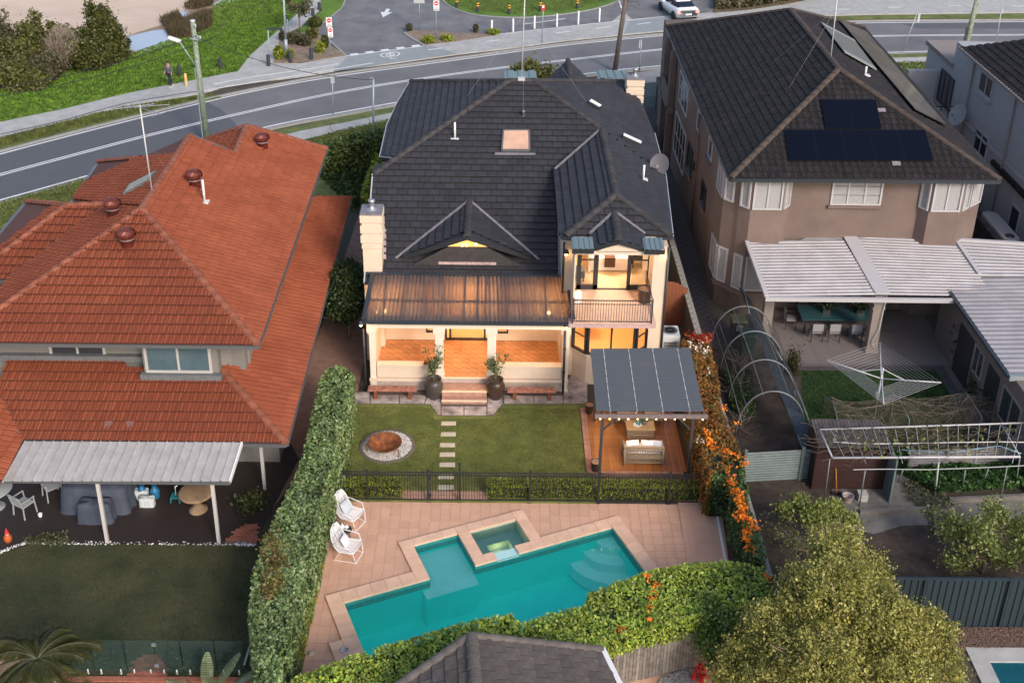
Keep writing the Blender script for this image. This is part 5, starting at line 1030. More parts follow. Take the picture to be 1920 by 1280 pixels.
# ---- pool fence
m_blk = mat('black_powdercoat', (.022, .022, .026), .45)
fy = 30.66; f = thing('pool_fence', 'black tubular pool fence with a gate between lawn and pool', 'fence', (1.2, fy, 0))
fx = [AY(u, 935, fy)[0] for u in (628, 690, 803, 862, 993, 1121, 1253, 1360)]
for i, x in enumerate(fx): b = B(); h = 1.52 if i == 3 else 1.24; b.box(x - .032, x + .032, fy - .032, fy + .032, 0, h); b.box(x - .04, x + .04, fy - .04, fy + .04, h, h + .015); b.box(x - .07, x + .07, fy - .07, fy + .07, 0, .02); b.obj('post', m_blk, f)
pk = B(); pk.box(-.008, .008, -.008, .008, .07, 1.16); pk = mesh_of(pk, 'picket', m_blk); gate = B(); 
for i in range(len(fx) - 1):
    a, c = fx[i] + .035, fx[i + 1] - .035
    if i == 2: a += .02; c -= .02
    if i != 2: 
        for z in (.07, 1.06, 1.17): b = B(); b.box(a, c, fy - .016, fy + .016, z - .014, z + .014); b.obj('rail', m_blk, f)
    else:
        for z in (.07, 1.06, 1.17): gate.box(a, c, fy - .018, fy + .018, z - .014, z + .014)
        gate.box(a, a + .03, fy - .018, fy + .018, .07, 1.17); gate.box(c - .03, c, fy - .018, fy + .018, .07, 1.17); gt = gate.obj('gate', m_blk, f); b = B(); b.box(a - .05, a + .05, fy - .04, fy + .04, .2, .3); b.box(a - .05, a + .05, fy - .04, fy + .04, .9, 1.0); b.obj('hinge', m_blk, gt)
    n = int((c - a) / .088)
    for k in range(1, n): inst('picket', pk, Matrix.Translation((a + (c - a) * k / n, fy, 0)), f if i != 2 else gt)
# ---- timber deck and pergola
m_deck = mat('oiled_deck', (.30, .105, .030), .35, .25, 4, (.38, .15, .05), island=.18, bump=.15, spec=.6)
DX0, DX1, DY0, DY1 = 3.36, 6.62, 32.2, 35.9; dz = .10
dk_ = B(); dk_.box(DX0, DX1, DY0, DY1, 0, dz - .03); dk_ = dk_.obj('timber_deck', mat('deck_frame', (.10, .04, .02), .8), kind='structure')
b = B(); b.box(.003, .115, 0, DY1 - DY0, -.025, 0); bmh = mesh_of(b, 'deck_board', m_deck); n = int((DX1 - DX0) / .118)
for i in range(n): inst('deck_board', bmh, Matrix.Translation((DX0 + i * .118, DY0, dz + random.uniform(0, .002))), dk_)
b = B(); b.box(.0, .22, 0, .105, 0, dz + .01); bmh = mesh_of(b, 'edging_brick', mat('pink_brick', (.36, .18, .13), .85, .2, 8, island=.15))
for k in range(33): inst('edging_brick', bmh, Matrix.Translation((DX0 - .23, DY0 + k * .112, 0)), dk_)
for k in range(14): inst('edging_brick', bmh, Matrix.Translation((DX0 - .2 + k * .235, DY0 - .11, 0)), dk_)
pg = thing('pergola', 'grey pergola with a dark corrugated roof over the timber deck', 'pergola', (5, 33.9, 0)); m_pst = mat('slate_steel', (.055, .055, .062), .5, metal=.2); m_pst2 = mat('weathered_beam', (.18, .14, .14), .7, .2, 8)
rz_ = 2.95; c = [G(1118, 772, rz_), G(1320, 773, rz_), G(1294, 653, rz_ + .05), G(1107, 655, rz_ + .05)]
m_prf = mat('grey_polycarbonate', (.052, .066, .085), .28, trans=.13, alpha=(.8, .8, .8), spec=.7)
corr(c[0], c[3], c[2], c[1], .10, .034, m_prf, 'roof_sheet', pg)
b = B()
for k in (.13, .38, .62, .87):
    for j in range(46): p = c[0] * (1 - k) + c[1] * k; q = c[3] * (1 - k) + c[2] * k; w = p + (q - p) * (j + .5) / 46; b.box(w[0] - .011, w[0] + .011, w[1] - .011, w[1] + .011, w[2] + .015, w[2] + .035)
b.obj('roof_screws', m_white, pg, kind='stuff')
for k in (.13, .38, .62, .87): b = B(); p = c[0] * (1 - k) + c[1] * k; q = c[3] * (1 - k) + c[2] * k; b.bar(p - [0, 0, .08], q - [0, 0, .08], .05, .12); b.obj('rafter', m_pst2, pg)
b = B(); b.bar(c[0] + [-.04, -.04, -.13], c[1] + [.12, -.04, -.13], .06, .15); b.obj('front_beam', m_pst2, pg); b = B(); b.bar(c[3] + [0, -.1, -.15], c[2] + [0, -.1, -.15], .06, .15); b.obj('back_beam', m_pst2, pg)
pf = [(c[0][0] + .22, c[0][1] + .03), (c[1][0] - .32, c[1][1] + .03), (c[3][0] + .25, c[3][1] - .2), (c[2][0] - .3, c[2][1] - .2)]
for i, (x, y) in enumerate(pf): b = B(); b.box(x - .045, x + .045, y - .045, y + .045, 0.0, rz_ - .13); b.obj('post', m_pst, pg)
for i, (x, y) in enumerate(pf[:2]):
    s = 1 if i == 0 else -1; b = B(); b.bar((x, y, rz_ - .75), (x + s * .55, y, rz_ - .18), .05, .05); b.obj('brace', m_pst, pg); b = B(); b.bar((x, y, rz_ - .65), (x, y + .5, rz_ - .18), .05, .05); b.obj('brace', m_pst, pg)
sl2 = thing('string_lights', 'string of small warm bulbs under the front edge of the dark pergola roof', 'string lights', c[0] - [0, 0, .3]); b = B(); pts = [np.array(c[0]) * (1 - t) + np.array(c[1]) * t + [0, .08, -.26 - .05 * math.sin(t * 18) ** 2] for t in np.linspace(0, 1, 24)]; b.tube(pts, .006, 4); b.obj('cable', m_blk, sl2)
for k in range(1, 24, 2): b = B(); b.ball(pts[k] - [0, 0, .04], .028, 8); b.obj('bulb', m_bulbs, sl2)
sl3 = thing('string_lights', 'second string of warm bulbs inside the pergola above the wicker seats', 'string lights', (5, 34, 2.6))
for i, (x, y) in enumerate(((4.6, 33.0), (5.0, 33.8), (4.3, 34.5), (5.6, 33.3), (5.4, 35.1))): b = B(); b.ball((x, y, 2.62), .03, 8); b.obj('bulb', m_bulbs, sl3)
b = B(); b.tube([(4.2, 32.4, 2.7), (4.6, 33.0, 2.66), (5.0, 33.8, 2.66), (4.3, 34.5, 2.66), (5.4, 35.1, 2.68), (5.6, 33.3, 2.66)], .005, 4); b.obj('cable', m_blk, sl3)
lamp('bulb_light', (4.5, 33.0, 2.5), 38, parent=sl3, r=.1); lamp('bulb_light', (5.3, 34.8, 2.5), 24, parent=sl3, r=.1); lamp('bulb_light', (4.3, 32.3, 2.45), 26, parent=sl2, r=.1)
# ---- wicker furniture
m_wick = mat('wicker', (.36, .27, .185), .7, .3, 40, bump=.8, bscale=90); m_wick2 = mat('tan_wicker_top', (.42, .28, .15), .65, .25, 30, bump=.8, bscale=90)
def lattice(b, x0, x1, y, z0, z1, n, w=.018):
    for i in range(n):
        x = x0 + (x1 - x0) * (i + .5) / n; d = (x1 - x0) / n * .35; b.bar((x - d, y, z0), (x + d, y, z1), w); b.bar((x + d, y + .012, z0), (x - d, y + .012, z1), w)
sf = thing('wicker_sofa', 'cream wicker two-seat sofa seen from behind with white cushions on the timber deck', 'sofa', G(1206, 873, dz), ); q = G(1206, 873, dz); x0, x1, y0, y1 = q[0] - .66, q[0] + .66, q[1] + .02, q[1] + .72
b = B(); b.box(x0 + .05, x1 - .05, y0 + .08, y1, dz + .18, dz + .36); b.obj('seat', m_wick, sf)
b = B(); lattice(b, x0, x1, y0 + .03, dz + .12, dz + .30, 18); lattice(b, x0, x1, y0 + .02, dz + .36, dz + .62, 16)
for z in (.10, .30, .36, .62): b.tube([(x0, y0 + .02, dz + z), (x1, y0 + .02, dz + z)], .018, 6)
b.tube([(x0, y0, dz + .72), (x0 + .3, y0 - .02, dz + .80), (x1 - .3, y0 - .02, dz + .80), (x1, y0, dz + .72)], .035, 8); b.box(x0 + .04, x1 - .04, y0 + .03, y0 + .05, dz + .62, dz + .74)
b.obj('backrest', m_wick, sf)
for x in (x0, x1):
    b = B(); b.tube([(x, y0, dz + .72), (x, y1 - .1, dz + .60), (x, y1, dz + .52)], .04, 7); 
    for k in range(6): b.bar((x, y0 + .08 + k * .11, dz + .12), (x, y0 + .08 + k * .11, dz + .6), .03)
    b.obj('armrest', m_wick, sf)
    for y in (y0, y1 - .03): b = B(); b.tube([(x, y, dz), (x, y, dz + .45 if y > y0 else dz + .72)], .028, 7); b.obj('leg', m_wick, sf)
def cushion(name, c_, sz, m, parent=None, rot=0., tilt=0., label=None, cat=None, group=None):
    b = B(); n = 8; vs = []; fs = []
    for k, s in ((0, 1), (1, -1)):
        for i in range(n + 1):
            for j in range(n + 1): x, y = i / n * 2 - 1, j / n * 2 - 1; h = (1 - x ** 4) * (1 - y ** 4); vs.append((x * sz[0] / 2 * (1 - .06 * y * y), y * sz[1] / 2 * (1 - .06 * x * x), s * h ** .5 * sz[2] / 2))
    N1 = (n + 1) ** 2
    for k in (0, 1):
        for i in range(n):
            for j in range(n): a = k * N1 + i * (n + 1) + j; q4 = (a, a + n + 1, a + n + 2, a + 1); fs.append(q4 if k == 0 else q4[::-1])
    M = Matrix.Rotation(rot, 3, 'Z') @ Matrix.Rotation(tilt, 3, 'X'); b.add([Vector(c_) + M @ Vector(v) for v in vs], fs, 0, True); return b.obj(name, m, parent, label=label, cat=cat, group=group)
m_fab = mat('white_fabric_cushion', (.74, .72, .74), .9, bump=.3, bscale=12); m_strip = mat('pale_blue_fabric', (.45, .47, .55), .9)
cushion('seat_cushion', ((x0 + x1) / 2, (y0 + y1) / 2 + .05, dz + .43), (1.18, .6, .16), m_fab, sf)
for i, (x, a) in enumerate(((x0 + .28, .15), (x1 - .55, -.2), (x1 - .26, -.1))):
    o = cushion('scatter_cushion', (x, y0 + .2, dz + .66), (.46, .42, .16), m_fab if i != 2 else m_strip, None, a, 1.15, ['white cushion at the left end of the wicker sofa', 'plain white cushion in the middle of the wicker sofa', 'blue-white striped cushion at the right end of the wicker sofa'][i], 'cushion', 'cushions on the wicker sofa')
q = G(1201, 826, dz); x0, x1, y0, y1 = q[0] - .52, q[0] + .50, q[1] + .02, q[1] + .62; ot = thing('wicker_table', 'square tan wicker coffee table with a tray between the wicker seats', 'coffee table', (q[0], q[1], dz)); b = B(); b.box(x0, x1, y0, y1, dz + .40, dz + .47); b.obj('tabletop', m_wick2, ot, bevel=.03); b = B(); b.box(x0 + .05, x1 - .05, y0 + .06, y1 - .05, dz + .03, dz + .40); lattice(b, x0 + .03, x1 - .03, y0 + .03, dz + .22, dz + .36, 16); lattice(b, x0 + .03, x1 - .03, y0 + .03, dz + .04, dz + .18, 16); b.tube([(x0 + .03, y0 + .03, dz + .2), (x1 - .03, y0 + .03, dz + .2)], .018, 6); b.obj('base', m_wick, ot)
tz = dz + .47; tx, ty = x0 + .42, y0 + .28; tr_ = thing('tray', 'round white tray on the tan wicker table', 'tray', (tx, ty, tz)); b = B(); b.lathe([(.15, 0), (.16, .02), (.15, .012), (0, .01)], (tx, ty, tz), 24); b.obj('dish', m_white, tr_)
m_blg = mat('blue_glass', (.02, .30, .38), .1, spec=.8)
for i, (dx, dy) in enumerate(((-.03, .02), (.06, -.02))): b = B(); b.lathe([(.035, 0), (.038, .12), (.014, .17), (.014, .22)], (tx + dx, ty + dy, tz + .015), 12); b.obj('bottle', m_blg, label=['left-hand blue glass bottle on the round tray', 'right-hand blue glass bottle on the round tray'][i], cat='bottle')
px_, py_ = x0 + .68, y0 + .32; t = thing('table_plant', 'small leafy plant in a glass vase on the tan wicker table', 'plant', (px_, py_, tz)); b = B(); b.lathe([(.07, 0), (.09, .1), (.08, .16)], (px_, py_, tz), 14); b.obj('vase', m_lead, t); leafcloud(rng.normal(size=(70, 3)) * [.10, .09, .05] + [px_, py_, tz + .22], .06, 'foliage', m_leaf, t, kind='stuff')
for i, u in enumerate((1174, 1226)):
    q = G(u, 797, dz); x0, x1, y0, y1 = q[0] - .33, q[0] + .33, q[1] + .05, q[1] + .65; t = thing('wicker_chair', ['left wicker armchair behind the coffee table, under the pergola', 'right wicker armchair behind the coffee table, under the pergola'][i], 'armchair', (q[0], q[1], dz), group='wicker armchairs on the deck')
    b = B(); b.box(x0 + .04, x1 - .04, y0, y1 - .05, dz + .22, dz + .38); b.tube([(x0 + .03, y0, dz + .36), ((x0 + x1) / 2, y0 - .05, dz + .38), (x1 - .03, y0, dz + .36)], .022, 6); lattice(b, x0 + .04, x1 - .04, y0, dz + .12, dz + .26, 8); b.obj('seat', m_wick, t); b = B(); b.box(x0 + .02, x1 - .02, y1 - .05, y1, dz + .35, dz + .82); b.tube([(x0, y1, dz + .75), ((x0 + x1) / 2, y1, dz + .88), (x1, y1, dz + .75)], .03, 6); b.obj('backrest', m_wick, t)
    for x in (x0, x1): b = B(); b.tube([(x, y0, dz + .52), (x, y1, dz + .62), (x, y1, dz + .75)], .035, 6); b.obj('armrest', m_wick, t)
    for x in (x0, x1):
        for y in (y0, y1): b = B(); b.tube([(x, y, dz), (x, y, dz + .52)], .025, 6); b.obj('leg', m_wick, t)
# ---- white outdoor chairs by the hedge
def string_chair(loc, rz, label):
    t = thing('lounge_chair', label, 'chair', (0, 0, 0), group='white lounge chairs by the hedge', world=False)
    W2 = .33; b = B()
    for x in (-W2, W2):
        b.tube([(x * .8, -.38, .0), (x, .30, .0)], .014, 5)
        b.tube([(x * .8, -.38, .0), (x, -.33, .40), (x, .12, .36)], .014, 5); b.tube([(x, .3, .0), (x, .10, .36)], .014, 5)
    b.tube([(-W2 * .8, -.38, .0), (W2 * .8, -.38, .0)], .014, 5); b.obj('leg_frame', m_white, t)
    prof = [(-.36, .43), (-.1, .38), (.14, .36), (.27, .52), (.38, .80), (.44, 1.02)]; wd = [.31, .33, .33, .34, .31, .20]; b = B()
    for s in (-1, 1): b.tube([(s * w, y, z) for (y, z), w in zip(prof, wd)], .018, 6)
    b.tube([(-.2, .44, 1.02), (0, .46, 1.07), (.2, .44, 1.02)], .018, 6); b.tube([(-.31, -.36, .43), (0, -.38, .43), (.31, -.36, .43)], .018, 6)
    for s in (-1, 1): b.tube([(s * .32, -.30, .43), (s * .38, -.22, .60), (s * .38, .16, .62), (s * .34, .32, .66)], .016, 6)
    b.obj('frame', m_white, t); b = B(); n = 30
    for k in range(n):
        f_ = k / (n - 1) * (len(prof) - 1); i = min(int(f_), len(prof) - 2); g = f_ - i; y = prof[i][0] * (1 - g) + prof[i + 1][0] * g; z = prof[i][1] * (1 - g) + prof[i + 1][1] * g; w = wd[i] * (1 - g) + wd[i + 1] * g; b.tube([(-w, y, z), (0, y, z - .025), (w, y, z)], .015, 4)
    for x in (-.15, 0, .15): b.tube([(x * (w_ / .33), y, z - .02) for (y, z), w_ in zip(prof, wd)], .008, 4)
    b.obj('woven_cords', m_white, t, kind='stuff'); t.location = loc; t.rotation_euler = (0, 0, rz); return t
c1 = G(652, 990, 0); string_chair((c1[0] + .06, c1[1] + .28, 0), R_(62), 'white corded lounge chair farther from the camera, beside the small round table')
c2 = G(645, 1055, 0); string_chair((c2[0] + .08, c2[1] + .35, 0), R_(72), 'white corded lounge chair nearer the pool corner, in front of the small round table')
cushion('scatter_cushion', (c1[0] - .06, c1[1] + .36, .56), (.42, .42, .15), mat('pale_blue_grey_fabric', (.50, .54, .60), .9), None, R_(62), 1.05, 'pale blue-grey cushion on the farther white lounge chair', 'cushion'); cushion('scatter_cushion', (c2[0] + .02, c2[1] + .38, .54), (.36, .36, .13), m_fab, None, R_(72), 1.05, 'white cushion on the nearer white lounge chair', 'cushion')
q = G(646, 1018, 0); q[1] += .1; t = thing('side_table', 'small round black side table between the two white lounge chairs', 'side table', q); b = B(); b.lathe([(.22, .42), (.24, .44), (.24, .46), (0, .465)], q, 24); b.obj('tabletop', m_blk, t)
for a in (0, 2.1, 4.2): b = B(); b.tube([(q[0] + .19 * math.cos(a), q[1] + .19 * math.sin(a), 0), (q[0] + .12 * math.cos(a), q[1] + .12 * math.sin(a), .43)], .013, 6); b.obj('leg', m_blk, t)
b = B(); b.lathe([(.04, 0), (.08, .08), (.07, .15), (.02, .2), (.018, .24)], q + [-.06, .0, .465], 16); b.obj('vase', m_white, label='white bottle vase on the small black side table', cat='vase'); b = B(); b.lathe([(.03, 0), (.07, .06), (.06, .11), (.04, .12)], q + [.07, .04, .465], 16); b.obj('bowl', m_white, label='round white bowl on the small black side table', cat='bowl')
q2 = G(628, 997, 0); t = thing('pot_plant', 'grassy grey-green pot plant against the hedge beside the white chairs', 'plant', q2); b = B(); b.lathe([(.1, 0), (.13, .2), (.12, .22), (0, .2)], q2, 12); b.obj('pot', m_pot, t); blades(np.tile(np.array(q2) + [0, 0, .2], (160, 1)) + rng.normal(size=(160, 3)) * [.09, .09, .0], .32, .02, 'foliage', leafmat('grey_leaves', [(.12, .18, .10), (.2, .27, .16)]), t, lean=.8, kind='stuff')
# ---- air conditioner and brown gate right of the wing
q = AY(1238, 655, 38.6); x0 = q[0]; x1 = AY(1272, 655, 38.6)[0]; t = thing('air_conditioner', 'white air conditioner unit with a round top grille beside the house wall', 'air conditioner', ((x0 + x1) / 2, 38.6, 0)); zt2 = AY(1255, 630, 38.4)[2]; b = B(); b.box(x0, x1, 38.4, 39.2, .0, zt2); b.obj('casing', mat('white_appliance', (.55, .58, .60), .5), t, bevel=.02)
b = B(); cx2, cy2 = (x0 + x1) / 2, 38.82; b.lathe([(.30, 0), (.30, .03), (.27, .03), (.27, .005)], (cx2, cy2, zt2), 22)
for k in range(5): b.lathe([(.05 + k * .05, .02), (.05 + k * .05 + .01, .025)], (cx2, cy2, zt2), 20)
for k in range(4): a = k * math.pi / 4; b.bar((cx2 + .28 * math.cos(a), cy2 + .28 * math.sin(a), zt2 + .025), (cx2 - .28 * math.cos(a), cy2 - .28 * math.sin(a), zt2 + .025), .012)
b.obj('fan_grille', m_gutter2, t); b = B()
for k in range(4): b.box(x0 + .08, x1 - .1, 38.39, 38.4, zt2 - .55 + k * .08, zt2 - .51 + k * .08)
b.obj('vent_slots', m_dkframe, t)
t = thing('side_gate', 'brown timber gate with an arched top beside the house wing', 'gate', (7.0, 41.5, 0)); b = B()
for k in range(12): x = 6.3 + k * .13; h = 1.75 + .35 * math.sin(math.pi * (k + .5) / 12); q = B(); q.box(x, x + .122, 42.0, 42.04, .05, h); q.obj('board', m_timber, t)
b.box(6.3, 7.85, 42.05, 42.1, .4, .5); b.box(6.3, 7.85, 42.05, 42.1, 1.4, 1.5); b.obj('rail', m_timber, t)
# ================================================================= BROWN TWO-STOREY NEIGHBOUR (right)
m_brtile = mat('brown_black_tile', (.015, .013, .015), .75, .3, 2, (.026, .021, .022), island=.35, bump=.4, bscale=50, spec=.35)
m_brcap = mat('brown_cap', (.065, .046, .038), .8, .25, 6, island=.15)
m_brwall = mat('brown_render', (.155, .113, .10), .85, .16, .6, (.195, .142, .125), bump=.15, bscale=60)
m_wblind = mat('white_shutter', (.42, .41, .41), .6); m_clear = mat('clear_pane', (.3, .33, .38), .05, trans=.88)
m_wht2 = mat('white_upvc', (.44, .43, .45), .45)
m_wrib = mat('white_ribbed_sheet', (.30, .285, .30), .5, .12, 1.2, (.36, .345, .365), metal=.1)
br = thing('house', 'tall brown rendered two-storey house with dark tiled roof and solar panels', 'house', (15, 44, 0))
V0, V1 = G(1370, 334, 6.5), G(1875, 338, 6.5); AN = (V0, (0, -.5, 1)); bA = PL(1573, 130, AN)
ALp = (V0, (-(bA[2] - V0[2]) / (bA[0] - V0[0]), 0, 1)); ARp = (V1, ((bA[2] - V1[2]) / (V1[0] - bA[0]), 0, 1))
vR = PL(1490, 15, ALp); vR[0] = bA[0]; vR[2] = bA[2]; vL = PL(1250, 50, ALp); vF = PL(1620, 52, ARp)
ru = B(); rr = B()
def rpb(pl, polys, eave): roof_plane('brown', pl, polys, 'wave', .30, .33, .045, rr, eave, .0, ru)
rpb(AN, [[V0, V1, bA]], X_); rpb(ALp, [[V0, bA, vR, vL]], Y_); rpb(ARp, [[V1, vF, vR, bA]], Y_); rpb(plane3(vL, vF, vR), [[vL, vF, vR]], X_)
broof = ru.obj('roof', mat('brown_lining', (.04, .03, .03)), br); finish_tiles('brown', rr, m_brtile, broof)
for a, c in [(V0, bA), (V1, bA), (bA, vR), (vL, vR), (vF, vR)]: ridge(a, c, m_brcap, broof, r=.14, L=.42)
for pts in ([vL, V0], [V0, V1], [V1, vF], [vF, vL]): b = B(); gutter(b, [np.array(p) + [0, 0, -.07] for p in pts], .14, .15); b.obj('gutter', m_gutter, br)
wy = 43.55; outb = [(9.45, 47), (9.32, 45.34), (9.36, 44.09), (9.77, 43.68), (9.91, 43.47), (10.3, 43.07), (11.6, 43.06), (11.98, wy), (17.3, wy), (17.6, 43.07), (18.89, 43.08), (19.35, 43.5), (20.06, 44.1), (20.2, 45), (20.2, 65.5), (9.45, 65.5)]
b = B(); b.prism(outb, 0, 6.42); b.obj('wall', m_brwall, br)
segs = {1: 2, 2: 1, 4: 1, 5: 2, 6: 1, 9: 2, 10: 1, 11: 1}
for i, n in {1: 2, 3: 1, 4: 1, 5: 2, 6: 1, 8: 1, 9: 2, 10: 1, 11: 1}.items():
    p, q = np.array(outb[i]), np.array(outb[i + 1]); 
    if i == 3: p, q = np.array(outb[2]), np.array(outb[3])
    d = q - p; L = np.linalg.norm(d); m = .05 if i not in (3,) else .05
    out = (d[1], -d[0]); window(br, p + d / L * m, d, L - 2 * m, 4.92, 6.35, m_wht2, m_clear, n, 1, fr=.075, depth=.07, out=out, slats=m_wblind, slatn=16)
    if i < 6: window(br, p + d / L * m, d, L - 2 * m, .95 + .2, 2.75, m_wht2, m_clear, n if i != 5 else 1, 1, fr=.075, depth=.07, out=out, slats=m_wblind, slatn=16)
w0, w1 = AY(1555, 386, wy)[0], AY(1650, 386, wy)[0]; window(br, (w0, wy), (1, 0), w1 - w0, 4.95, 6.3, m_wht2, m_clear, 3, 1, fr=.08, out=(0, -1), slats=m_wblind, slatn=3, sill=m_brwall)
b = B(); ribbon(b, [(x - .12, y - .12) for x, y in outb[1:7]], .95, 1.08, .3); b.obj('bay_ledge', m_brwall, br)
def sidewin(y1, y0, z0, z1, m, g, nx, ny, sill=None): window(br, (9.45, y1), (0, -1), y1 - y0, z0, z1, m, g, nx, ny, fr=.07, out=(-1, 0), sill=sill)
sidewin(58.0, 55.1, 4.3, 5.9, m_wht2, m_glassd, 3, 2); sidewin(58.4, 54.7, 1.3, 3.5, m_wht2, m_glassd, 4, 2); sidewin(53.9, 52.4, 2.2, 3.6, m_dkframe, m_glassd, 1, 1, m_brwall); sidewin(49.4, 48.2, 2.4, 3.5, m_dkframe, m_glassd, 1, 1, m_brwall); sidewin(52, 51, 5.0, 6.0, m_wht2, m_glassd, 1, 1, m_brwall); sidewin(48.6, 47.7, 5.0, 6.0, m_wht2, m_glassd, 1, 1, m_brwall)
b = B(); b.box(9.33, 9.45, 51.5, 51.75, 3.0, 3.35); b.obj('wall_light', m_dkframe, br); q = B(); q.tube([(9.38, 51, 6.3), (9.38, 51, .1)], .04, 6); q.obj('downpipe', m_brwall, br)
for y in (59.5, 62): b = B(); b.box(9.1, 9.42, y, y + .35, 0, 6.3); b.obj('porch_column', m_brwall, br)
b = B(); b.box(9.1, 9.4, 59.2, 64.5, 3.0, 3.3); b.box(9.1, 9.2, 59.85, 62, 3.3, 4.2); b.obj('porch_balcony', m_brwall, br)
# patio roof
m_pc = mat('beige_column', (.26, .22, .20), .8, .06, 3)
pA, pB, pC = G(1399, 452, 3.4), G(1792, 451, 3.4), G(1440, 555, 2.86); PRp = plane3(pA, pB, pC); pr_ = lambda u, v: PL(u, v, PRp)
cA, cB, cC, cD = pr_(1402, 452), pr_(1581, 450), pr_(1643, 553), pr_(1440, 556)
corr(cD, cA, cB, cC, .20, .035, m_wrib, 'patio_roof', br, 'trim'); corr(pr_(1668, 553), pr_(1603, 442), pr_(1792, 451), pr_(1862, 556), .20, .035, m_wrib, 'patio_roof', br, 'trim')
corr(pr_(1838, 518), pr_(1795, 453), pr_(1990, 466), pr_(1990, 518), .24, .035, m_wrib, 'patio_roof', br, 'trim')
b = B(); b.hexa(*[[tuple(pr_(u, v) + [0, 0, z]) for u, v in [(1641, 552), (1670, 553), (1604, 441), (1578, 440)]] for z in (.0, .07)]); b.obj('roof_channel', m_wht2, br)
b = B(); b.hexa(*[[tuple(pr_(u, v) + [0, 0, z]) for u, v in [(1405, 450), (1500, 450), (1520, 441), (1580, 440), (1583, 447), (1420, 462)]] for z in (-.03, -.01)]); b.obj('roof_fill', m_wrib, br)
for a, c in (((1399, 452), (1437, 557)), ((1792, 452), (1836, 516)), ((1795, 451), (1990, 463))): b = B(); b.bar(pr_(*a) + [0, 0, .04], pr_(*c) + [0, 0, .04], .16, .12); b.obj('roof_trim', m_wht2, br)
q0, q1 = pr_(1437, 557), pr_(1787, 560); b = B(); b.bar(q0 + [-.05, -.05, -.04], np.array((q1[0], q0[1] - .05, q0[2] - .04)), .14, .16); b.obj('patio_gutter', m_wht2, br)
for u, v, w in ((1634, 664, .26), (1436, 632, .24), ):
    q = G(u, v); y = q[1]; x = q[0]; b = B(); b.box(x - w, x + w, y, y + 2 * w, 0, .25); b.box(x - w * .8, x + w * .8, y + .05, y + 1.8 * w, .25, 2.3); b.box(x - w * .95, x + w * .95, y + .02, y + 1.9 * w, 2.05, 2.12); b.box(x - w * .95, x + w * .95, y + .02, y + 1.9 * w, 2.28, 2.4); b.box(x - w * .85, x + w * .85, y + .04, y + 1.85 * w, 2.4, 2.75); b.obj('column', m_pc, br)
q = G(1634, 664); b = B(); b.tube([(q[0] + .2, q[1] - .03, 2.75), (q[0] + .12, q[1] - .03, 1.2), (q[0] - .08, q[1] - .03, .6), (q[0] + .06, q[1] - .06, .3)], .02, 6); b.obj('downpipe', m_wht2, br)
# floors
m_bt = mat('beige_patio_tile', (.19, .165, .16), .75, .08, 2, island=.04); 
pt_ = sheet('patio_floor', [(1330, 470), (1425, 600), (1480, 686), (1768, 686), (1838, 800), (1850, 812), (1960, 812), (1960, 470)], .035, mat('patio_joint', (.14, .12, .118), .9), .04)
b = B(); b.box(.006, .594, .006, .594, 0, .008); tm = mesh_of(b, 'patio_tile', m_bt); pol = [tuple(G(u, v, .04)[:2]) for u, v in [(1425, 602), (1482, 684), (1768, 684), (1838, 798), (1852, 808), (1960, 808), (1960, 540), (1425, 540)]]; c_ = 0
for i in range(22):
    for j in range(24):
        x, y = 11.0 + i * .6, 33.2 + j * .6 - .0
        if all(inpoly(x + a, y + c, pol) for a in (.02, .58) for c in (.02, .58)) and c_ < 280 and x < 18.0 and y < 43: inst('patio_tile', tm, Matrix.Translation((x, y, .035)), pt_); c_ += 1
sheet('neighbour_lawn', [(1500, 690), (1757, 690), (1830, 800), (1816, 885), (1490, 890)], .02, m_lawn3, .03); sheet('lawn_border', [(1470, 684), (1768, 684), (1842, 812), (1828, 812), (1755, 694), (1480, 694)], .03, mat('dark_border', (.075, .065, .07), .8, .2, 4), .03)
P = ingon([G(u, v)[:2] for u, v in [(1505, 696), (1752, 696), (1822, 812), (1812, 880), (1495, 885)]], 22000, .02); blades(P, .05, .04, 'lawn_grass', leafmat('dark_blades', [(.02, .05, .012), (.04, .09, .02), (.06, .10, .03)], .9), kind='stuff', label='dark green lawn under the clothes hoist', cat='grass')  # blades in dark greens
ps = sheet('passage_paving', [(1222, 178), (1262, 178), (1275, 350), (1316, 520), (1332, 600), (1432, 600), (1396, 650), (1345, 655), (1318, 612), (1255, 430), (1218, 215)], .02, mat('passage_tile', (.055, .045, .05), .8, .15, 4), .04)
b = B()
for k in range(-10, 50):
    for s in (1, -1):
        y = 38 + k * .45; a, c = (8.05, y), (9.35, y + s * 1.3); bandmesh(b, [a, c], .018, .024 + .001 * (s > 0), .003)
b.obj('paving_joint', mat('pale_joint', (.13, .12, .13), .9), ps, kind='stuff')
sheet('vegetable_bed', [(1330, 650), (1500, 690), (1510, 850), (1395, 850), (1345, 700)], .025, m_soil, .04)
sheet('garden_path', [(1560, 900), (1750, 885), (1780, 935), (1940, 925), (1940, 975), (1690, 985), (1640, 1000), (1560, 985)], .03, m_conc3, .04); sheet('vegetable_garden', [(1390, 900), (1560, 900), (1600, 985), (1940, 975), (1960, 1095), (1400, 1095)], .022, m_soil, .03)
b = B(); b.bar(G(1612, 960, .1), G(1745, 955, .1), .12, .2); b.bar(G(1745, 955, .1), G(1760, 1000, .1), .12, .2); b.bar(G(1780, 938, .1), G(1940, 930, .1), .12, .2); b.obj('garden_edging', m_conc3, kind='structure')
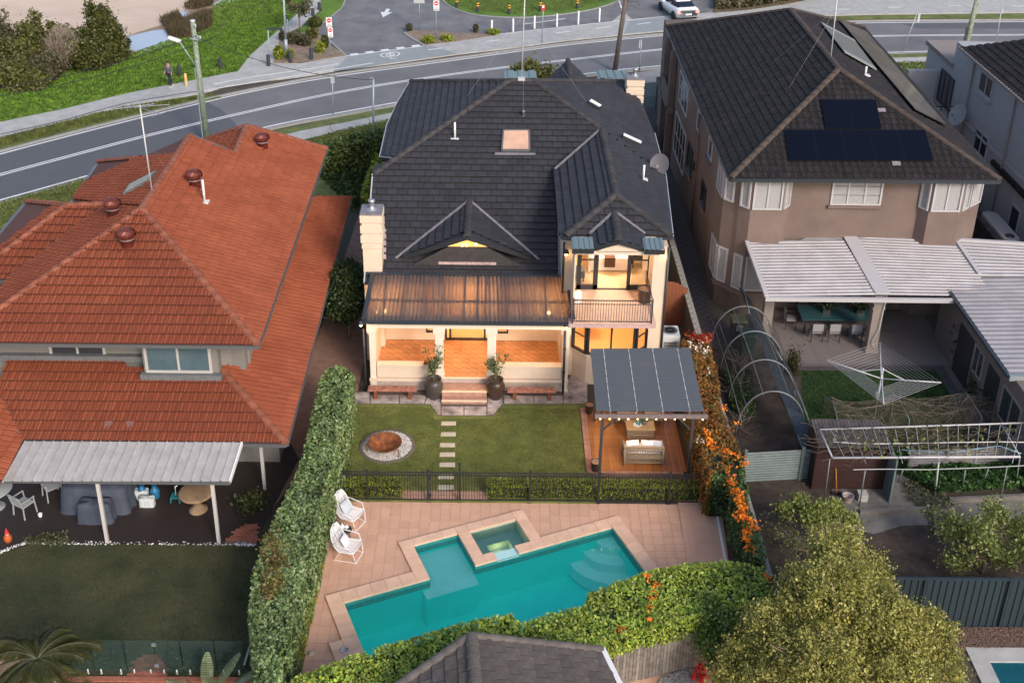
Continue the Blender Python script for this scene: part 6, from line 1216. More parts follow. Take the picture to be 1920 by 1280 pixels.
# outbuilding
ob = thing('outbuilding', 'low outbuilding with a white corrugated roof and dark gutter at the right edge', 'outbuilding', (20, 36, 0))
o0, o1 = G(1763, 516, 2.9), G(1888, 704, 2.9); ox_ = (o0[0] + o1[0]) / 2
corr((ox_ + .05, o1[1] + .05, 2.9), (ox_ + .05, o0[1] - .1, 2.9), (26, o0[1] - .1, 3.1), (26, o1[1] + .05, 3.1), .30, .05, m_wrib, 'roof', ob, 'sine')
b = B(); b.bar((ox_, o1[1], 2.86), (ox_, o0[1], 2.86), .14, .12); b.bar((ox_, o0[1], 2.9), (26, o0[1], 3.1), .3, .1); b.obj('gutter', m_gutter, ob); b = B(); b.bar((ox_, o1[1], 2.84), (26, o1[1], 3.0), .2, .2); b.obj('fascia', mat('blue_grey_trim', (.22, .26, .28), .5), ob)
m_obw = mat('outbuilding_render', (.15, .125, .115), .85, .08, 2); wx_ = ox_ + .22; yy = [o1[1] - 2.6, 33.9, 35.2, 36.5, 39.2, 41.3]
b = B(); b.box(wx_, 26, o1[1] - 3, o0[1] - .2, 0, 2.78); b.obj('wall', m_obw, ob)
for y0, y1 in ((37.5, 38.9), (35.0, 36.0)): 
    d = B(); d.box(wx_ - .03, wx_, y0, y1, .05, 2.15); d.obj('door', m_dkframe, ob)
for y0, y1, z0 in ((36.4, 37.3, 1.1), (33.0, 34.6, .9)): window(ob, (wx_, y1), (0, -1), y1 - y0, z0, 2.2, m_pc, m_glassd, 2, 1, fr=.06, out=(-1, 0))
corr((ox_ + .4, o1[1] - 2.6, 2.1), (26, o1[1] - 2.6, 2.1), (26, o1[1] - .15, 2.6), (ox_ + .3, o1[1] - .15, 2.6), .2, .03, m_wht2, 'lower_roof', ob, 'sine')
# patio furniture
tq = thing('dining_table', 'long teal glass-topped outdoor dining table under the white patio roof', 'dining table', (14.1, 41.95, .04)); b = B(); b.box(12.55, 15.65, 41.35, 42.55, .74, .765); b.obj('tabletop', mat('teal_glass', (.035, .10, .115), .15, spec=.8), tq); b = B()
for x in (12.7, 15.5):
    for y in (41.45, 42.45): b = B(); b.bar((x, y, .04), (x, y, .74), .06); b.obj('leg', m_dkframe, tq)
b = B(); b.box(12.58, 15.62, 41.38, 41.43, .69, .738); b.box(12.58, 15.62, 42.47, 42.52, .69, .738); b.obj('frame', m_dkframe, tq)
def dchair():
    t = thing('dining_chair', 'x', 'chair', (0, 0, 0), group='dark patio chairs round the teal table', world=False); b = B(); b.box(-.22, .22, -.22, .22, .42, .45); b.obj('seat', mat('pale_sling', (.28, .27, .28), .7), t); b = B(); b.box(-.22, .22, .21, .235, .52, .86); b.obj('backrest', mat('pale_sling', ()), t)
    for x in (-.23, .23):
        for y in (-.21, .22): b = B(); b.bar((x, y, 0), (x, y, .42 if y < 0 else .88), .03); b.obj('leg', m_dkframe, t)
    for x in (-.23, .23): b = B(); b.bar((x, -.2, .64), (x, .22, .64), .03); b.obj('armrest', m_dkframe, t)
    return t
dc = dchair(); spots = [(13.05, 40.98, 180, 'dining chair nearest the left column, on the near side of the teal table'), (13.75, 40.98, 180, 'second near-side dining chair from the left at the teal table'), (14.65, 40.98, 180, 'third near-side dining chair from the left at the teal table'), (15.3, 40.98, 180, 'near-side dining chair hard against the middle patio column'), (12.2, 41.95, 90, 'dining chair at the left head of the teal table'), (13.0, 42.9, 0, 'far-side dining chair at the left end of the teal table'), (13.7, 42.9, 0, 'far-side dining chair behind the left table plant'), (14.5, 42.9, 0, 'far-side dining chair between the two table plants'), (15.2, 42.9, 0, 'far-side dining chair behind the right table plant')]
for i, (x, y, a, lb) in enumerate(spots):
    if i == 0: dc.location = (x, y, .043); dc.rotation_euler = (0, 0, R_(a)); dc['label'] = lb
    else: copy_tree(dc, (x, y, .043), R_(a), lb)
m_dleaf = leafmat('dark_leaves', [(.012, .03, .010), (.03, .055, .018), (.05, .08, .03)])
for x, y, lb in ((13.65, 42.0, 'left potted plant on the teal dining table'), (15.05, 42.0, 'right potted plant on the teal dining table')):
    t = thing('table_plant', lb, 'plant', (x, y, .765)); b = B(); b.box(x - .16, x + .16, y - .16, y + .16, .765, .95); b.obj('pot', m_dkframe, t); leafcloud(rng.normal(size=(120, 3)) * [.14, .14, .08] + [x, y, 1.08], .09, 'foliage', m_dleaf, t, kind='stuff')
q = G(1812, 692, .04); t = thing('potted_tree', 'bushy dark tree in a white patterned pot beside the outbuilding wall', 'plant', q); b = B(); b.lathe([(.2, 0), (.26, .12), (.27, .34), (.29, .38), (.24, .38), (.22, .3), (0, .3)], q, 22); b.obj('pot', mat('painted_pot', (.45, .47, .52), .4, .5, 14, (.12, .15, .25)), t); b = B(); b.tube([q, q + [0, 0, 1.2]], .03, 6); b.obj('stem', m_timber, t); leafcloud(rng.normal(size=(900, 3)) * [.25, .25, .42] + q + [0, .1, 1.2], .10, 'foliage', m_dleaf, t, kind='stuff')
q = G(1788, 628, .04); t = thing('potted_shrub', 'small dark shrub in a black pot against the outbuilding corner', 'plant', q); b = B(); b.lathe([(.14, 0), (.18, .3), (0, .3)], q, 14); b.obj('pot', m_dkframe, t); leafcloud(rng.normal(size=(260, 3)) * [.15, .15, .25] + q + [0, 0, .65], .10, 'foliage', m_dleaf, t, kind='stuff')
q = G(1850, 752, .04); leafcloud(rng.normal(size=(1500, 3)) * [.36, .32, .3] + q + [0, 0, .45], .09, 'low_shrub', m_dleaf, label='low dark shrub at the foot of the outbuilding wall', cat='shrub'); 
q = G(1484, 700, .02); leafcloud(rng.normal(size=(900, 3)) * [.13, .13, .3] + q + [0, 0, .5], .06, 'conical_shrub', leafmat('olive_needles', [(.03, .035, .01), (.09, .08, .03)]), label='small upright shrub at the near left corner of the patio', cat='shrub')
# clothes hoist
tips = [np.array(p) for p in ((12.08, 36.18, 2.1), (13.34, 33.42, 2.1), (15.79, 34.78, 2.1), (14.38, 37.44, 2.1))]; tips = [G(1551, 675, 2.1), G(1657, 757, 2.1), G(1765, 717, 2.1), G(1650, 642, 2.1)]; cc = sum(tips) / 4; cc = np.array([cc[0], cc[1], 1.75]); ch_ = thing('clothes_hoist', 'galvanised rotary clothes hoist on the dark lawn', 'clothes hoist', (cc[0], cc[1], 0)); b = B(); b.tube([(cc[0], cc[1], 0), (cc[0], cc[1], 2.25)], .035, 8); b.obj('post', m_lightm, ch_)
for i, t in enumerate(tips): b = B(); b.tube([cc + [0, 0, .05], t], .022, 6); b.obj('arm', m_lightm, ch_); b = B(); b.tube([(cc[0], cc[1], 2.2), cc + (t - cc) * .42], .014, 5); b.obj('stay', m_lightm, ch_)
b = B()
for k in range(9):
    f_ = .36 + .64 * k / 8
    for i in range(4): b.tube([cc + (tips[i] - cc) * f_, cc + (tips[(i + 1) % 4] - cc) * f_], .0055, 3)
b.obj('line', m_lightm, ch_, kind='stuff'); b = B(); b.box(cc[0] - .1, cc[0] + .02, cc[1] - .06, cc[1] + .06, .95, 1.2); b.obj('winder', m_metal, ch_)
# bins
for (u, v, m, lid, lb) in ((1383, 640, (.02, .03, .02), (.22, .22, .10), 'dark wheelie bin with an olive lid and a pale sticker by the arched netting frame'), (1400, 668, (.02, .05, .035), (.03, .10, .065), 'green-lidded bin nearer the arched netting frame')):
    q = G(u, v, .02); t = thing('wheelie_bin', lb, 'bin', q); nm = 'bin_%d' % u; b = B(); b.hexa([(q[0] - .22, q[1], .02), (q[0] + .22, q[1], .02), (q[0] + .22, q[1] + .45, .02), (q[0] - .22, q[1] + .45, .02)], [(q[0] - .29, q[1] - .1, .95), (q[0] + .29, q[1] - .1, .95), (q[0] + .29, q[1] + .55, .95), (q[0] - .29, q[1] + .55, .95)]); b.obj('body', mat(nm, m, .6), t); b = B(); b.hexa([(q[0] - .31, q[1] - .13, .95), (q[0] + .31, q[1] - .13, .95), (q[0] + .31, q[1] + .58, .95), (q[0] - .31, q[1] + .58, .95)], [(q[0] - .27, q[1] - .05, 1.04), (q[0] + .27, q[1] - .05, 1.04), (q[0] + .27, q[1] + .5, 1.04), (q[0] - .27, q[1] + .5, 1.04)]); b.obj('lid', mat(nm + 'l', lid, .6), t)
    b = B(); b.tube([(q[0] - .3, q[1] + .56, .98), (q[0] + .3, q[1] + .56, .98)], .02, 6); b.obj('handle', m_dkframe, t)
    if u == 1383: b = B(); b.hexa([(q[0] - .13, q[1] - .07, .55), (q[0] + .13, q[1] - .07, .55), (q[0] + .13, q[1] - .06, .55), (q[0] - .13, q[1] - .06, .55)], [(q[0] - .13, q[1] - .11, .85), (q[0] + .13, q[1] - .11, .85), (q[0] + .13, q[1] - .09, .85), (q[0] - .13, q[1] - .09, .85)]); b.obj('sticker', m_wblind, t)
# arched netting frame
ar_ = thing('garden_tunnel', 'arched galvanised pipe frame for garden netting beside the orange hedge', 'garden tunnel', (9.9, 37, 0)); m_pipe = mat('dull_pipe', (.17, .185, .195), .5, metal=.4)
for y, x0, x1 in ((40.2, 8.66, 11.1), (38.3, 8.72, 11.1), (36.3, 8.7, 11.1), (34.25, 8.6, 11.0)):
    b = B(); b.tube([((x0 + x1) / 2 - (x1 - x0) / 2 * math.cos(t), y + .1 * math.cos(t), 2.02 * math.sin(t) ** .8) for t in np.linspace(0, math.pi, 22)], .03, 6); b.obj('arch', m_pipe, ar_)
for (p, q, r) in (((8.72, 41, 1.0), (8.65, 33.9, .95), .018), ((10.0, 42.2, 2.0), (9.9, 39.6, 2.03), .022), ((9.95, 39.6, 2.03), (10.75, 37.2, 1.4), .02), ((10.75, 37.2, 1.4), (10.95, 31.9, 1.1), .03), ((10.3, 36.2, .9), (10.45, 31.9, 1.0), .03), ((11.0, 40, .9), (11.05, 34.3, 1.0), .018)): b = B(); mid = (np.array(p) + q) / 2 + [.05, 0, .05]; b.tube([p, mid, q], r, 6); b.obj('rail', m_pipe, ar_)
b = B(); b.hexa([(9.9, 42, 1.95), (10.4, 41.6, 1.5), (11.0, 32, 0.9), (10.45, 32, .9)], [(9.9, 42, 1.96), (10.4, 41.6, 1.51), (11.0, 32, .91), (10.45, 32, .91)]); b.obj('shade_cloth', mat('shade_cloth', (.02, .028, .042), .8, .6, 12, (.06, .08, .11)), ar_)
def twigs(name, c_, n, L, r, label, cat, m, seed=1, up=1.):
    rr_ = random.Random(seed); b = B()
    for k in range(n):
        p = Vector((c_[0] + rr_.gauss(0, .1), c_[1] + rr_.gauss(0, .1), c_[2])); d = Vector((rr_.gauss(0, .6), rr_.gauss(0, .6), up * rr_.uniform(.6, 1.2))).normalized(); pts = [p.copy()]; l = L * rr_.uniform(.5, 1.1)
        for s in range(5): d = (d + Vector((rr_.gauss(0, .35), rr_.gauss(0, .35), rr_.gauss(0, .25)))).normalized(); p = p + d * l / 5; pts.append(p.copy())
        b.tube(pts, r, 4, r1=r * .35)
    return b.obj(name, m, label=label, cat=cat)
m_twig = mat('dead_twig', (.17, .14, .105), .9); m_twigd = mat('dark_twig', (.09, .07, .05), .9)
twigs('bare_vine', G(1385, 800, 0), 26, 1.3, .016, 'bare pale vine inside the near end of the netting frame', 'vine', m_twig, 3); twigs('bare_vine', G(1382, 735, 0), 22, 1.4, .014, 'bare pale vine inside the middle of the netting frame', 'vine', m_twig, 5); twigs('bare_vine', G(1385, 690, 0), 16, 1.3, .016, 'bare pale vine in front of the green-lidded bin', 'vine', m_twig, 8)
P = ingon([G(u, v)[:2] for u, v in [(1355, 705), (1410, 705), (1415, 790), (1375, 790)]], 1500, .15); P[:, 2] += rng.uniform(0, .25, len(P)); leafcloud(P, .07, 'ground_cover', leafmat('clover_leaves', [(.02, .05, .01), (.05, .10, .02)]), kind='stuff', label='green ground cover under the netting frame', cat='ground cover')
m_net2 = mat('dark_garden_netting', (.03, .035, .04), .9, trans=.72); b = B(); vs = []
for i in range(15):
    for j in range(15): t = math.pi * j / 14; vs.append((9.85 - 1.16 * math.cos(t) + random.gauss(0, .02), 34.3 + 5.9 * i / 14, max(.03, 1.98 * math.sin(t) ** .8 + random.gauss(-.03, .03))))
b.add(vs, [(i * 15 + j, i * 15 + j + 1, i * 15 + j + 16, i * 15 + j + 15) for i in range(14) for j in range(14)]); b.obj('netting', m_net2, ar_)
for k, (x, z) in enumerate(((8.9, 1.2), (9.4, 1.85), (10.3, 1.85), (10.85, 1.2))): b = B(); b.tube([(x, 34.25, z), (x + .03, 37, z + .04), (x, 40.2, z)], .016, 5); b.obj('rail', m_pipe, ar_)
# corrugated fences
m_gfence = mat('grey_green_steel', (.13, .17, .17), .6, .2, 3)
cf = thing('steel_fence', 'low grey-green corrugated steel fence between the netting frame and the trellis', 'fence', G(1460, 900)); q0, q1 = G(1392, 905), G(1532, 897)
def wallcorr(p, q, z0, z1, m, par, name='sheet', pitch=.1, hor=True):
    b = B(); d = (np.array(q) - p)[:2]; L = np.linalg.norm(d); d /= L; nn_ = np.array([d[1], -d[0]])
    if hor:
        n = int((z1 - z0) / pitch) * 4; zz = [z0 + (z1 - z0) * i / n for i in range(n + 1)]; off = [.012 * math.sin(i * math.pi / 2) for i in range(n + 1)]
        vs = []
        for z, o in zip(zz, off): vs += [(p[0] + nn_[0] * o, p[1] + nn_[1] * o, z), (q[0] + nn_[0] * o, q[1] + nn_[1] * o, z)]
        b.add(vs, [(2 * i, 2 * i + 1, 2 * i + 3, 2 * i + 2) for i in range(n)])
    else:
        n = int(L / pitch); pr = [(0, 0), (.1, 1), (.45, 1), (.55, 0)]; vs = []
        for i in range(n + 1):
            for t, o in pr:
                s = (i + t) / (n + 1) * L; vs += [(p[0] + d[0] * s + nn_[0] * o * .03, p[1] + d[1] * s + nn_[1] * o * .03, z0), (p[0] + d[0] * s + nn_[0] * o * .03, p[1] + d[1] * s + nn_[1] * o * .03, z1)]
        b.add(vs, [(2 * i, 2 * i + 2, 2 * i + 3, 2 * i + 1) for i in range(len(vs) // 2 - 1)])
    return b.obj(name, m, par)
pm_ = q0 * .25 + q1 * .75; wallcorr(q0, pm_, .03, 1.25, m_gfence, cf); wallcorr(pm_ + [.05, 0, 0], q1, .03, 1.25, m_gfence, cf)
for p in (q0, pm_ + [.02, 0, 0], q1): b = B(); b.box(p[0] - .05, p[0] + .05, p[1] - .05, p[1] + .05, 0, 1.35); b.obj('post', m_gfence, cf)
# trellis with metal frame
tr = thing('vine_trellis', 'white metal trellis frame with thin crossbars and bare vines over the vegetable garden', 'trellis', G(1700, 930)); m_wpipe = mat('white_pipe', (.46, .45, .46), .5)
tb0, tb1, tf0, tf1 = G(1537, 805, 2.2), G(1935, 792, 2.2), G(1561, 858, 2.2), G(1913, 856, 2.2)
for p, q, r in ((tb0, tb1, .03), (tf0, tf1, .04), (tb0, tf0, .03), (G(1878, 795, 2.2), tf1, .02)): b = B(); b.tube([p, q], r, 6); b.obj('rail', m_wpipe, tr)
cb = B()
for k in range(1, 20): b = B(); p = tb0 + (tb1 - tb0) * k / 20; q = tf0 + (tf1 - tf0) * (k + .3) / 20; b.tube([p, q + (q - p) * (.18 if k % 4 == 3 else 0)], .010, 4); b.obj('crossbar', m_lightm, tr)
b = B(); b.tube([G(1563, 828, 2.25), G(1620, 832, 2.2), G(1700, 831, 2.22), (G(1800, 829, 2.2)), G(1880, 828, 2.25), G(1930, 829, 2.2)], .018, 5); b.obj('rail', m_wpipe, tr)
b = B(); b.tube([G(1690, 843, 2.2), G(1760, 848, 2.15), G(1800, 846, 2.2), G(1850, 838, 2.2), G(1875, 836, 2.2), G(1915, 850, 2.2)], .016, 6); b.obj('hose', mat('pale_blue_hose', (.20, .33, .42), .5), tr)
for (ut, vt, ub, vb) in ((1556, 860, 1545, 940), (1622, 882, 1611, 950), (1693, 880, 1684, 905), (1760, 865, 1753, 930), (1810, 880, 1803, 925), (1853, 878, 1840, 915), (1888, 876, 1873, 950), (1912, 858, 1903, 920)):
    p, q = G(ub, vb), None; q = AY(ut, vt, p[1]); b = B(); b.tube([p, q], .025 if ut != 1760 else .035, 6); b.obj('post', m_pipe if ut != 1760 else m_wpipe, tr)
b = B(); b.tube([G(1600, 880, 1.9), G(1660, 879, 1.9), G(1740, 880, 1.9), G(1850, 876, 1.95), G(1930, 872, 1.95)], .02, 5); b.obj('lower_rail', m_pipe, tr)
rv = random.Random(4); b = B()
for k in range(90):
    u, v = rv.uniform(1550, 1900), rv.uniform(806, 850); p = Vector(G(u, v, 2.2)); d = Vector((rv.choice((-1, 1)), rv.gauss(0, .25), 0)); pts = [p.copy()]
    for s in range(6): d = (d + Vector((0, rv.gauss(0, .3), 0))).normalized(); p = p + d * .2; p.z = 2.2 + rv.gauss(0, .05); pts.append(p.copy())
    b.tube(pts, .009, 4)
b.obj('bare_vine', m_twigd, tr, kind='stuff')
P = np.array([G(rv.uniform(1560, 1900), rv.uniform(800, 855), 2.25) for k in range(260)]) + rng.normal(size=(260, 3)) * .06; leafcloud(P, .07, 'foliage', leafmat('yellow_leaves', [(.22, .20, .05), (.16, .20, .06), (.10, .13, .04)]), tr, kind='stuff')
nf = thing('netting_hoops', 'row of thin pipe hoops draped with brown netting behind the trellis', 'netting hoops', G(1700, 830)); hoops = [(1563, 757, 1566, 800), (1688, 752, 1698, 800), (1818, 745, 1832, 800), (1905, 744, 1890, 790)]
tops = []
for (u, v, ub, vb) in hoops:
    f_ = G(ub, vb + 36, 0); y = f_[1]; top = AY(u, v, y + .8); tops.append(top); b = B(); b.tube([(f_[0], y + 1.9, .0), (f_[0] - .1, y + 1.7, top[2] * .8), (top[0], y + .9, top[2]), (f_[0] + .02, y + .15, top[2] * .75), (f_[0], y, 0)], .022, 6); b.obj('hoop', m_pipe, nf)
m_net = mat('brown_netting', (.10, .085, .06), .9, .3, 30, trans=.80); vs = []; fs = []; NN = 40
b = B()
for i in range(NN + 1):
    t = i / NN * (len(tops) - 1); k = min(int(t), len(tops) - 2); g = t - k; tp = tops[k] * (1 - g) + tops[k + 1] * g; sag = math.sin(g * math.pi) * .3
    for (dy, zz) in ((1.1, .0), (.95, .6), (.5, .92), (0, 1), (-.4, .9), (-.75, .55), (-.85, .0)): vs.append((tp[0] + random.gauss(0, .02), tp[1] + dy + random.gauss(0, .02), max(.03, (tp[2] - sag) * zz + random.gauss(0, .03))))
for i in range(NN):
    for j in range(6): fs.append((i * 7 + j, i * 7 + 7 + j, i * 7 + 8 + j, i * 7 + 1 + j))
b.add(vs, fs); b.obj('netting', m_net, nf)
b = B()
for k in range(160):
    i = rv.randint(0, NN - 1); j = rv.randint(1, 5); p = Vector(vs[i * 7 + j]); pts = [p]
    for s in range(4): i2 = min(NN, max(0, i + rv.choice((-1, 1)) * (s + 1))); j2 = min(6, max(0, j + rv.choice((-1, 0, 1)))); pts.append(Vector(vs[i2 * 7 + j2]) + Vector((0, 0, .02)))
    b.tube(pts, .006, 3)
b.obj('dead_tendrils', m_twig, nf, kind='stuff')
# garden shed wall, tools, bucket
sw = thing('tool_shed', 'open-fronted dark red plank shed with a grey-green side under the trellis', 'shed', G(1600, 940)); s0, s1 = G(1530, 936), G(1662, 936); y = s0[1] + .5; m_rp = mat('dark_red_plank', (.035, .013, .011), .8, .3, 5, island=.25)
for k in range(9): b = B(); b.box(s0[0], s1[0], y, y + .03, .05 + k * .18, .05 + k * .18 + .17); b.obj('plank', m_rp, sw)
b = B(); b.hexa([(s1[0], y - .7, 0), (s1[0] + .05, y - .7, 0), (s1[0] + .05, y + 1.2, 0), (s1[0], y + 1.2, 0)], [(s1[0], y - .7, 1.75), (s1[0] + .05, y - .7, 1.75), (s1[0] + .05, y + 1.2, 1.9), (s1[0], y + 1.2, 1.9)]); b.obj('side_panel', m_gfence, sw)
b = B(); b.box(s0[0], s1[0], y + 1.2, y + 1.25, 0, 1.8); b.box(s0[0] - .05, s0[0], y, y + 1.2, 0, 1.8); b.obj('back_wall', m_rp, sw); corr((s0[0], y, 1.72), (s1[0], y, 1.72), (s1[0], y + 1.3, 1.95), (s0[0], y + 1.3, 1.95), .12, .02, mat('rusty_roof', (.07, .06, .058), .8, .4, 5), 'roof', sw)
q = G(1568, 928); b = B(); t = thing('broom', 'broom with a yellow handle leaning in front of the red plank shed', 'broom', q); b.tube([q + [0, 0, .1], AY(1567, 866, q[1] + .35)], .016, 6); b.obj('handle', mat('yellow_orange', (.55, .22, .02), .5), t); b = B(); b.box(q[0] - .15, q[0] + .15, q[1] - .04, q[1] + .04, 0, .12); b.obj('brush', m_blk, t)
q = G(1588, 940); t = thing('bucket', 'pale pink bucket on the path in front of the red plank shed', 'bucket', q); b = B(); b.lathe([(.13, 0), (.19, .26), (.2, .27), (.17, .26), (.12, .03), (0, .03)], q, 20); b.obj('pail', mat('pale_pink', (.36, .29, .28), .6), t); b = B(); b.tube([q + [-.19, 0, .26], q + [0, -.05, .33], q + [.19, 0, .26]], .008, 4); b.obj('handle', m_dkframe, t)
q = G(1612, 942); b = B(); b.box(q[0] - .05, q[0] + .25, q[1], q[1] + .3, 0, .3); b.obj('concrete_block', m_conc, label='pale concrete block beside the pink bucket', cat='block')
p = G(1806, 905); q = AY(1806, 903, p[1] - .2); t = thing('blue_bucket', 'bright blue bucket hanging on a trellis post over the green bed', 'bucket', (q[0], q[1], q[2] - .2)); b = B(); b.lathe([(.09, -.15), (.14, .12), (.15, .13), (.10, .12), (0, .0)], q, 16); b.obj('pail', mat('bright_blue', (.02, .12, .45), .5), t); b = B(); b.tube([q + [-.13, 0, .12], q + [0, 0, .26], q + [.13, 0, .12]], .007, 4); b.obj('handle', m_dkframe, t)
cf2 = thing('steel_fence', 'grey corrugated steel fence behind the green vegetable bed', 'fence', G(1810, 880)); wallcorr(G(1700, 888), G(1940, 880), .0, 1.0, mat('old_steel', (.13, .13, .14), .6, .2, 4), cf2); b = B(); q = G(1700, 888); b.box(q[0] - .04, q[0] + .04, q[1] - .04, q[1] + .04, 0, 1.15); b.obj('post', m_pipe, cf2)
P = ingon([G(u, v)[:2] for u, v in [(1690, 892), (1740, 888), (1940, 882), (1940, 925), (1785, 932), (1755, 935)]], 7000, .1); P[:, 2] += .12 + .22 * rng.uniform(0, 1, len(P)) + .15 * noise3(P, 3); leafcloud(P, .075, 'vegetable_leaves', leafmat('herb_leaves', [(.018, .06, .012), (.04, .11, .02), (.07, .14, .035)]), kind='stuff', label='dense green herbs in the raised bed behind the trellis posts', cat='ground cover')
P = ingon([G(u, v)[:2] for u, v in [(1690, 905), (1740, 900), (1790, 950), (1740, 965), (1700, 940)]], 900, .05); P[:, 2] += .15 * rng.uniform(0, 1, len(P)); leafcloud(P, .05, 'weeds', leafmat('weed_leaves', [(.08, .09, .04), (.13, .14, .06)]), kind='stuff', label='straggly weeds along the garden path', cat='weeds')
# dark steel fence, neighbour pool bottom right
m_bf = mat('blue_black_steel', (.016, .030, .040), .6); bf2 = thing('steel_fence', 'blue-black steel panel fence at the lower right behind the gravel strip', 'fence', (13, 25.27, 0))
xs2 = np.arange(9.8, 17.5, 2.4)
for i in range(len(xs2) - 1): wallcorr((xs2[i] + .03, 25.27, 0), (xs2[i + 1] - .03, 25.27, 0), .03, 1.78, m_bf, bf2, 'panel', .20, False); b = B(); b.box(xs2[i] - .03, xs2[i] + .03, 25.23, 25.31, 0, 1.84); b.obj('post', m_bf, bf2); b = B(); b.box(xs2[i] + .03, xs2[i + 1] - .03, 25.24, 25.32, 1.78, 1.83); b.obj('top_rail', m_bf, bf2)
sheet('gravel_strip', [(1500, 1176), (1960, 1176), (1960, 1218), (1480, 1222)], .03, mat('brown_gravel', (.10, .065, .05), .95, .6, 18, (.20, .14, .11), bump=1), .03); P = ingon([G(u, v)[:2] for u, v in [(1800, 1177), (1940, 1177), (1940, 1216), (1800, 1218)]], 3500, .045); pebbles(P, .03, 'gravel', mat('brown_pebble', (.14, .09, .07), .9, island=.6), kind='stuff', label='brown gravel strip behind the neighbouring pool', cat='gravel')
np_ = thing('swimming_pool', 'corner of a bright blue swimming pool at the bottom right corner', 'swimming pool', G(1890, 1260)); q0, q1 = G(1855, 1242), G(1960, 1242); b = B(); b.box(q0[0] - .5, 18, q0[1], G(1890, 1216)[1], .0, .06); b.box(q0[0] - .5, q0[0], q0[1] - 4, q0[1], .0, .06); b.obj('coping', m_conc, np_)
b = B(); b.box(q0[0], 18, q0[1] - 4, q0[1] - .001, -.015, -.012); b.obj('pool_floor', mat('blue_pool', (.05, .62, .92), .6, .05, 2), np_); b = B(); b.quad((q0[0] + .001, q0[1] - 4, .014), (18, q0[1] - 4, .014), (18, q0[1] - .002, .014), (q0[0] + .001, q0[1] - .002, .014)); b.obj('water', watermat('blue_pool_water', (.62, .92, 1.), (.03, .5, .7), .85), np_)
# boundary wall carrying the flowers
bw = thing('boundary_wall', 'long narrow masonry wall with pale capping between the pool garden and the brown house', 'wall', (7.85, 40, 0)); b = B(); b.box(7.76, 7.92, 25.6, 57.5, 0, 1.5); b.obj('wall', mat('dark_masonry', (.06, .05, .05), .9, .3, 3), bw)
b = B(); b.box(0, .24, 0, .39, 0, .06); cm_ = mesh_of(b, 'capping_stone', mat('lichen_capping', (.22, .21, .20), .9, .4, 6, (.32, .31, .29), bump=.4))
for k in range(80): inst('capping_stone', cm_, Matrix.Translation((7.72, 25.6 + k * .4, 1.5 + random.uniform(0, .01))), bw)
# ---- solar panels
def solar(name, label, pts, nx, ny, m, mf, nrm, h=.12, ins=.985):
    t = thing(name, label, 'solar panels', pts[0]); n_ = np.array(nrm, float); n_ /= np.linalg.norm(n_); P = lambda a, c: (pts[0] * (1 - a) + pts[1] * a) * (1 - c) + (pts[3] * (1 - a) + pts[2] * a) * c
    for i in range(nx):
        for j in range(ny):
            g = .004 / max(nx, ny) * 2; q = [P((i + g) / nx, (j + g) / ny), P((i + 1 - g) / nx, (j + g) / ny), P((i + 1 - g) / nx, (j + 1 - g) / ny), P((i + g) / nx, (j + 1 - g) / ny)]
            b = B(); b.hexa([tuple(p + n_ * (h - .035)) for p in q], [tuple(p + n_ * h) for p in q]); o = b.obj('panel', mf, t); c_ = sum(q) / 4; b = B(); b.hexa([tuple(c_ + (p - c_) * ins + n_ * h) for p in q], [tuple(c_ + (p - c_) * ins + n_ * (h + .004)) for p in q]); b.obj('cells', m, o)
    return t
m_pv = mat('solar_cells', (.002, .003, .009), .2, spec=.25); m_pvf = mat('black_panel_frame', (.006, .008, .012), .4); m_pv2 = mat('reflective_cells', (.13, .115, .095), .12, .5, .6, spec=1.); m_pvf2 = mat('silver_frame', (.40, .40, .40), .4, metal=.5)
an = lambda u, v: PL(u, v, AN); arr = lambda u, v: PL(u, v, ARp)
solar('solar_array', 'pair of flush black solar panels above the row of five on the dark tiled hip', [an(1547, 245), an(1652, 245), an(1641, 190), an(1538, 190)], 2, 1, m_pv, m_pvf, AN[1])
solar('solar_array', 'row of five flush black solar panels above the gutter of the brown house', [an(1479, 305), an(1750, 305), an(1733, 247), an(1470, 247)], 5, 1, m_pv, m_pvf, AN[1])
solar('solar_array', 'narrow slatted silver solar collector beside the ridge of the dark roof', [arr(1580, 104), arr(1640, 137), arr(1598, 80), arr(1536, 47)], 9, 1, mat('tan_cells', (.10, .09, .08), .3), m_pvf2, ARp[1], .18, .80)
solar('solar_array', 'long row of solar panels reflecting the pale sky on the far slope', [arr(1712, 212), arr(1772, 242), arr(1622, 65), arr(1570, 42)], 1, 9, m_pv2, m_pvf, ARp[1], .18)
for (u, v) in ((1652, 210), (1680, 310)): q = an(u, v); b = B(); b.obox(q + [0, 0, .08], (.34, .2, .04), mtx=Matrix.Rotation(math.atan(.5), 3, 'X')); b.obj('roof_bracket', m_lead, broof)
q = arr(1622, 143); b = B(); b.tube([q, q + [0, 0, .45]], .05, 8); b.obox(q + [0, 0, .04], (.4, .3, .04)); b.obj('vent_pipe', m_whitep, broof)
q = np.array(bA) + [0, 1.4, 0]; q2 = AY(1572, -25, q[1]); antenna(q, q2[2] - q[2], 'slim tv antenna mast on the ridge of the dark brown roof', [(.98, R_(30), 1.2, 8, .5)], lean=q2[0] - q[0], guy=[PL(1478, 168, ALp), PL(1446, 120, ALp)])
q = np.array((ap1 + ap2) / 2); q2 = AY(985, -30, q[1]); t = antenna(q, q2[2] - q[2], 'tall thin tv antenna mast at the peak of the charcoal roof', [(.99, R_(10), 1.3, 8, .5), (.63, R_(80), .5, 2, .4)], lean=q2[0] - q[0], guy=[LL(874, 183), RR(1102, 195), N(981, 215)]); b = B(); b.obox(q + [0, -.05, .12], (.3, .2, .14)); b.obj('bracket', m_lightm, t)
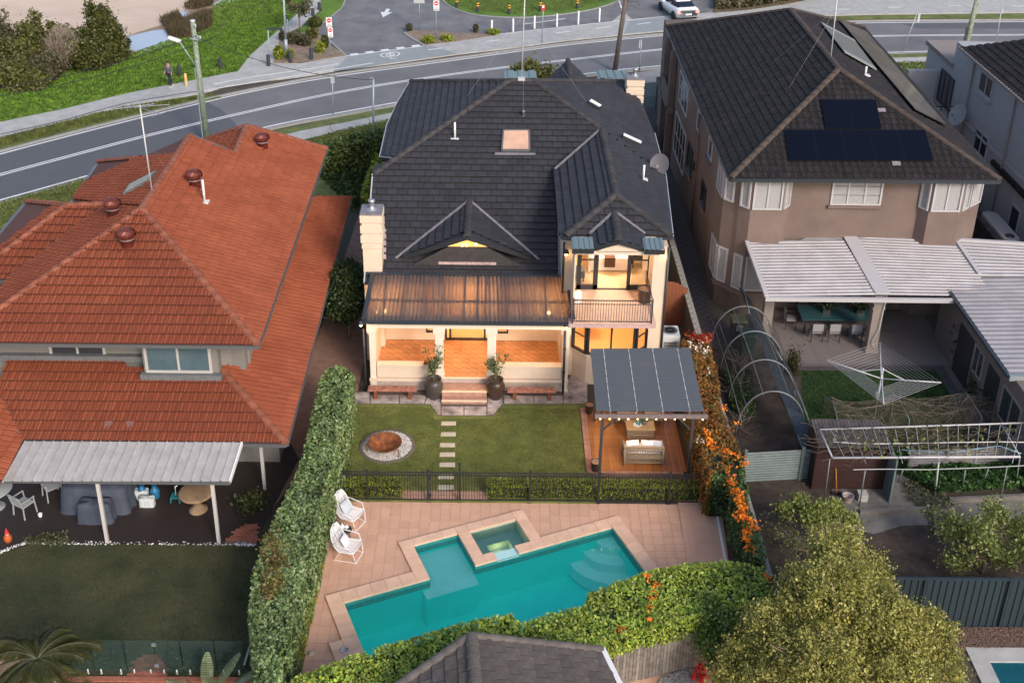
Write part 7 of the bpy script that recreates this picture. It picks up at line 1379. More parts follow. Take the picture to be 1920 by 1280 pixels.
# satellite dishes
def dish(c_, r, n, label, m, foot):
    t = thing('satellite_dish', label, 'satellite dish', foot); b = B(); z = Vector(n).normalized(); x = z.cross(Vector((0, 0, 1))).normalized(); y = z.cross(x); vs = []; fs = []; S_ = 22; R3 = 4
    for i in range(R3 + 1):
        for k in range(S_): a = 2 * math.pi * k / S_; rr_ = r * i / R3 + 1e-4; vs.append(Vector(c_) + x * rr_ * math.cos(a) + y * rr_ * 1.15 * math.sin(a) + z * (.18 * r * (i / R3) ** 2))
    for i in range(R3):
        for k in range(S_): fs.append((i * S_ + k, i * S_ + (k + 1) % S_, (i + 1) * S_ + (k + 1) % S_, (i + 1) * S_ + k))
    b.add(vs, fs, 0, True); b.obj('reflector', m, t); b = B(); e = Vector(c_) + z * r * 1.0 - y * 0 + Vector((0, 0, -.1)); b.tube([Vector(c_) - Vector((0, 0, r)), e], .015, 5); b.obox(e, (.1, .1, .12)); b.obj('feed_arm', m_metal, t); b = B(); b.tube([Vector(foot), Vector(c_) - z * .1], .025, 6); b.obj('mount', m_metal, t); return t
f_ = E1 * .35 + WR(1245, 330) * .65; c_ = AY(1237, 309, f_[1] + .3); dish(c_, .40, (-.35, -.8, .45), 'dark grey satellite dish on the right gutter of the charcoal roof', mat('grey_dish', (.12, .11, .125), .5), (c_[0] + .05, c_[1] + .2, c_[2] - .6))
# ================================================================= WHITE HOUSE at the far right
m_ww = mat('white_render', (.40, .405, .42), .85, .05, 2); wh_ = thing('house', 'white rendered house with dark tiled roof at the upper right edge', 'house', (28, 52, 0)); XW = 24.55
b = B(); b.box(XW, 33, 44, 60.5, 0, 6.85); b.box(XW + .02, 30, 60.5, 64.5, 0, 5.4); b.obj('wall', m_ww, wh_)
e0, e1 = G(1812, 90, 7.0), G(1920, 206, 7.0); ex_ = (e0[0] + e1[0]) / 2; fy_ = e0[1]; P0, P1 = np.array((ex_, fy_, 7.0)), np.array((ex_, 43.5, 7.0)); ru = B(); rr = B()
roof_plane('white', (P0, (-.5, 0, 1)), [[P0, P1, P1 + [4.5, 4.5, 2.25], P0 + [4.5, -4.5, 2.25]]], 'wave', .30, .33, .045, rr, Y_, 0, ru); roof_plane('white', (P1, (0, -.5, 1)), [[P1, P1 + [9, 0, 0], P1 + [4.5, 4.5, 2.25]]], 'wave', .3, .33, .045, rr, X_, 0, ru); roof_plane('white', (P0, (0, .5, 1)), [[P0, P0 + [9, 0, 0], P0 + [4.5, -4.5, 2.25]]], 'wave', .3, .33, .045, rr, X_, 0, ru); roof_plane('white', (P0 + [9, 0, 0], (.5, 0, 1)), [[P0 + [9, 0, 0], P1 + [9, 0, 0], P1 + [4.5, 4.5, 2.25], P0 + [4.5, -4.5, 2.25]]], 'wave', .3, .33, .045, rr, Y_, 0, ru)
wr = ru.obj('roof', MATS['brown_lining'], wh_); finish_tiles('white', rr, m_brtile, wr, limit=60); b = B(); gutter(b, [P0, P1], .13, .12); b.obj('gutter', m_pc, wh_); b = B(); b.box(XW - .1, 30, 60.4, 64.7, 5.4, 5.65); b.obj('parapet', m_pc, wh_)
def lw(y1, y0, z0, z1, nx, **k): window(wh_, (XW, y1), (0, -1), y1 - y0, z0, z1, m_ww, m_glassd, nx, 1, fr=.10, out=(-1, 0), **k)
q = [AX(*p, XW) for p in ((1767, 128), (1780, 210), (1842, 130), (1863, 165), (1832, 237), (1850, 290))]; window(wh_, (XW, q[0][1]), (0, -1), q[0][1] - q[1][1], q[1][2], q[0][2], m_dkframe, m_glassd, 3, 1, fr=.08, out=(-1, 0), name='balcony_door'); lw(q[2][1], q[3][1], q[2][2] - 1.1, q[2][2], 2, sill=m_ww); lw(q[4][1], q[5][1], q[4][2] - 1.2, q[4][2], 2, sill=m_ww); lw(50.5, 49.4, .1, 2.0, 1)
b = B(); b.box(XW - .06, XW, 44, 60, 3.3, 3.42); b.obj('band_course', m_ww, wh_)
for y in (57.6, 52.2): q = B(); q.tube([(XW - .08, y, 6.8), (XW - .08, y, .1)], .05, 6); q.obj('downpipe', m_pc, wh_)
bl_ = B(); bl_.box(XW - 1.8, XW, 58.8, 62.4, 2.55, 2.75); bl_.obj('balcony_slab', m_ww, wh_); b = B()
for z in (2.85, 3.75): b.bar((XW - 1.75, 58.85, z), (XW - 1.75, 62.3, z), .05); b.bar((XW - 1.75, 58.85, z), (XW, 58.85, z), .05)
for i in range(9): y = 58.85 + i * .43; b.bar((XW - 1.75, y, 2.8), (XW - 1.75, y, 3.75), .035)
for i in range(5): x = XW - 1.75 + i * .43; b.bar((x, 58.85, 2.8), (x, 58.85, 3.75), .035)
b.obj('balcony_railing', m_dkframe, wh_); b = B(); b.box(XW - 1.7, XW, 62.3, 62.6, 2.7, 4.6); b.obj('balcony_screen', m_ww, wh_)
c_ = AX(1797, 216, XW - .6); dish(c_, .5, (-.8, -.45, .4), 'pale grey satellite dish on the white house wall', mat('pale_dish', (.30, .34, .37), .5), (XW, c_[1] + .1, c_[2] - .4))
q = AX(1905, 320, XW - 1.2); b = B(); b.slab([G(1858, 300, 3.0), G(1920, 365, 3.0), G(1960, 365, 3.0), G(1960, 270, 3.2), G(1915, 283, 3.2)], (0, 0, .2)); b.obj('porch_roof', m_brtile, wh_); b = B(); q = G(1868, 330, 0); b.box(q[0] + 1, q[0] + 1.3, q[1] - 4, q[1] - 3.7, 0, 2.9); b.obj('porch_post', m_ww, wh_)
b = B(); g0, g1 = G(1735, 300, 0), G(1895, 440, 0)
q = G(1853, 398, 0.); t = thing('air_conditioner', 'grey air conditioner unit between the brown and white houses', 'air conditioner', q); b = B(); b.box(q[0] - .45, q[0] + .45, q[1], q[1] + .45, 0, .85); b.obj('casing', mat('grey_appliance', (.22, .23, .25), .5), t); b = B(); b.lathe([(.25, 0), (.25, .02), (.2, .02)], (q[0], q[1] + .22, .85), 18); b.obj('fan_grille', m_dkframe, t)
q0, q1 = G(1838, 395, 1.8), G(1888, 452, 1.8); t = thing('water_tank', 'slimline ribbed pale water tank in the gap beside the brown house', 'water tank', (q0[0], q0[1], 0)); 
x0, x1, y0, y1 = q0[0] - .05, q0[0] + .75, q1[1], q0[1]; b = B(); rp8 = [(x0 + .4 + .4 * math.cos(a), y0 + .4 + .4 * math.sin(a)) for a in np.linspace(-math.pi, 0, 9)] + [(x0 + .4 + .4 * math.cos(a), y1 - .4 + .4 * math.sin(a)) for a in np.linspace(0, math.pi, 9)]
for k in range(9): b.prism(rp8, k * .2, k * .2 + .15); c8 = ((x0 + x1) / 2, (y0 + y1) / 2)
b.prism([(c8[0] + (p[0] - c8[0]) * .94, c8[1] + (p[1] - c8[1]) * .98) for p in rp8], .02, 1.8); b.obj('tank', mat('pale_tank', (.28, .28, .30), .5), t); b = B(); b.lathe([(.2, 0), (.2, .05), (0, .07)], (x0 + .4, y0 + .5, 1.8), 16); b.obj('lid', m_blk, t)
t = thing('side_fence', 'dark steel side fence between the brown and white houses', 'fence', (22.4, 52, 0)); b = B(); b.box(22.5, 22.55, 44, 60, 0, 1.7); b.obj('panel', m_bf, t)
for y in range(44, 61, 2): b = B(); b.box(22.44, 22.61, y - .04, y + .04, 0, 1.78); b.obj('post', m_bf, t)
# ================================================================= STREET FURNITURE
m_gpole = mat('green_painted_timber', (.20, .26, .19), .85, .3, 5, (.30, .36, .28)); m_wpole = mat('weathered_pole', (.13, .10, .085), .9, .3, 6); m_gal = mat('galvanised_pole', (.33, .40, .43), .5, metal=.3); m_boll = mat('dark_bollard', (.035, .04, .045), .8); m_sign = mat('sign_grey', (.50, .52, .54), .5, metal=.2)
def gp(u, v): return G(u, v, .1)
def rise(p, u, v): return AY(u, v, p[1])
p = gp(388, 262); q = rise(p, 361, 40); t = thing('power_pole', 'tall green timber power pole with a street lamp, beside the red roof', 'power pole', p); b = B(); b.tube([p, q], .17, 12, r1=.13); b.obj('pole', m_gpole, t)
b = B(); b.lathe([(.15, 0), (.14, .06), (0, .08)], q, 12); b.obj('cap', m_sign, t); l0 = rise(p, 367, 124); l1 = rise(p, 336, 77); b = B(); b.tube([l0, l1], .035, 6); b.obj('lamp_arm', m_gal, t); b = B(); b.obox(l1 + [-.25, 0, .08], (.7, .3, .14), mtx=Matrix.Rotation(.35, 3, 'Y')); b.obj('street_lamp_head', m_white, t, bevel=.04)
b = B(); b.bar(rise(p, 357, 70) + [0, -.2, 0], rise(p, 374, 73) + [0, -.2, 0], .08); b.obj('cross_arm', m_gal, t); b = B()
for (u, v) in ((368, 50), (372, 70), (377, 72)): b.lathe([(.03, 0), (.07, .04), (.05, .12), (.07, .16), (0, .2)], rise(p, u, v) + [0, -.2, 0], 8)
b.obj('insulators', m_sign, t, kind='stuff'); b = B(); b.tube([p + (q - p) * .62 + [-.17, -.1, 0], p + [-.2, -.1, 0]], .03, 5); b.obj('conduit', m_gal, t)
def wire(a, c, name, label, sag=.5, r=.018):
    a, c = np.array(a), np.array(c); b = B(); b.tube([a * (1 - s) + c * s - [0, 0, 4 * sag * s * (1 - s)] for s in np.linspace(0, 1, 14)], r, 4); b.obj(name, m_blk, label=label, cat='power line')
h = gp(700, 283); ht = rise(h, 700, 150); t = thing('service_pole', 'slim grey pole with a hooked top between the red and charcoal roofs', 'pole', h); b = B(); b.tube([h, ht], .055, 8); b.obj('pole', m_gal, t); b = B(); b.tube([ht, ht + [-.05, 0, .12], ht + [-.18, 0, .1], ht + [-.16, 0, -.1]], .03, 5); b.obj('hook', m_gal, t)
wire(rise(p, 372, 72), ht, 'power_line', 'black service cable from the green pole to the slim grey pole', .5)
wire(G(-120, 195, 7), G(420, 62, 7), 'power_line', 'thin cable running in front of the trees, lower of the two', .6); wire(G(-120, 180, 7.2), G(420, 46, 7.2), 'power_line', 'thin cable running in front of the trees, upper of the two', .6)
p = gp(1153, 132); q = rise(p, 1177, -30); t = thing('power_pole', 'dark weathered timber power pole behind the charcoal roof', 'power pole', p); b = B(); b.tube([p, q], .17, 12, r1=.13); b.obj('pole', m_wpole, t); q5 = rise(p, 1175, 10); b = B()
for k in range(9): a = k * .7; b.tube([q5 + [0, 0, .2], q5 + [.5 * math.cos(a), -.2, .5 * math.sin(a) + .3], q5 + [.9 * math.cos(a), -.1, .3 * math.sin(a)]], .02, 4)
b.obj('cable_bundle', m_wpole, t, kind='stuff'); wire(rise(p, 1173, 35), RR(1150, 160) + [0, 2, .6], 'power_line', 'thin cable from the weathered pole down to the charcoal roof', .3, .012)
p = gp(1806, 106); q = rise(p, 1838, -25); t = thing('power_pole', 'green lichen-covered power pole behind the white house', 'power pole', p); b = B(); b.tube([p, q], .2, 12, r1=.16); b.obj('pole', mat('lichen_pole', (.20, .24, .16), .9, .45, 4, (.36, .42, .33)), t); b = B(); b.tube([p + [-.25, -.2, 0], rise(p, 1816, 50) + [-.2, -.2, 0]], .05, 6); b.obj('conduit', m_blk, t)
# road signs
def post_sign(u, v, ut, vt, label, panels=(), r=.035, cat='road sign', name='road_sign', z=.1):
    p = G(u, v, z); q = rise(p, ut, vt); t = thing(name, label, cat, p); b = B(); b.tube([p, q], r, 7); b.obj('post', m_gal, t)
    for (u0, v0, u1, v1, kind) in panels:
        a, c = rise(p, u0, v1) + [0, -.06, 0], rise(p, u1, v0) + [0, -.06, 0]; b = B(); b.box(a[0], c[0], a[1], a[1] + .02, a[2], c[2]); o = b.obj('sign_panel', {'no': m_white, 'red': mat('sign_red', (.62, .04, .03), .5), 'grey': m_sign, 'dark': m_boll}[kind], t); w = c[0] - a[0]; hh = c[2] - a[2]
        if kind == 'no':
            cc = ((a[0] + c[0]) / 2, a[1] - .004, c[2] - w * .52); b = B(); n = 20; rr_ = w * .40; b.hexa([(cc[0] + rr_ * math.cos(s), cc[1], cc[2] + rr_ * math.sin(s)) for s in np.linspace(0, 6.283, n, endpoint=False)], [(cc[0] + rr_ * math.cos(s), cc[1] - .004, cc[2] + rr_ * math.sin(s)) for s in np.linspace(0, 6.283, n, endpoint=False)]); b.obj('red_disc', mat('sign_red', ()), o)
            b = B(); b.box(cc[0] - rr_ * .72, cc[0] + rr_ * .72, cc[1] - .012, cc[1] - .006, cc[2] - rr_ * .16, cc[2] + rr_ * .16); b.obj('white_bar', m_white, o)
            for k, s in enumerate(('NO', 'ENTRY')): fc = bpy.data.curves.new('lettering', 'FONT'); fc.body = s; fc.size = w * .30; fc.align_x = 'CENTER'; fc.extrude = .002; fc.materials.append(m_blk); f0 = bpy.data.objects.new('x', fc); me = bpy.data.meshes.new_from_object(f0); fo = bpy.data.objects.new('lettering', me); fo.location = (cc[0], a[1] - .008, a[2] + hh * (.22 - .17 * k)); fo.rotation_euler = (math.pi / 2, 0, 0); link(fo, o)
        if kind == 'red': b = B(); b.box(a[0] + w * .2, c[0] - w * .2, a[1] - .006, a[1] - .001, a[2] + hh * .45, c[2] - hh * .12); b.obj('white_symbol', m_white, o)
    return t
post_sign(620, 107, 616, 32, 'double no entry sign facing the road on the left of the parking entrance', [(612, 33, 622, 51, 'no'), (615.5, 52, 624, 70, 'no')])
post_sign(818, 73, 817, -10, 'single no entry sign on the dirt bed right of the parking entrance', [(813, 1, 823.5, 20, 'no')])
post_sign(787, 57, 786, -14, 'back of a grey sign on a pole left of the single no entry sign', [(776, -8, 796, 6, 'grey')])
post_sign(1016, 80, 1019, 8, 'small red and white sign on a thin pole beside the white guide posts', [(1015, 9, 1022, 20, 'red')])
post_sign(1692, 97, 1719, 27, 'pale street sign edge-on over the road right of the brown roof', [(1719, 26, 1726, 42, 'grey')]); post_sign(1866, 93, 1878, 15, 'slim grey pole right of the lichen-covered power pole', [(1877, 14, 1881, 26, 'grey')])
post_sign(625, 215, 623, 146, 'slim pole with a double bracket beside the road, left of the charcoal roof', [(620.5, 145, 622.5, 156, 'grey'), (625, 145, 627, 156, 'grey')], r=.03)
post_sign(1199, 134, 1203, 74, 'thin pole with a hooked reflector by the driveway', [(1197.5, 75, 1201, 90, 'grey')], r=.04)
post_sign(506, 120, 502, 52, 'fingerpost with a dark blade pointing right beside the diagonal footpath', [(500, 52, 530, 56, 'dark')], cat='signpost', name='fingerpost')
p = gp(537, 98); q = rise(p, 531, -20); t = thing('lamp_post', 'tall blue-grey lamp post in the shrub bed beside the diagonal footpath', 'lamp post', p); b = B(); b.tube([p, p + [0, 0, .9]], .13, 10); b.obj('base', m_gal, t); b = B(); b.tube([p + [0, 0, .9], q], .08, 10, r1=.06); b.obj('pole', m_gal, t); post_sign(541, 63, 537, 27, 'narrow dark sign beside the tall lamp post', [(536, 28, 538.5, 36, 'dark')])
# bollards
def bollard(name, u, v, hpx, r, m, label, grp, bands=None):
    p = gp(u, v); q = rise(p, u, v - hpx); t = thing(name, label, 'bollard', p, group=grp); b = B(); b.lathe([(r, 0), (r, q[2] - p[2] - .05), (r * .7, q[2] - p[2]), (0, q[2] - p[2])], p, 10); b.obj('post', m, t)
    for f_ in bands or (): b = B(); z = (q[2] - p[2]) * f_; b.lathe([(r * 1.04, z - .05), (r * 1.04, z + .05)], p, 10); b.obj('band', mat('yellow_band', (.75, .40, .02), .5), t)
for u, v, w in ((922, 63, 'leftmost'), (962, 60, 'second from the left'), (1002, 55, 'third from the left'), (1044, 50.5, 'third from the right'), (1084, 46, 'second from the right'), (1123.5, 41, 'rightmost')): bollard('guide_post', u, v, 25, .07, m_white, 'white guide post, %s of the six along the cycleway edge' % w, 'white guide posts')
for u, v, w in ((835.5, -3, 'farthest left, cut by the frame'), (856.5, 15, 'second from the left'), (895.5, 23, 'second from the left in front'), (954.5, 27, 'in the middle'), (1013, 22, 'beside the small red sign'), (1082, 17, 'farthest right')): bollard('striped_bollard', u, v, 20, .12, m_boll, 'dark bollard with yellow bands on the grass island, ' + w, 'striped bollards on the island', (.62, .85))
for u, v, w in ((337, 143, 'beside the walking person'), (374, 132, 'just right of the green power pole'), (414, 130, 'third from the left on the grass'), (504, 124, 'at the foot of the fingerpost'), (545, 117, 'in front of the lamp post shrubs'), (584, 112, 'in the middle of the shrub bed'), (608, 90, 'behind the right shrubs'), (587, 30, 'up the diagonal path, lower one'), (599, 19, 'up the diagonal path, upper one')): bollard('timber_bollard', u, v, 21 if v > 40 else 14, .13, m_boll, 'dark square-cut timber bollard ' + w, 'timber bollards')
bollard('water_marker', 349.5, 161, 23, .09, mat('cream_orange', (.70, .42, .16), .6), 'short cream and orange marker post at the footpath edge', None)
# ---- white car seen from behind
cp = gp(1272, 40); t = thing('car', 'white coupe with glowing tail lamps entering the parking area, seen from behind', 'car', cp)
m_car = mat('white_car_paint', (.80, .80, .80), .2, spec=.7); m_cg = mat('car_glass', (.012, .015, .03), .05, spec=.9); m_tyre = mat('tyre', (.02, .02, .02), .9)
secs = [(-2.15, .78, .42, .86), (-2.05, .88, .30, .98), (-1.5, .92, .25, 1.02), (-.9, .92, .22, .98), (.2, .92, .22, .94), (1.1, .91, .22, .88), (1.8, .86, .26, .76), (2.15, .72, .34, .60)]; b = B(); vs = []; fs = []
for y, w, z0, z1 in secs:
    for x, z in ((-w * .92, z0), (-w, (z0 + z1) / 2), (-w * .93, z1 - .06), (-w * .7, z1), (w * .7, z1), (w * .93, z1 - .06), (w, (z0 + z1) / 2), (w * .92, z0)): vs.append((x, y, z))
for i in range(len(secs) - 1):
    for k in range(8): fs.append((i * 8 + k, i * 8 + (k + 1) % 8, (i + 1) * 8 + (k + 1) % 8, (i + 1) * 8 + k))
fs += [tuple(range(8)), tuple(range(8 * 7, 8 * 8))[::-1]]; CR = Matrix.Translation(Vector(cp) + Vector((.2, 2.0, 0))) @ Matrix.Rotation(R_(14), 4, 'Z')
T_ = lambda L: [CR @ Vector(v) for v in L]
b.add(T_(vs), fs, 0, True); b.obj('body', m_car, t)
cab = [(-1.75, .68, .98), (-1.0, .66, 1.26), (-.3, .64, 1.34), (.4, .62, 1.28), (1.05, .72, .92)]; b = B(); vs = []; fs = []
for y, w, z in cab: vs += [(-w * 1.18, y, .88), (-w, y, z), (w, y, z), (w * 1.18, y, .88)]
for i in range(4):
    for k in range(3): fs.append((i * 4 + k, i * 4 + k + 1, i * 4 + 5 + k, i * 4 + 4 + k))
b.add(T_(vs), fs); b.obj('windows', m_cg, t); b = B(); b.hexa(T_([(-.58, -1.0, 1.27), (.58, -1.0, 1.27), (.56, .35, 1.31), (-.56, .35, 1.31)]), T_([(-.56, -.95, 1.33), (.56, -.95, 1.33), (.55, .3, 1.35), (-.55, .3, 1.35)])); b.obj('roof', m_car, t)
b = B(); b.hexa(T_([(-.55, -1.66, 1.02), (.55, -1.66, 1.02), (.52, -1.1, 1.25), (-.52, -1.1, 1.25)]), T_([(-.55, -1.68, 1.05), (.55, -1.68, 1.05), (.52, -1.12, 1.28), (-.52, -1.12, 1.28)])); b.obj('rear_window', m_cg, t)
for x in (-.72, .72): b = B(); b.hexa(T_([(x - .14, -2.17, .66), (x + .14, -2.15, .66), (x + .14, -2.1, .66), (x - .14, -2.1, .66)]), T_([(x - .14, -2.15, .80), (x + .14, -2.13, .80), (x + .14, -2.05, .8), (x - .14, -2.05, .8)])); b.obj('tail_lamp', mat('lit_tail_lamp', (1, .1, .08), .4, emit=(1, .08, .06), es=5), t)
for x in (-.88, .88):
    for y in (-1.35, 1.35): b = B(); b.hexa(T_([(x - .11, y + .33 * math.cos(a), .33 + .33 * math.sin(a)) for a in np.linspace(0, 6.283, 16, endpoint=False)]), T_([(x + .11, y + .33 * math.cos(a), .33 + .33 * math.sin(a)) for a in np.linspace(0, 6.283, 16, endpoint=False)])); b.obj('wheel', m_tyre, t)
b = B(); b.hexa(T_([(-.26, -2.19, .50), (.26, -2.19, .50), (.26, -2.14, .5), (-.26, -2.14, .5)]), T_([(-.26, -2.18, .62), (.26, -2.18, .62), (.26, -2.13, .62), (-.26, -2.13, .62)])); b.obj('number_plate', m_whitep, t)
for x in (-.98, .98): b = B(); b.obox(CR @ Vector((x, .55, .95)), (.2, .1, .12)); b.obj('wing_mirror', m_car, t)
# ---- person walking
pp_ = G(320, 163, .1); t = thing('person', 'person in a grey top and dark trousers walking on the footpath', 'person', pp_); fx_ = np.array([-.55, -.83]); PH = 1.0
def skin(name, V, Ed, Rd, m, root=0):
    me = bpy.data.meshes.new(name); me.from_pydata([tuple(v) for v in V], Ed, []); o = bpy.data.objects.new(name, me); link(o, t); me.materials.append(m)
    sk_ = o.modifiers.new('skin', 'SKIN'); sk_.use_smooth_shade = True
    for i, r in enumerate(Rd): me.skin_vertices[0].data[i].radius = (r, r); me.skin_vertices[0].data[i].use_root = (i == root)
    ss = o.modifiers.new('sub', 'SUBSURF'); ss.levels = ss.render_levels = 1; return o
F = lambda f_, s, z: (pp_[0] + fx_[0] * f_ - fx_[1] * s, pp_[1] + fx_[1] * f_ + fx_[0] * s, .1 + z)
V = [F(0, 0, .92), F(0, 0, 1.1), F(.02, 0, 1.36), F(.03, 0, 1.47), F(.05, 0, 1.56), F(.06, 0, 1.66), F(.02, .18, 1.38), F(-.06, .22, 1.12), F(.04, .24, .90), F(.06, .24, .82), F(.02, -.18, 1.38), F(.08, -.22, 1.12), F(.2, -.2, .93), F(.25, -.2, .86), F(.0, .10, .86), F(.14, .10, .48), F(.02, .10, .10), F(.14, .10, .04), F(.0, -.10, .86), F(-.08, -.10, .48), F(-.30, -.10, .14), F(-.2, -.10, .04)]
Ed = [(0, 1), (1, 2), (2, 3), (3, 4), (4, 5), (2, 6), (6, 7), (7, 8), (8, 9), (2, 10), (10, 11), (11, 12), (12, 13), (0, 14), (14, 15), (15, 16), (16, 17), (0, 18), (18, 19), (19, 20), (20, 21)]; Rd = [.12, .11, .12, .06, .095, .085, .07, .05, .04, .035, .07, .05, .04, .035, .095, .065, .045, .04, .095, .065, .045, .04]
skin('body', V, Ed, Rd, mat('skin', (.42, .25, .18), .7)); skin('shirt', [V[0], V[1], V[2], V[6], V[7], V[10], V[11], F(-.05, .22, .98), F(.14, -.21, 1.0)], [(0, 1), (1, 2), (2, 3), (3, 4), (2, 5), (5, 6), (4, 7), (6, 8)], [.17, .18, .20, .105, .085, .105, .085, .07, .07], mat('grey_shirt', (.10, .11, .12), .9)); skin('trousers', [V[0], V[14], V[15], V[16], V[18], V[19], V[20]], [(0, 1), (1, 2), (2, 3), (0, 4), (4, 5), (5, 6)], [.15, .105, .08, .06, .105, .08, .06], mat('dark_trousers', (.02, .025, .045), .9)); b = B(); b.ball(F(.035, 0, 1.655), .105, 10); b.obj('hair', m_blk, t)
for q in (V[17], V[21]): b = B(); b.obox((q[0], q[1], q[2] - .005), (.12, .26, .08), rz=math.atan2(fx_[1], fx_[0]) + math.pi / 2); b.obj('shoe', m_sign, t)
# green gate beyond the passage
t = thing('side_fence', 'green slatted steel gate and fence beside the pale driveway', 'fence', G(1225, 208)); a, c = G(1200, 208), G(1258, 203)
for k in range(15): b = B(); b.bar(a + [0, 0, .2 + k * .11], c + [0, 0, .2 + k * .11], .03, .085); b.obj('slat', mg, t)
for q in (a, (a + c) / 2, c): b = B(); b.box(q[0] - .04, q[0] + .04, q[1] - .02, q[1] + .08, 0, 1.85); b.obj('post', mat('dark_green', (.03, .07, .06), .6), t)
# ================================================================= PLANTS
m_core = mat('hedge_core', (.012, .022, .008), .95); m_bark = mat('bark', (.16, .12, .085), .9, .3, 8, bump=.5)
def hedge(name, W_, z0, z1, size, dens, m, label, cat='hedge', group=None, inset=.10, rough=.06, ztop=None, seed=1, sides=True, kind=None):
    """clipped hedge: dark twiggy core, leaves spread over its top and sides. W_: outline (x, y)"""
    W_ = [np.array(p[:2], float) for p in W_]; a = sum(W_[i][0] * W_[(i + 1) % len(W_)][1] - W_[(i + 1) % len(W_)][0] * W_[i][1] for i in range(len(W_)))
    if a < 0: W_ = W_[::-1]
    a = abs(a) / 2; c_ = sum(W_) / len(W_); t = thing(name, label, cat, (c_[0], c_[1], 0), group=group)
    core = []
    for i in range(len(W_)):
        p, q, r = W_[i - 1], W_[i], W_[(i + 1) % len(W_)]; e1 = (q - p) / np.linalg.norm(q - p); e2 = (r - q) / np.linalg.norm(r - q); n = np.array([-e1[1] - e2[1], e1[0] + e2[0]]); n /= max(.5, np.linalg.norm(n)); core.append(q + n * inset)
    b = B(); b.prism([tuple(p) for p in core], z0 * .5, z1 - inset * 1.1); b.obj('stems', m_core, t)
    P = ingon(W_, int(a * dens * 1.25), 0); hz = noise3(P, 1.1, seed) * rough + noise3(P, 4.5, seed + 1) * rough * .6; P[:, 2] = z1 + hz - rng.exponential(.045, len(P)); N_ = np.tile([0, 0, .9], (len(P), 1)); PS = [P]; NS = [N_]
    if sides:
        for i in range(len(W_)):
            p, q = W_[i], W_[(i + 1) % len(W_)]; L = np.linalg.norm(q - p); n = np.array([(q - p)[1], -(q - p)[0]]) / L; k = int(L * (z1 - z0) * dens * .8)
            if k < 1: continue
            s = rng.uniform(0, 1, k)[:, None]; z = rng.uniform(z0, z1, k); Q = np.column_stack([p + (q - p) * s, z]); d = noise3(Q, 2.2, seed + 2) * rough * .8 - rng.exponential(.03, k) - np.clip(z - z1 + .15, 0, 1) * .5; Q[:, :2] += n * d[:, None]; PS.append(Q); NS.append(np.tile([n[0] * .8, n[1] * .8, .15], (k, 1)))
    PS, NS = np.concatenate(PS), np.concatenate(NS); kp = (noise3(PS, 5.5, seed + 9) > -.62) | (rng.uniform(0, 1, len(PS)) < .25); PS, NS = PS[kp], NS[kp]
    leafcloud(PS, size, 'foliage', m, t, N=NS, up=.1, kind='stuff'); return t
m_tall = leafmat('tall_hedge_leaves', [(.06, .12, .035), (.13, .20, .06), (.22, .30, .10), (.33, .40, .19), (.09, .16, .045)], .35)
m_gold = leafmat('golden_hedge_leaves', [(.16, .18, .012), (.25, .25, .02), (.32, .30, .03), (.10, .14, .012)], .6)
m_box = leafmat('box_hedge_leaves', [(.13, .18, .014), (.23, .29, .02), (.34, .37, .035), (.16, .22, .018)], .5)
m_back = leafmat('back_hedge_leaves', [(.08, .16, .018), (.20, .31, .035), (.37, .47, .06), (.50, .56, .09), (.11, .20, .025)], .42)
m_dkh = leafmat('dark_hedge_leaves', [(.012, .03, .008), (.03, .055, .015), (.05, .08, .02)], .5)
zt_h = 2.4; hp = [(612, 690), (600, 710), (565, 860), (520, 960), (476, 1060), (466, 1140), (478, 1300), (518, 1300), (526, 1250), (547, 1165), (564, 1080), (584, 1018), (600, 950), (622, 880), (640, 800), (662, 700), (652, 688), (630, 685)]
hedge('tall_hedge', [G(u, v, zt_h) for u, v in hp], .3, zt_h, .062, 620, m_tall, 'tall clipped green hedge between the dark left lawn and the pool', rough=.12, inset=.14)
P = np.concatenate([G(u, v, zt_h + .02) + rng.normal(size=(500, 3)) * [.16, .28, .03] for u, v in ((512, 1020), (520, 1060), (508, 1095))]); leafcloud(P, .06, 'dying_leaves', leafmat('dying_leaves', [(.16, .15, .03), (.26, .24, .05), (.12, .07, .04), (.20, .12, .06)]), kind='stuff', label='yellow and brown dying patch on top of the tall hedge', cat='leaves')
hedge('golden_hedge', [G(u, v) - [dx, 0, 0] for dx, q in ((0, ((557, 1300), (568, 1260), (581, 1186), (601, 1102), (615, 1018), (630, 917))), (.55, ((630, 917), (615, 1018), (601, 1102), (581, 1186), (568, 1260), (557, 1300)))) for u, v in q], .05, .75, .035, 900, m_gold, 'long low golden-green hedge between the tall hedge and the peach paving', rough=.03, inset=.06)
hedge('golden_hedge', [G(u, v, .6) for u, v in [(628, 880), (638, 880), (657, 760), (652, 755), (634, 790)]], .05, .6, .035, 700, m_gold, 'thin golden hedge strip along the left edge of the house lawn', rough=.03, inset=.05)
b = B(); b.bar(G(654, 778, .7), G(640, 850, .7), .04, .03); b.obj('timber_rail', m_pc, label='pale rail lying along the left edge of the lawn', cat='rail')
y0, y1 = 30.78, 31.30
for (u0, u1, lb) in ((640, 752, 'short low box hedge behind the pool fence, left of the gate'), (912, 1358, 'long low box hedge behind the pool fence, right of the gate')):
    x0, x1 = AY(u0, 925, y0)[0], AY(u1, 925, y0)[0]; hedge('low_hedge', [(x0, y0), (x1, y0), (x1, y1), (x0, y1)], .02, .50, .035, 1000, m_box, lb, group='low hedges behind the pool fence', rough=.025, inset=.05)
q = G(634, 915, .05); leafcloud(rng.normal(size=(900, 3)) * [.14, .14, .14] + q + [0, .1, .4], .045, 'round_shrub', m_dkh, label='round dark shrub at the left end of the pool fence', cat='shrub')
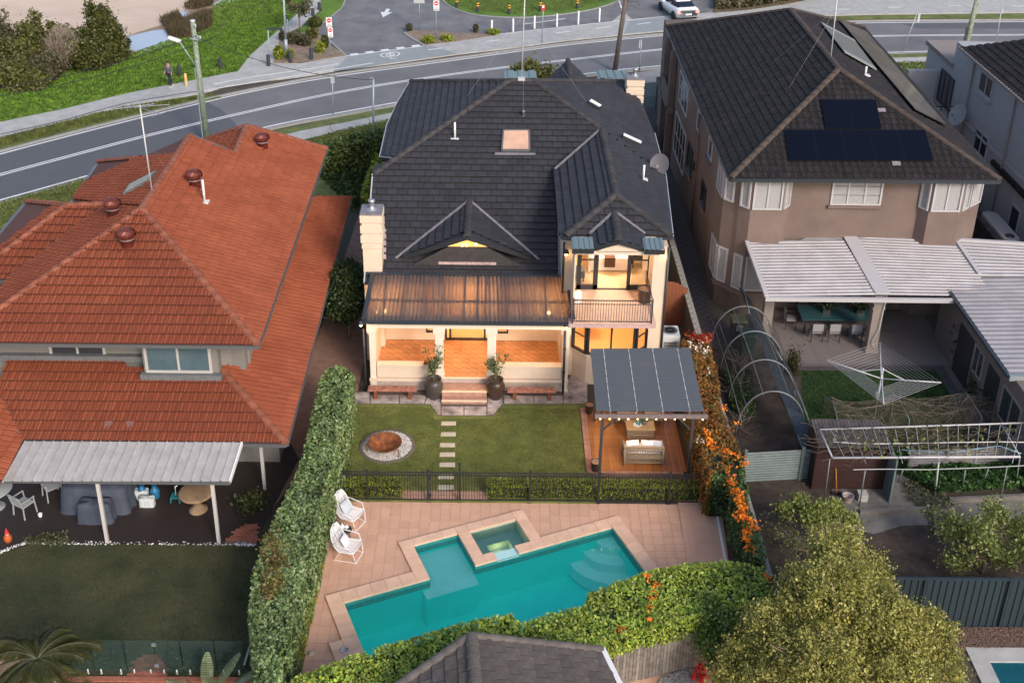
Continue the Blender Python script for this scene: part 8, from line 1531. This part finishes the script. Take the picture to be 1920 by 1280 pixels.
zb_ = 1.9; bh = [(520, 1290), (560, 1262), (650, 1233), (720, 1209), (800, 1186), (880, 1163), (958, 1150), (976, 1168), (988, 1163), (1050, 1143), (1096, 1132), (1103, 1108), (1150, 1090), (1215, 1069), (1290, 1052), (1370, 1052), (1430, 1064), (1450, 1110), (1435, 1128), (1315, 1152), (1180, 1187), (1130, 1205), (1000, 1245), (880, 1262), (800, 1290), (560, 1330)]
hedge('back_hedge', [G(u, v, zb_) for u, v in bh], 1.2, zb_, .055, 640, m_back, 'broad bright green hedge between the turquoise pool and the grey gable roof', rough=.10, inset=.14)
m_or = leafmat('orange_flowers', [(.75, .20, .01), (.85, .28, .02), (.60, .10, .01)], .6); P = np.array([G(u, v, zb_) for u, v in ((1215, 1085), (1232, 1097), (1223, 1122), (1219, 1140), (1218, 1165), (1162, 1186), (1440, 1085))]); P = np.repeat(P, 14, 0) + rng.normal(size=(98, 3)) * [.06, .06, .04] + [0, 0, .08]; leafcloud(P, .06, 'orange_blossom', m_or, kind='stuff', label='scattered orange blossoms on the broad green hedge', cat='flowers')
# flowering hedge along the wall: russet creeper with orange trumpets
m_rus = leafmat('russet_leaves', [(.20, .06, .014), (.32, .10, .02), (.14, .12, .025), (.38, .16, .03), (.09, .12, .025), (.26, .07, .018)], .6); m_grn = leafmat('creeper_leaves', [(.03, .07, .015), (.07, .13, .03), (.12, .17, .05)], .5)
zf2 = 1.85; fh = [(1278, 632), (1328, 632), (1345, 700), (1352, 765), (1388, 840), (1398, 900), (1408, 960), (1437, 1040), (1432, 1056), (1410, 1050), (1400, 1000), (1378, 950), (1362, 890), (1330, 890), (1310, 830), (1300, 760)]
hedge('flowering_creeper', [G(u, v, zf2) for u, v in fh[:5] + fh[13:]], .2, zf2, .060, 620, m_rus, 'russet-orange creeper spilling over the boundary wall beside the pergola', 'creeper', rough=.16, inset=.14)
hedge('flowering_creeper', [G(u, v, zf2 - .05) for u, v in fh[4:14]], .2, zf2 - .05, .058, 560, m_grn, 'green creeper with orange trumpet flowers at the right end of the pool fence', 'creeper', rough=.16, inset=.14)
rv = random.Random(9)
def blossoms(spots, n, sd, m, label, size=.07, z=zf2):
    P = [];
    for (u, v, k) in spots: c_ = G(u, v, z); P += [c_ + np.array([rv.gauss(0, sd), rv.gauss(0, sd), rv.gauss(.06, .07)]) for _ in range(k * n)]
    leafcloud(P, size, 'blossom', m, kind='stuff', label=label, cat='flowers')
blossoms([(1365, 880, 3), (1372, 905, 4), (1380, 925, 5), (1385, 940, 6), (1392, 955, 6), (1385, 970, 5), (1397, 975, 4), (1408, 985, 5), (1414, 990, 4), (1402, 1000, 3), (1403, 1020, 3), (1406, 1030, 3), (1325, 815, 3), (1332, 830, 3), (1338, 840, 2), (1360, 850, 2), (1385, 855, 3), (1398, 872, 2), (1355, 768, 1), (1378, 795, 1)], 9, .09, m_or, 'clusters of orange trumpet flowers on the creeper above the boundary wall')
blossoms([(1300, 648, 3), (1310, 655, 3), (1322, 662, 3), (1318, 645, 2), (1333, 700, 1), (1312, 830, 2)], 7, .12, leafmat('white_flowers', [(.75, .68, .55), (.8, .76, .68)]), 'scattered small white flowers at the far end of the russet creeper', .055)
blossoms([(1300, 632, 6), (1325, 634, 8), (1315, 637, 8)], 14, .12, leafmat('red_leaves', [(.30, .03, .015), (.40, .06, .02)]), 'dark red leaves at the far end of the russet creeper', .07)
# front hedges left of the main house
hedge('front_hedge', [G(u, v, 1.8) for u, v in [(592, 270), (640, 255), (704, 243), (735, 236), (735, 250), (704, 262), (640, 275), (605, 285)]], .2, 1.8, .11, 150, leafmat('front_leaves', [(.03, .06, .012), (.09, .13, .025), (.16, .21, .045)]), 'tall dark clipped hedge behind the right corner of the red roof', rough=.08, inset=.15)
hedge('front_hedge', [G(u, v, 1.4) for u, v in [(706, 285), (716, 300), (700, 345), (688, 370), (676, 365), (690, 320)]], .1, 1.4, .10, 160, m_box, 'narrow lighter hedge along the left wall of the cream house', rough=.1, inset=.12)
P = ingon([G(u, v)[:2] for u, v in [(598, 310), (700, 300), (690, 370), (660, 400), (610, 345)]], 2600, .1); P[:, 2] += rng.uniform(0, .35, len(P)); leafcloud(P, .12, 'ground_cover', leafmat('side_cover', [(.03, .06, .012), (.06, .10, .02)]), kind='stuff', label='rough green ground cover between the red roof and the cream house', cat='ground cover')
hedge('low_hedge', [G(u, v, .8) for u, v in [(1201, 232), (1212, 232), (1216, 258), (1208, 262)]], .05, .8, .07, 260, leafmat('lime_hedge', [(.10, .18, .02), (.18, .28, .03)]), 'small lime-green hedge at the near corner of the far chimney', rough=.04, inset=.06)
hedge('low_hedge', [G(u, v, .8) for u, v in [(1238, 222), (1252, 222), (1252, 245), (1240, 245)]], .05, .8, .07, 260, MATS['lime_hedge'], 'small lime-green hedge beside the porch of the brown house', rough=.04, inset=.06)
# ---- trees
def tree(name, base, trunk_h, blobs, size, n, m, label, cat='tree', r=.14, seed=1, bark=None, cl=.22, group=None, shell=.55, branches=14, up=.3):
    """tapered trunk, limbs to leaf clumps; blobs: (cx, cy, cz, rx, ry, rz) of the crown"""
    rg = np.random.default_rng(seed); t = thing(name, label, cat, base, group=group); base = np.array(base, float); b = B(); top = base + [0, 0, trunk_h]; b.tube([base, base + [r * .5, 0, trunk_h * .5], top], r, 9, r1=r * .7); b.obj('trunk', bark or m_bark, t)
    vol = np.array([x[3] * x[4] * x[5] for x in blobs]); cnt = (vol / vol.sum() * n / 42).astype(int) + 1; C = []
    for x, k in zip(blobs, cnt):
        d = rg.normal(size=(k, 3)); d /= np.linalg.norm(d, axis=1)[:, None]; rad = shell + (1 - shell) * rg.uniform(0, 1, k) ** .6; rad *= 1 + .16 * noise3(d * 2, 1.5, seed); C.append(np.array(x[:3]) + d * rad[:, None] * np.array(x[3:]))
    C = np.concatenate(C); C = C[C[:, 2] > .25]; P = np.repeat(C, 42, 0) + rg.normal(size=(len(C) * 42, 3)) * cl * rg.uniform(.5, 1.3, (len(C), 1)).repeat(42, 0) * [1, 1, .8]
    keep = rg.uniform(0, 1, len(P)) < .94; leafcloud(P[keep], size, 'crown', m, t, up=up, kind='stuff'); b = B()
    for k in rg.choice(len(C), min(branches, len(C)), replace=False):
        q = C[k]; mid = (top * .55 + q * .45) + rg.normal(size=3) * .12; b.tube([top - [0, 0, trunk_h * rg.uniform(0, .35)], mid, q], r * .38, 5, r1=r * .08)
        for _ in range(2): q2 = q + rg.normal(size=3) * [.5, .5, .4] * max(.5, cl * 2); b.tube([mid, (mid + q2) / 2 + rg.normal(size=3) * .08, q2], r * .16, 4, r1=r * .05)
    b.obj('branches', bark or m_bark, t, kind='stuff'); return t
# big olive-gold tree, bottom right
m_big = leafmat('olive_gold_leaves', [(.12, .135, .03), (.25, .26, .055), (.39, .37, .09), (.52, .46, .15), (.17, .20, .04)], .5)
tc_ = G(1570, 1230, 2.0); T0 = G(1560, 1330, 0)
bl = []
for (u, v, z, rx, ry, rz) in [(1560, 1120, 3.0, 1.5, 1.3, 1.3), (1460, 1190, 2.4, 1.15, 1.0, 1.1), (1650, 1180, 2.7, 1.4, 1.1, 1.2), (1740, 1200, 2.2, .9, .9, .9), (1530, 1250, 2.6, 1.5, 1.2, 1.1), (1680, 1270, 2.3, 1.3, 1.0, 1.0), (1400, 1240, 1.8, .8, .8, .9), (1570, 1050, 3.0, 1.0, .9, .9), (1580, 1015, 2.8, .6, .5, .6), (1490, 1095, 2.6, .5, .5, .5), (1640, 1075, 2.8, .6, .6, .6), (1770, 1260, 1.6, .6, .7, .7), (1380, 1290, 1.5, .7, .8, .8)]:
    w = G(u, v, z); bl.append((w[0], w[1], w[2], rx * .88, ry * .88, rz * .88))
bc = G(1580, 1200, 2.4); tree('garden_tree', (bc[0], bc[1] - .2, 0), 1.3, bl, .044, 135000, m_big, 'large bushy olive-gold tree filling the lower right of the photo', r=.17, seed=3, cl=.125, branches=110, shell=.35, bark=mat('pale_bark', (.30, .21, .15), .9, .3, 8))
m_cit = leafmat('citrus_leaves', [(.08, .12, .025), (.17, .21, .05), (.30, .33, .10), (.12, .16, .03)], .45)
def sm(u, v, z, s): w = G(u, v, z); return (w[0], w[1], z, s, s, s * .8)
g = G(1840, 1075); tree('citrus_tree', g, .6, [sm(1790, 985, 1.2, .45), sm(1870, 965, 1.5, .45), sm(1835, 1000, 1.5, .5), sm(1800, 1045, .9, .4), sm(1880, 1040, 1.0, .4), sm(1755, 970, 1.0, .25)], .055, 5200, m_cit, 'open green citrus tree in the bare soil behind the blue-black fence', r=.06, seed=5, cl=.16, branches=30)
g = G(1925, 1060); tree('citrus_tree', g, .6, [sm(1925, 990, 1.3, .6), sm(1935, 1030, 1.0, .6)], .055, 3000, m_cit, 'green citrus tree cut by the right edge of the photo', r=.06, seed=6, cl=.16)
g = G(1510, 1050); tree('bare_shrub', g, .5, [sm(1480, 1000, 1.1, .45), sm(1510, 1010, 1.3, .4)], .05, 300, m_cit, 'nearly leafless twiggy shrub behind the big olive-gold tree', 'shrub', r=.05, seed=7, cl=.2, branches=60, bark=m_twig)
g = G(1545, 1030); tree('citrus_tree', g, .6, [sm(1470, 955, 1.4, .22), sm(1500, 945, 1.5, .28), sm(1530, 965, 1.5, .38), sm(1560, 958, 1.5, .30), sm(1590, 975, 1.2, .25)], .06, 5200, leafmat('lime_leaves', [(.12, .15, .03), (.22, .26, .06), (.32, .35, .10)]), 'yellow-green sapling with clumped leaves at the near edge of the soil bed', r=.04, seed=8, cl=.12, branches=24)
g = G(1700, 1110); tree('garden_shrub', G(1345, 1255), .5, [sm(1335, 1160, 1.6, .5), sm(1345, 1210, 1.3, .5), sm(1380, 1180, 1.7, .5)], .055, 7000, leafmat('fresh_leaves', [(.06, .12, .02), (.12, .20, .04), (.2, .28, .07)]), 'fresh green shrub squeezed between the broad hedge and the olive-gold tree', 'shrub', r=.05, seed=11, cl=.14)
# round dark tree beside the red roof
w = G(650, 555, 2.0); tree('garden_tree', (w[0], w[1], 0), .8, [(w[0], w[1], 2.2, .75, 1.6, 1.0)], .075, 15000, m_dkh, 'dense dark rounded tree beside the lower red roof', r=.08, seed=12, cl=.15, shell=.75)
# red flowers and pebbles at the bottom
g = G(1312, 1262, .3); leafcloud(rng.normal(size=(160, 3)) * [.10, .10, .12] + g, .06, 'red_blossom', leafmat('red_flowers', [(.6, .02, .02), (.75, .05, .04)]), kind='stuff', label='small cluster of red flowers below the grey paling fence', cat='flowers')
P = ingon([G(u, v)[:2] for u, v in [(1225, 1300), (1240, 1268), (1308, 1250), (1308, 1300)]], 1500, .02); pebbles(P, .045, 'pale_gravel', mat('pale_gravel', (.35, .33, .30), .9, island=.5), kind='stuff', label='pale pebbles in front of the grey paling fence', cat='gravel')
# grey paling fence
pf_ = thing('paling_fence', 'weathered grey timber paling fence below the broad green hedge', 'fence', G(1230, 1262)); a, c = G(1120, 1292), G(1308, 1249); n = 30; m_pal = mat('weathered_paling', (.15, .135, .12), .9, .3, 7, (.24, .22, .20), island=.25)
for k in range(n): q = a + (c - a) * (k + .5) / n; b = B(); b.obox((q[0], q[1], .66), (.088, .02, 1.3 + random.uniform(-.03, .03)), rz=math.atan2(c[1] - a[1], c[0] - a[0])); b.obj('paling', m_pal, pf_)
b = B(); b.bar(a + [0, .05, 1.0], c + [0, .05, 1.0], .04, .08); b.obj('rail', m_pal, pf_)
# grey gable roof of the near neighbour (its garage)
nr_ = thing('garage', 'grey-brown tiled gable roof cut by the bottom edge, below the pool hedge', 'garage', (.6, 19, 0)); nz = 3.3; a0, a1 = G(884, 1191, nz), G(1132, 1218, nz - .75); zr_ = nz; rg0 = G(884, 1191, nz); rg1 = np.array((rg0[0] + .35, rg0[1] - 4, nz)); eR0 = G(1130, 1217, 2.45); eL0 = G(740, 1290, 2.45); eR1 = eR0 + [.35, -4, 0]; eL1 = eL0 + [.35, -4, 0]; m_nt = mat('grey_brown_tile', (.085, .07, .062), .85, .2, 5, (.12, .10, .09), island=.16, bump=.5); ru = B(); rr = B()
hipc = G(884, 1191, nz); pB = plane3(rg0, rg1, eR0); pA = plane3(rg0, rg1, eL0)
roof_plane('near', pB, [[rg0, rg1, PL(1190, 1340, pB), eR0]], 'flat', .42, .34, .045, rr, rg1 - rg0, .5, ru); roof_plane('near', pA, [[rg0, rg1, eL1, eL0]], 'flat', .42, .34, .045, rr, rg1 - rg0, .5, ru)
o = ru.obj('roof', m_nt, nr_); finish_tiles('near', rr, m_nt, o); m_nc = mat('grey_brown_cap', (.11, .095, .085), .85, .2, 6, island=.15); ridge(rg1, rg0, m_nc, o, r=.15); ridge(eL0, rg0, m_nc, o, r=.13); ridge(eR0, rg0, m_nc, o, r=.10)
b = B(); b.box(eL0[0] + .5, eR0[0] - .3, rg0[1] - 6, rg0[1] - 1.2, 0, 2.3); b.obj('wall', m_gwall, nr_); b = B(); gutter(b, [eR0, PL(1190, 1340, pB)]); b.obj('gutter', m_whitep, nr_)
# palm and strelitzia, bottom left
m_palm = leafmat('palm_leaves', [(.03, .038, .012), (.06, .068, .02), (.12, .12, .045)], .45); pc = G(70, 1235, 2.6); t = thing('palm_tree', 'arching feather palm at the bottom left corner', 'palm tree', (pc[0], pc[1], 0)); b = B(); b.tube([(pc[0], pc[1], 0), (pc[0], pc[1], 2.5)], .10, 10); b.obj('trunk', m_bark, t); rv = random.Random(2)
for k in range(26):
    a = k * 2.4 + .3; L = rv.uniform(.9, 1.5); el = rv.uniform(.3, .9); d = np.array([math.cos(a), math.sin(a), 0]); s_ = np.array([-d[1], d[0], 0]); b = B(); pts = [pc + d * L * s + [0, 0, L * (math.sin(el) * s - .75 * s * s)] for s in np.linspace(0, 1, 9)]; b.tube(pts, .014, 4, r1=.005)
    for i in range(36):
        s = .12 + .88 * i / 36; f_ = s * 8; j = min(int(f_), 7); p = pts[j] * (1 - (f_ - j)) + pts[j + 1] * (f_ - j); ll = .42 * math.sin(min(1, s * 1.5 + .15) * math.pi * .62) * rv.uniform(.85, 1.1)
        for sg in (-1, 1): tip = p + s_ * sg * ll * .72 + d * ll * .45 - [0, 0, ll * .55]; w = d * .009; m_ = (p + tip) / 2 + [0, 0, .03]; b.add([p - w, p + w, m_ + w, tip, m_ - w], [(0, 1, 2, 3, 4)])
    b.obj('frond', m_palm, t)
m_str = leafmat('banana_leaves', [(.13, .17, .08), (.20, .25, .13)], .4); pc = G(400, 1310, .3); t = thing('strelitzia', 'clump of big paddle-shaped grey-green leaves at the bottom left', 'plant', (pc[0], pc[1], 0))
for k, (u, v, L, a) in enumerate(((388, 1238, .95, .5), (438, 1238, 1.05, .9), (352, 1275, .8, .1), (470, 1262, .8, .2), (400, 1275, .8, .7), (325, 1278, .8, 2.6), (455, 1290, .8, 2.2))):
    tip = G(u, v, 1.2); base = np.array(pc) + [rv.gauss(0, .15), 0, 0]; d = tip - base; d /= np.linalg.norm(d); s_ = np.cross(d, [0, 0, 1.]); s_ /= np.linalg.norm(s_); b = B(); b.tube([base, tip - d * L * .75], .022, 5); n = 16; q0 = tip - d * L * .75
    for i in range(n):
        f0, f1 = i / n, (i + .82) / n; w0, w1 = [.17 * math.sin(math.pi * (f * .86 + .1)) ** .7 for f in (f0, f1)]
        for sg in (-1, 1): a0, a1 = q0 + d * L * f0, q0 + d * L * f1; b.add([a0, a1, a1 + s_ * sg * w1 + d * .03 + [0, 0, -.04], a0 + s_ * sg * w0 + d * .03 + [0, 0, -.04]], [(0, 1, 2, 3)])
    b.obj('leaf', m_str, t)
for (u0, u1, lb) in ((95, 232, 'low dark hedge behind the glass fence, left of the brick path'), (312, 420, 'low dark hedge behind the glass fence, right of the brick path')): x0, x1 = G(u0, 1255)[0], G(u1, 1255)[0]; y = G(200, 1256)[1]; hedge('low_hedge', [(x0, y), (x1, y), (x1, y + .45), (x0, y + .45)], .02, .35, .045, 500, m_dkh, lb, rough=.04, inset=.06, group='low dark hedges behind the glass fence')
sheet('peach_paving', [(-30, 1220), (20, 1225), (75, 1250), (130, 1300), (-30, 1300)], .04, m_pav, .04); b = B(); pts = [G(u, v, .05) for u, v in ((50, 1222), (85, 1245), (135, 1272), (480, 1274))]
for p, q in zip(pts[:-1], pts[1:]): b.bar(p, q, .16, .05)
b.obj('brick_border', MATS['red_brick'], kind='structure')
b = B(); b.tube([G(484, 1160, 1.2), G(458, 1245, 1.1)], .03, 5); b.obj('pipe_rail', m_gal, label='grey pipe rail half buried in the lower end of the tall hedge', cat='rail'); b = B(); b.bar(G(494, 1165, 1.3), G(470, 1245, 1.2), .06, .1); b.obj('fence_rail', m_twig, label='weathered timber rail in the lower end of the tall hedge', cat='rail')
q = G(470, 955); leafcloud(rng.normal(size=(500, 3)) * [.22, .2, .15] + q + [0, 0, .3], .08, 'patio_shrub', leafmat('patio_leaves', [(.04, .06, .015), (.09, .11, .03)]), label='low yellow-green shrub at the right end of the dark patio', cat='shrub')
P = ingon([G(u, v)[:2] for u, v in [(45, 1012), (130, 1000), (130, 1026), (50, 1026)]], 700, .05); P[:, 2] += rng.uniform(0, .15, len(P)); leafcloud(P, .04, 'edge_weeds', MATS['weed_leaves'], kind='stuff', label='straggly weeds along the pebble edging by the gnome', cat='weeds')
# ---- park trees and shrubs top left
m_mg = leafmat('mangrove_leaves', [(.045, .055, .012), (.085, .095, .022), (.14, .145, .04), (.06, .075, .015)], .5); m_dull = leafmat('dull_scrub', [(.09, .085, .04), (.14, .125, .07), (.07, .075, .03)], .7); m_tree2 = leafmat('olive_scrub', [(.07, .08, .02), (.12, .13, .03), (.19, .18, .06)], .6)
def ptree(u, v, hpx, wpx, m, label, seed, n=5000, name='bank_tree', cl=.22, size=.115):
    g = G(u, v, .1); top = AY(u, v - hpx, g[1] + .8)[2]; w = abs(AY(u + wpx / 2, v, g[1])[0] - g[0]); rg = random.Random(seed); w *= .78; bl = [(g[0] + rg.gauss(0, w * .3), g[1] + rg.gauss(0, w * .3), top * f_, w * s, w * s, top * .24) for f_, s in ((.3, .7), (.36, .6), (.5, .5), (.45, .6), (.62, .42), (.7, .36), (.88, .24))]; bl = [(x[0] + rg.gauss(0, w * .35), x[1], x[2], x[3] * rg.uniform(.7, 1.2), x[4], x[5] * rg.uniform(.7, 1.3)) for x in bl]; top *= .9; return tree(name, g, top * .4, bl, size, int(n * 2.6), m, label, r=.12, seed=seed, cl=cl, group='scrubby trees on the creek bank')
ptree(200, 112, 105, 80, m_mg, 'tallest dark bushy tree on the creek bank', 21, 9000); ptree(170, 128, 60, 90, m_mg, 'dark bushy tree in front of the tallest tree', 22, 7000); ptree(210, 112, 52, 50, m_mg, 'dark tree touching the creek water on its right', 23, 5000); ptree(122, 100, 58, 60, m_mg, 'dark pointed tree left of the tallest tree', 24, 5000); ptree(75, 105, 75, 90, m_tree2, 'olive open-crowned tree third from the left edge', 25, 6000); ptree(35, 130, 80, 90, m_tree2, 'olive scrub tree second from the left edge', 26, 6000); ptree(-5, 115, 85, 90, m_dull, 'dull grey-brown scrub tree at the left edge', 27, 5000); ptree(30, 165, 55, 90, m_tree2, 'yellow-green scrub bush at the left edge nearest the grass', 28, 5000); ptree(90, 150, 50, 110, m_dull, 'low grey-brown scrub in front of the olive trees', 29, 5000); ptree(145, 100, 40, 60, m_tree2, 'small olive bush between the dark trees', 30, 3000)
w = G(124, 130, .1); P = rng.normal(size=(5200, 3)); P /= np.linalg.norm(P, axis=1)[:, None]; P = P * rng.uniform(.3, 1, (5200, 1)) * [1.0, 1.2, 1.3] + w + [0, 0, 1.4]; t = thing('feathery_bush', 'pale feathery straw-coloured bush in front of the dark trees', 'bush', w); b = B(); b.tube([w, w + [0, 0, .8]], .06, 6); b.obj('stem', m_bark, t); blades(P, .45, .035, 'foliage', leafmat('straw', [(.30, .25, .19), (.42, .35, .28), (.24, .19, .14)], .9), t, lean=1.2, kind='stuff')
P = ingon([G(u, v)[:2] for u, v in [(-60, 175), (0, 168), (100, 148), (160, 124), (240, 104), (245, 92), (150, 95), (60, 105), (-60, 120)]], 9000, .1); P[:, 2] += .5 * rng.uniform(0, 1, len(P)) + .4 * np.abs(noise3(P, .8)); leafcloud(P, .22, 'bank_scrub', leafmat('bank_scrub', [(.05, .05, .025), (.09, .085, .045), (.13, .11, .07)]), kind='stuff', label='low brown-green scrub under the creek bank trees', cat='scrub')
P = np.concatenate([ingon([G(u, v)[:2] for u, v in q], k, .12) for q, k in (([(318, 74), (310, 56), (300, 44), (335, 30), (345, 44), (380, 30), (400, 30), (398, 55), (350, 76)], 7000), ([(345, 20), (375, -5), (402, -5), (400, 14), (370, 22)], 3000))]); P[:, 2] += .3 * rng.uniform(0, 1, len(P)); blades(P, .30, .05, 'creek_reeds', leafmat('reeds', [(.08, .055, .035), (.13, .09, .055), (.07, .07, .025), (.16, .12, .07)], .9), kind='stuff', label='brown reeds and rushes beside the creek pools', cat='reeds')
P = ingon([G(u, v)[:2] for u, v in [(0, 232), (235, 178), (447, 136), (470, 105), (575, 5), (440, -10), (400, 15), (330, 74), (246, 103), (100, 150), (0, 170)]], 26000, .09); blades(P, .10, .14, 'park_grass_blades', leafmat('park_blades', [(.07, .16, .012), (.12, .23, .02), (.18, .28, .04), (.05, .12, .01)], .9), lean=1.5, kind='stuff', label='bright green park grass between the creek and the footpath', cat='grass')
P = ingon([G(u, v)[:2] for u, v in [(0, 263), (235, 204), (410, 180), (370, 189), (180, 235), (0, 280)]], 9000, .11); blades(P, .14, .06, 'verge_grass', leafmat('verge_blades', [(.08, .11, .02), (.14, .18, .04), (.20, .20, .08)], .9), kind='stuff', label='rough grass verge between the footpath and the road', cat='grass')
P = np.concatenate([ingon([G(u, v)[:2] for u, v in q], k, .11) for q, k in (([(0, 383), (165, 336), (300, 297), (200, 380), (0, 470)], 7000), ([(510, 285), (640, 247), (750, 222), (720, 262), (640, 275), (560, 320)], 4000), ([(1670, 120), (1795, 117), (1790, 170), (1725, 180)], 3000), ([(830, 2), (870, 20), (960, 30), (1080, 21), (1160, -2), (1000, -12)], 6000))]); blades(P, .09, .08, 'front_grass', MATS['verge_blades'], lean=1.2, kind='stuff', label='front lawns and verges along the road', cat='grass')
for i, (u, v, w_, h_, m, lb) in enumerate(((522, 113, 20, 22, m_box, 'spiky green shrub at the foot of the diagonal path'), (543, 112, 14, 16, m_box, 'small green shrub in front of the lamp post'), (552, 84, 34, 20, m_dull, 'russet-brown shrub behind the lamp post'), (530, 78, 16, 16, m_dull, 'russet-brown shrub left of the lamp post'), (572, 88, 26, 18, m_dull, 'russet shrub behind the middle bollard'), (600, 102, 18, 20, m_box, 'green grassy shrub below the no entry signs'), (609, 92, 14, 22, m_mg, 'dark green shrub beside the no entry signs'), (585, 74, 24, 18, m_tree2, 'olive shrub in the upper middle of the bed'), (590, 52, 30, 16, m_mg, 'dark green shrub at the top of the shrub bed'), (767, 60, 12, 12, m_dull, 'straw-coloured tuft at the left end of the dirt bed'), (803, 82, 26, 10, m_box, 'low green shrub at the near edge of the dirt bed'), (838, 78, 24, 8, m_box, 'second low green shrub at the near edge of the dirt bed'), (892, 62, 10, 12, m_dull, 'thin straw-coloured weed on the dirt bed'), (925, 66, 24, 7, m_box, 'flat green weed at the foot of the leftmost guide post'))):
    g = G(u, v, .1); w = abs(G(u + w_ / 2, v, .1)[0] - g[0]); h = AY(u, v - h_, g[1])[2]; P = rng.normal(size=(int(260 + w_ * 22), 3)); P /= np.linalg.norm(P, axis=1)[:, None]; P = P * rng.uniform(.3, 1, (len(P), 1)) * [w, w * .8, h * .5] + g + [0, .2, h * .5]; leafcloud(P, .13, 'bed_shrub', m, label=lb, cat='shrub', group='shrubs beside the parking area')
g = G(562, 62, .1); tree('small_tree', g, 1.4, [(g[0], g[1], 2.3, .9, .8, .8)], .12, 700, m_dull, 'thin small grey tree in the shrub bed beside the diagonal path', r=.06, seed=40, cl=.2)
g = G(998, 165, 0.1); g = G(1000, 140, 3.0); tree('small_tree', (g[0], g[1], 0), 2.0, [(g[0], g[1], 3.0, 1.3, .8, .6)], .14, 2600, m_tree2, 'small yellow-green tree peeping over the front porch roof', r=.08, seed=41, cl=.25)
P = ingon([G(u, v)[:2] for u, v in [(1340, 22), (1342, -8), (1540, -12), (1500, 2), (1400, 18)]], 5000, .13); P[:, 2] += rng.uniform(0, .6, len(P)); leafcloud(P, .22, 'roadside_scrub', m_dull, kind='stuff', label='brown scrub beyond the far footpath at the top edge', cat='scrub')
for i, (u, v) in enumerate(((1360, 0), (1430, 2), (1500, -4))): g = G(u, v, .1); tree('roadside_tree', g, 1.4, [(g[0], g[1] + 1, 2.4, 1.8, 1.5, 1.1)], .22, 2200, m_dkh, ['dark green bush at the top edge, left of three beyond the cycleway', 'dark green bush at the top edge, middle of three beyond the cycleway', 'dark green bush at the top edge, right of three beyond the cycleway'][i], seed=50 + i, cl=.35)
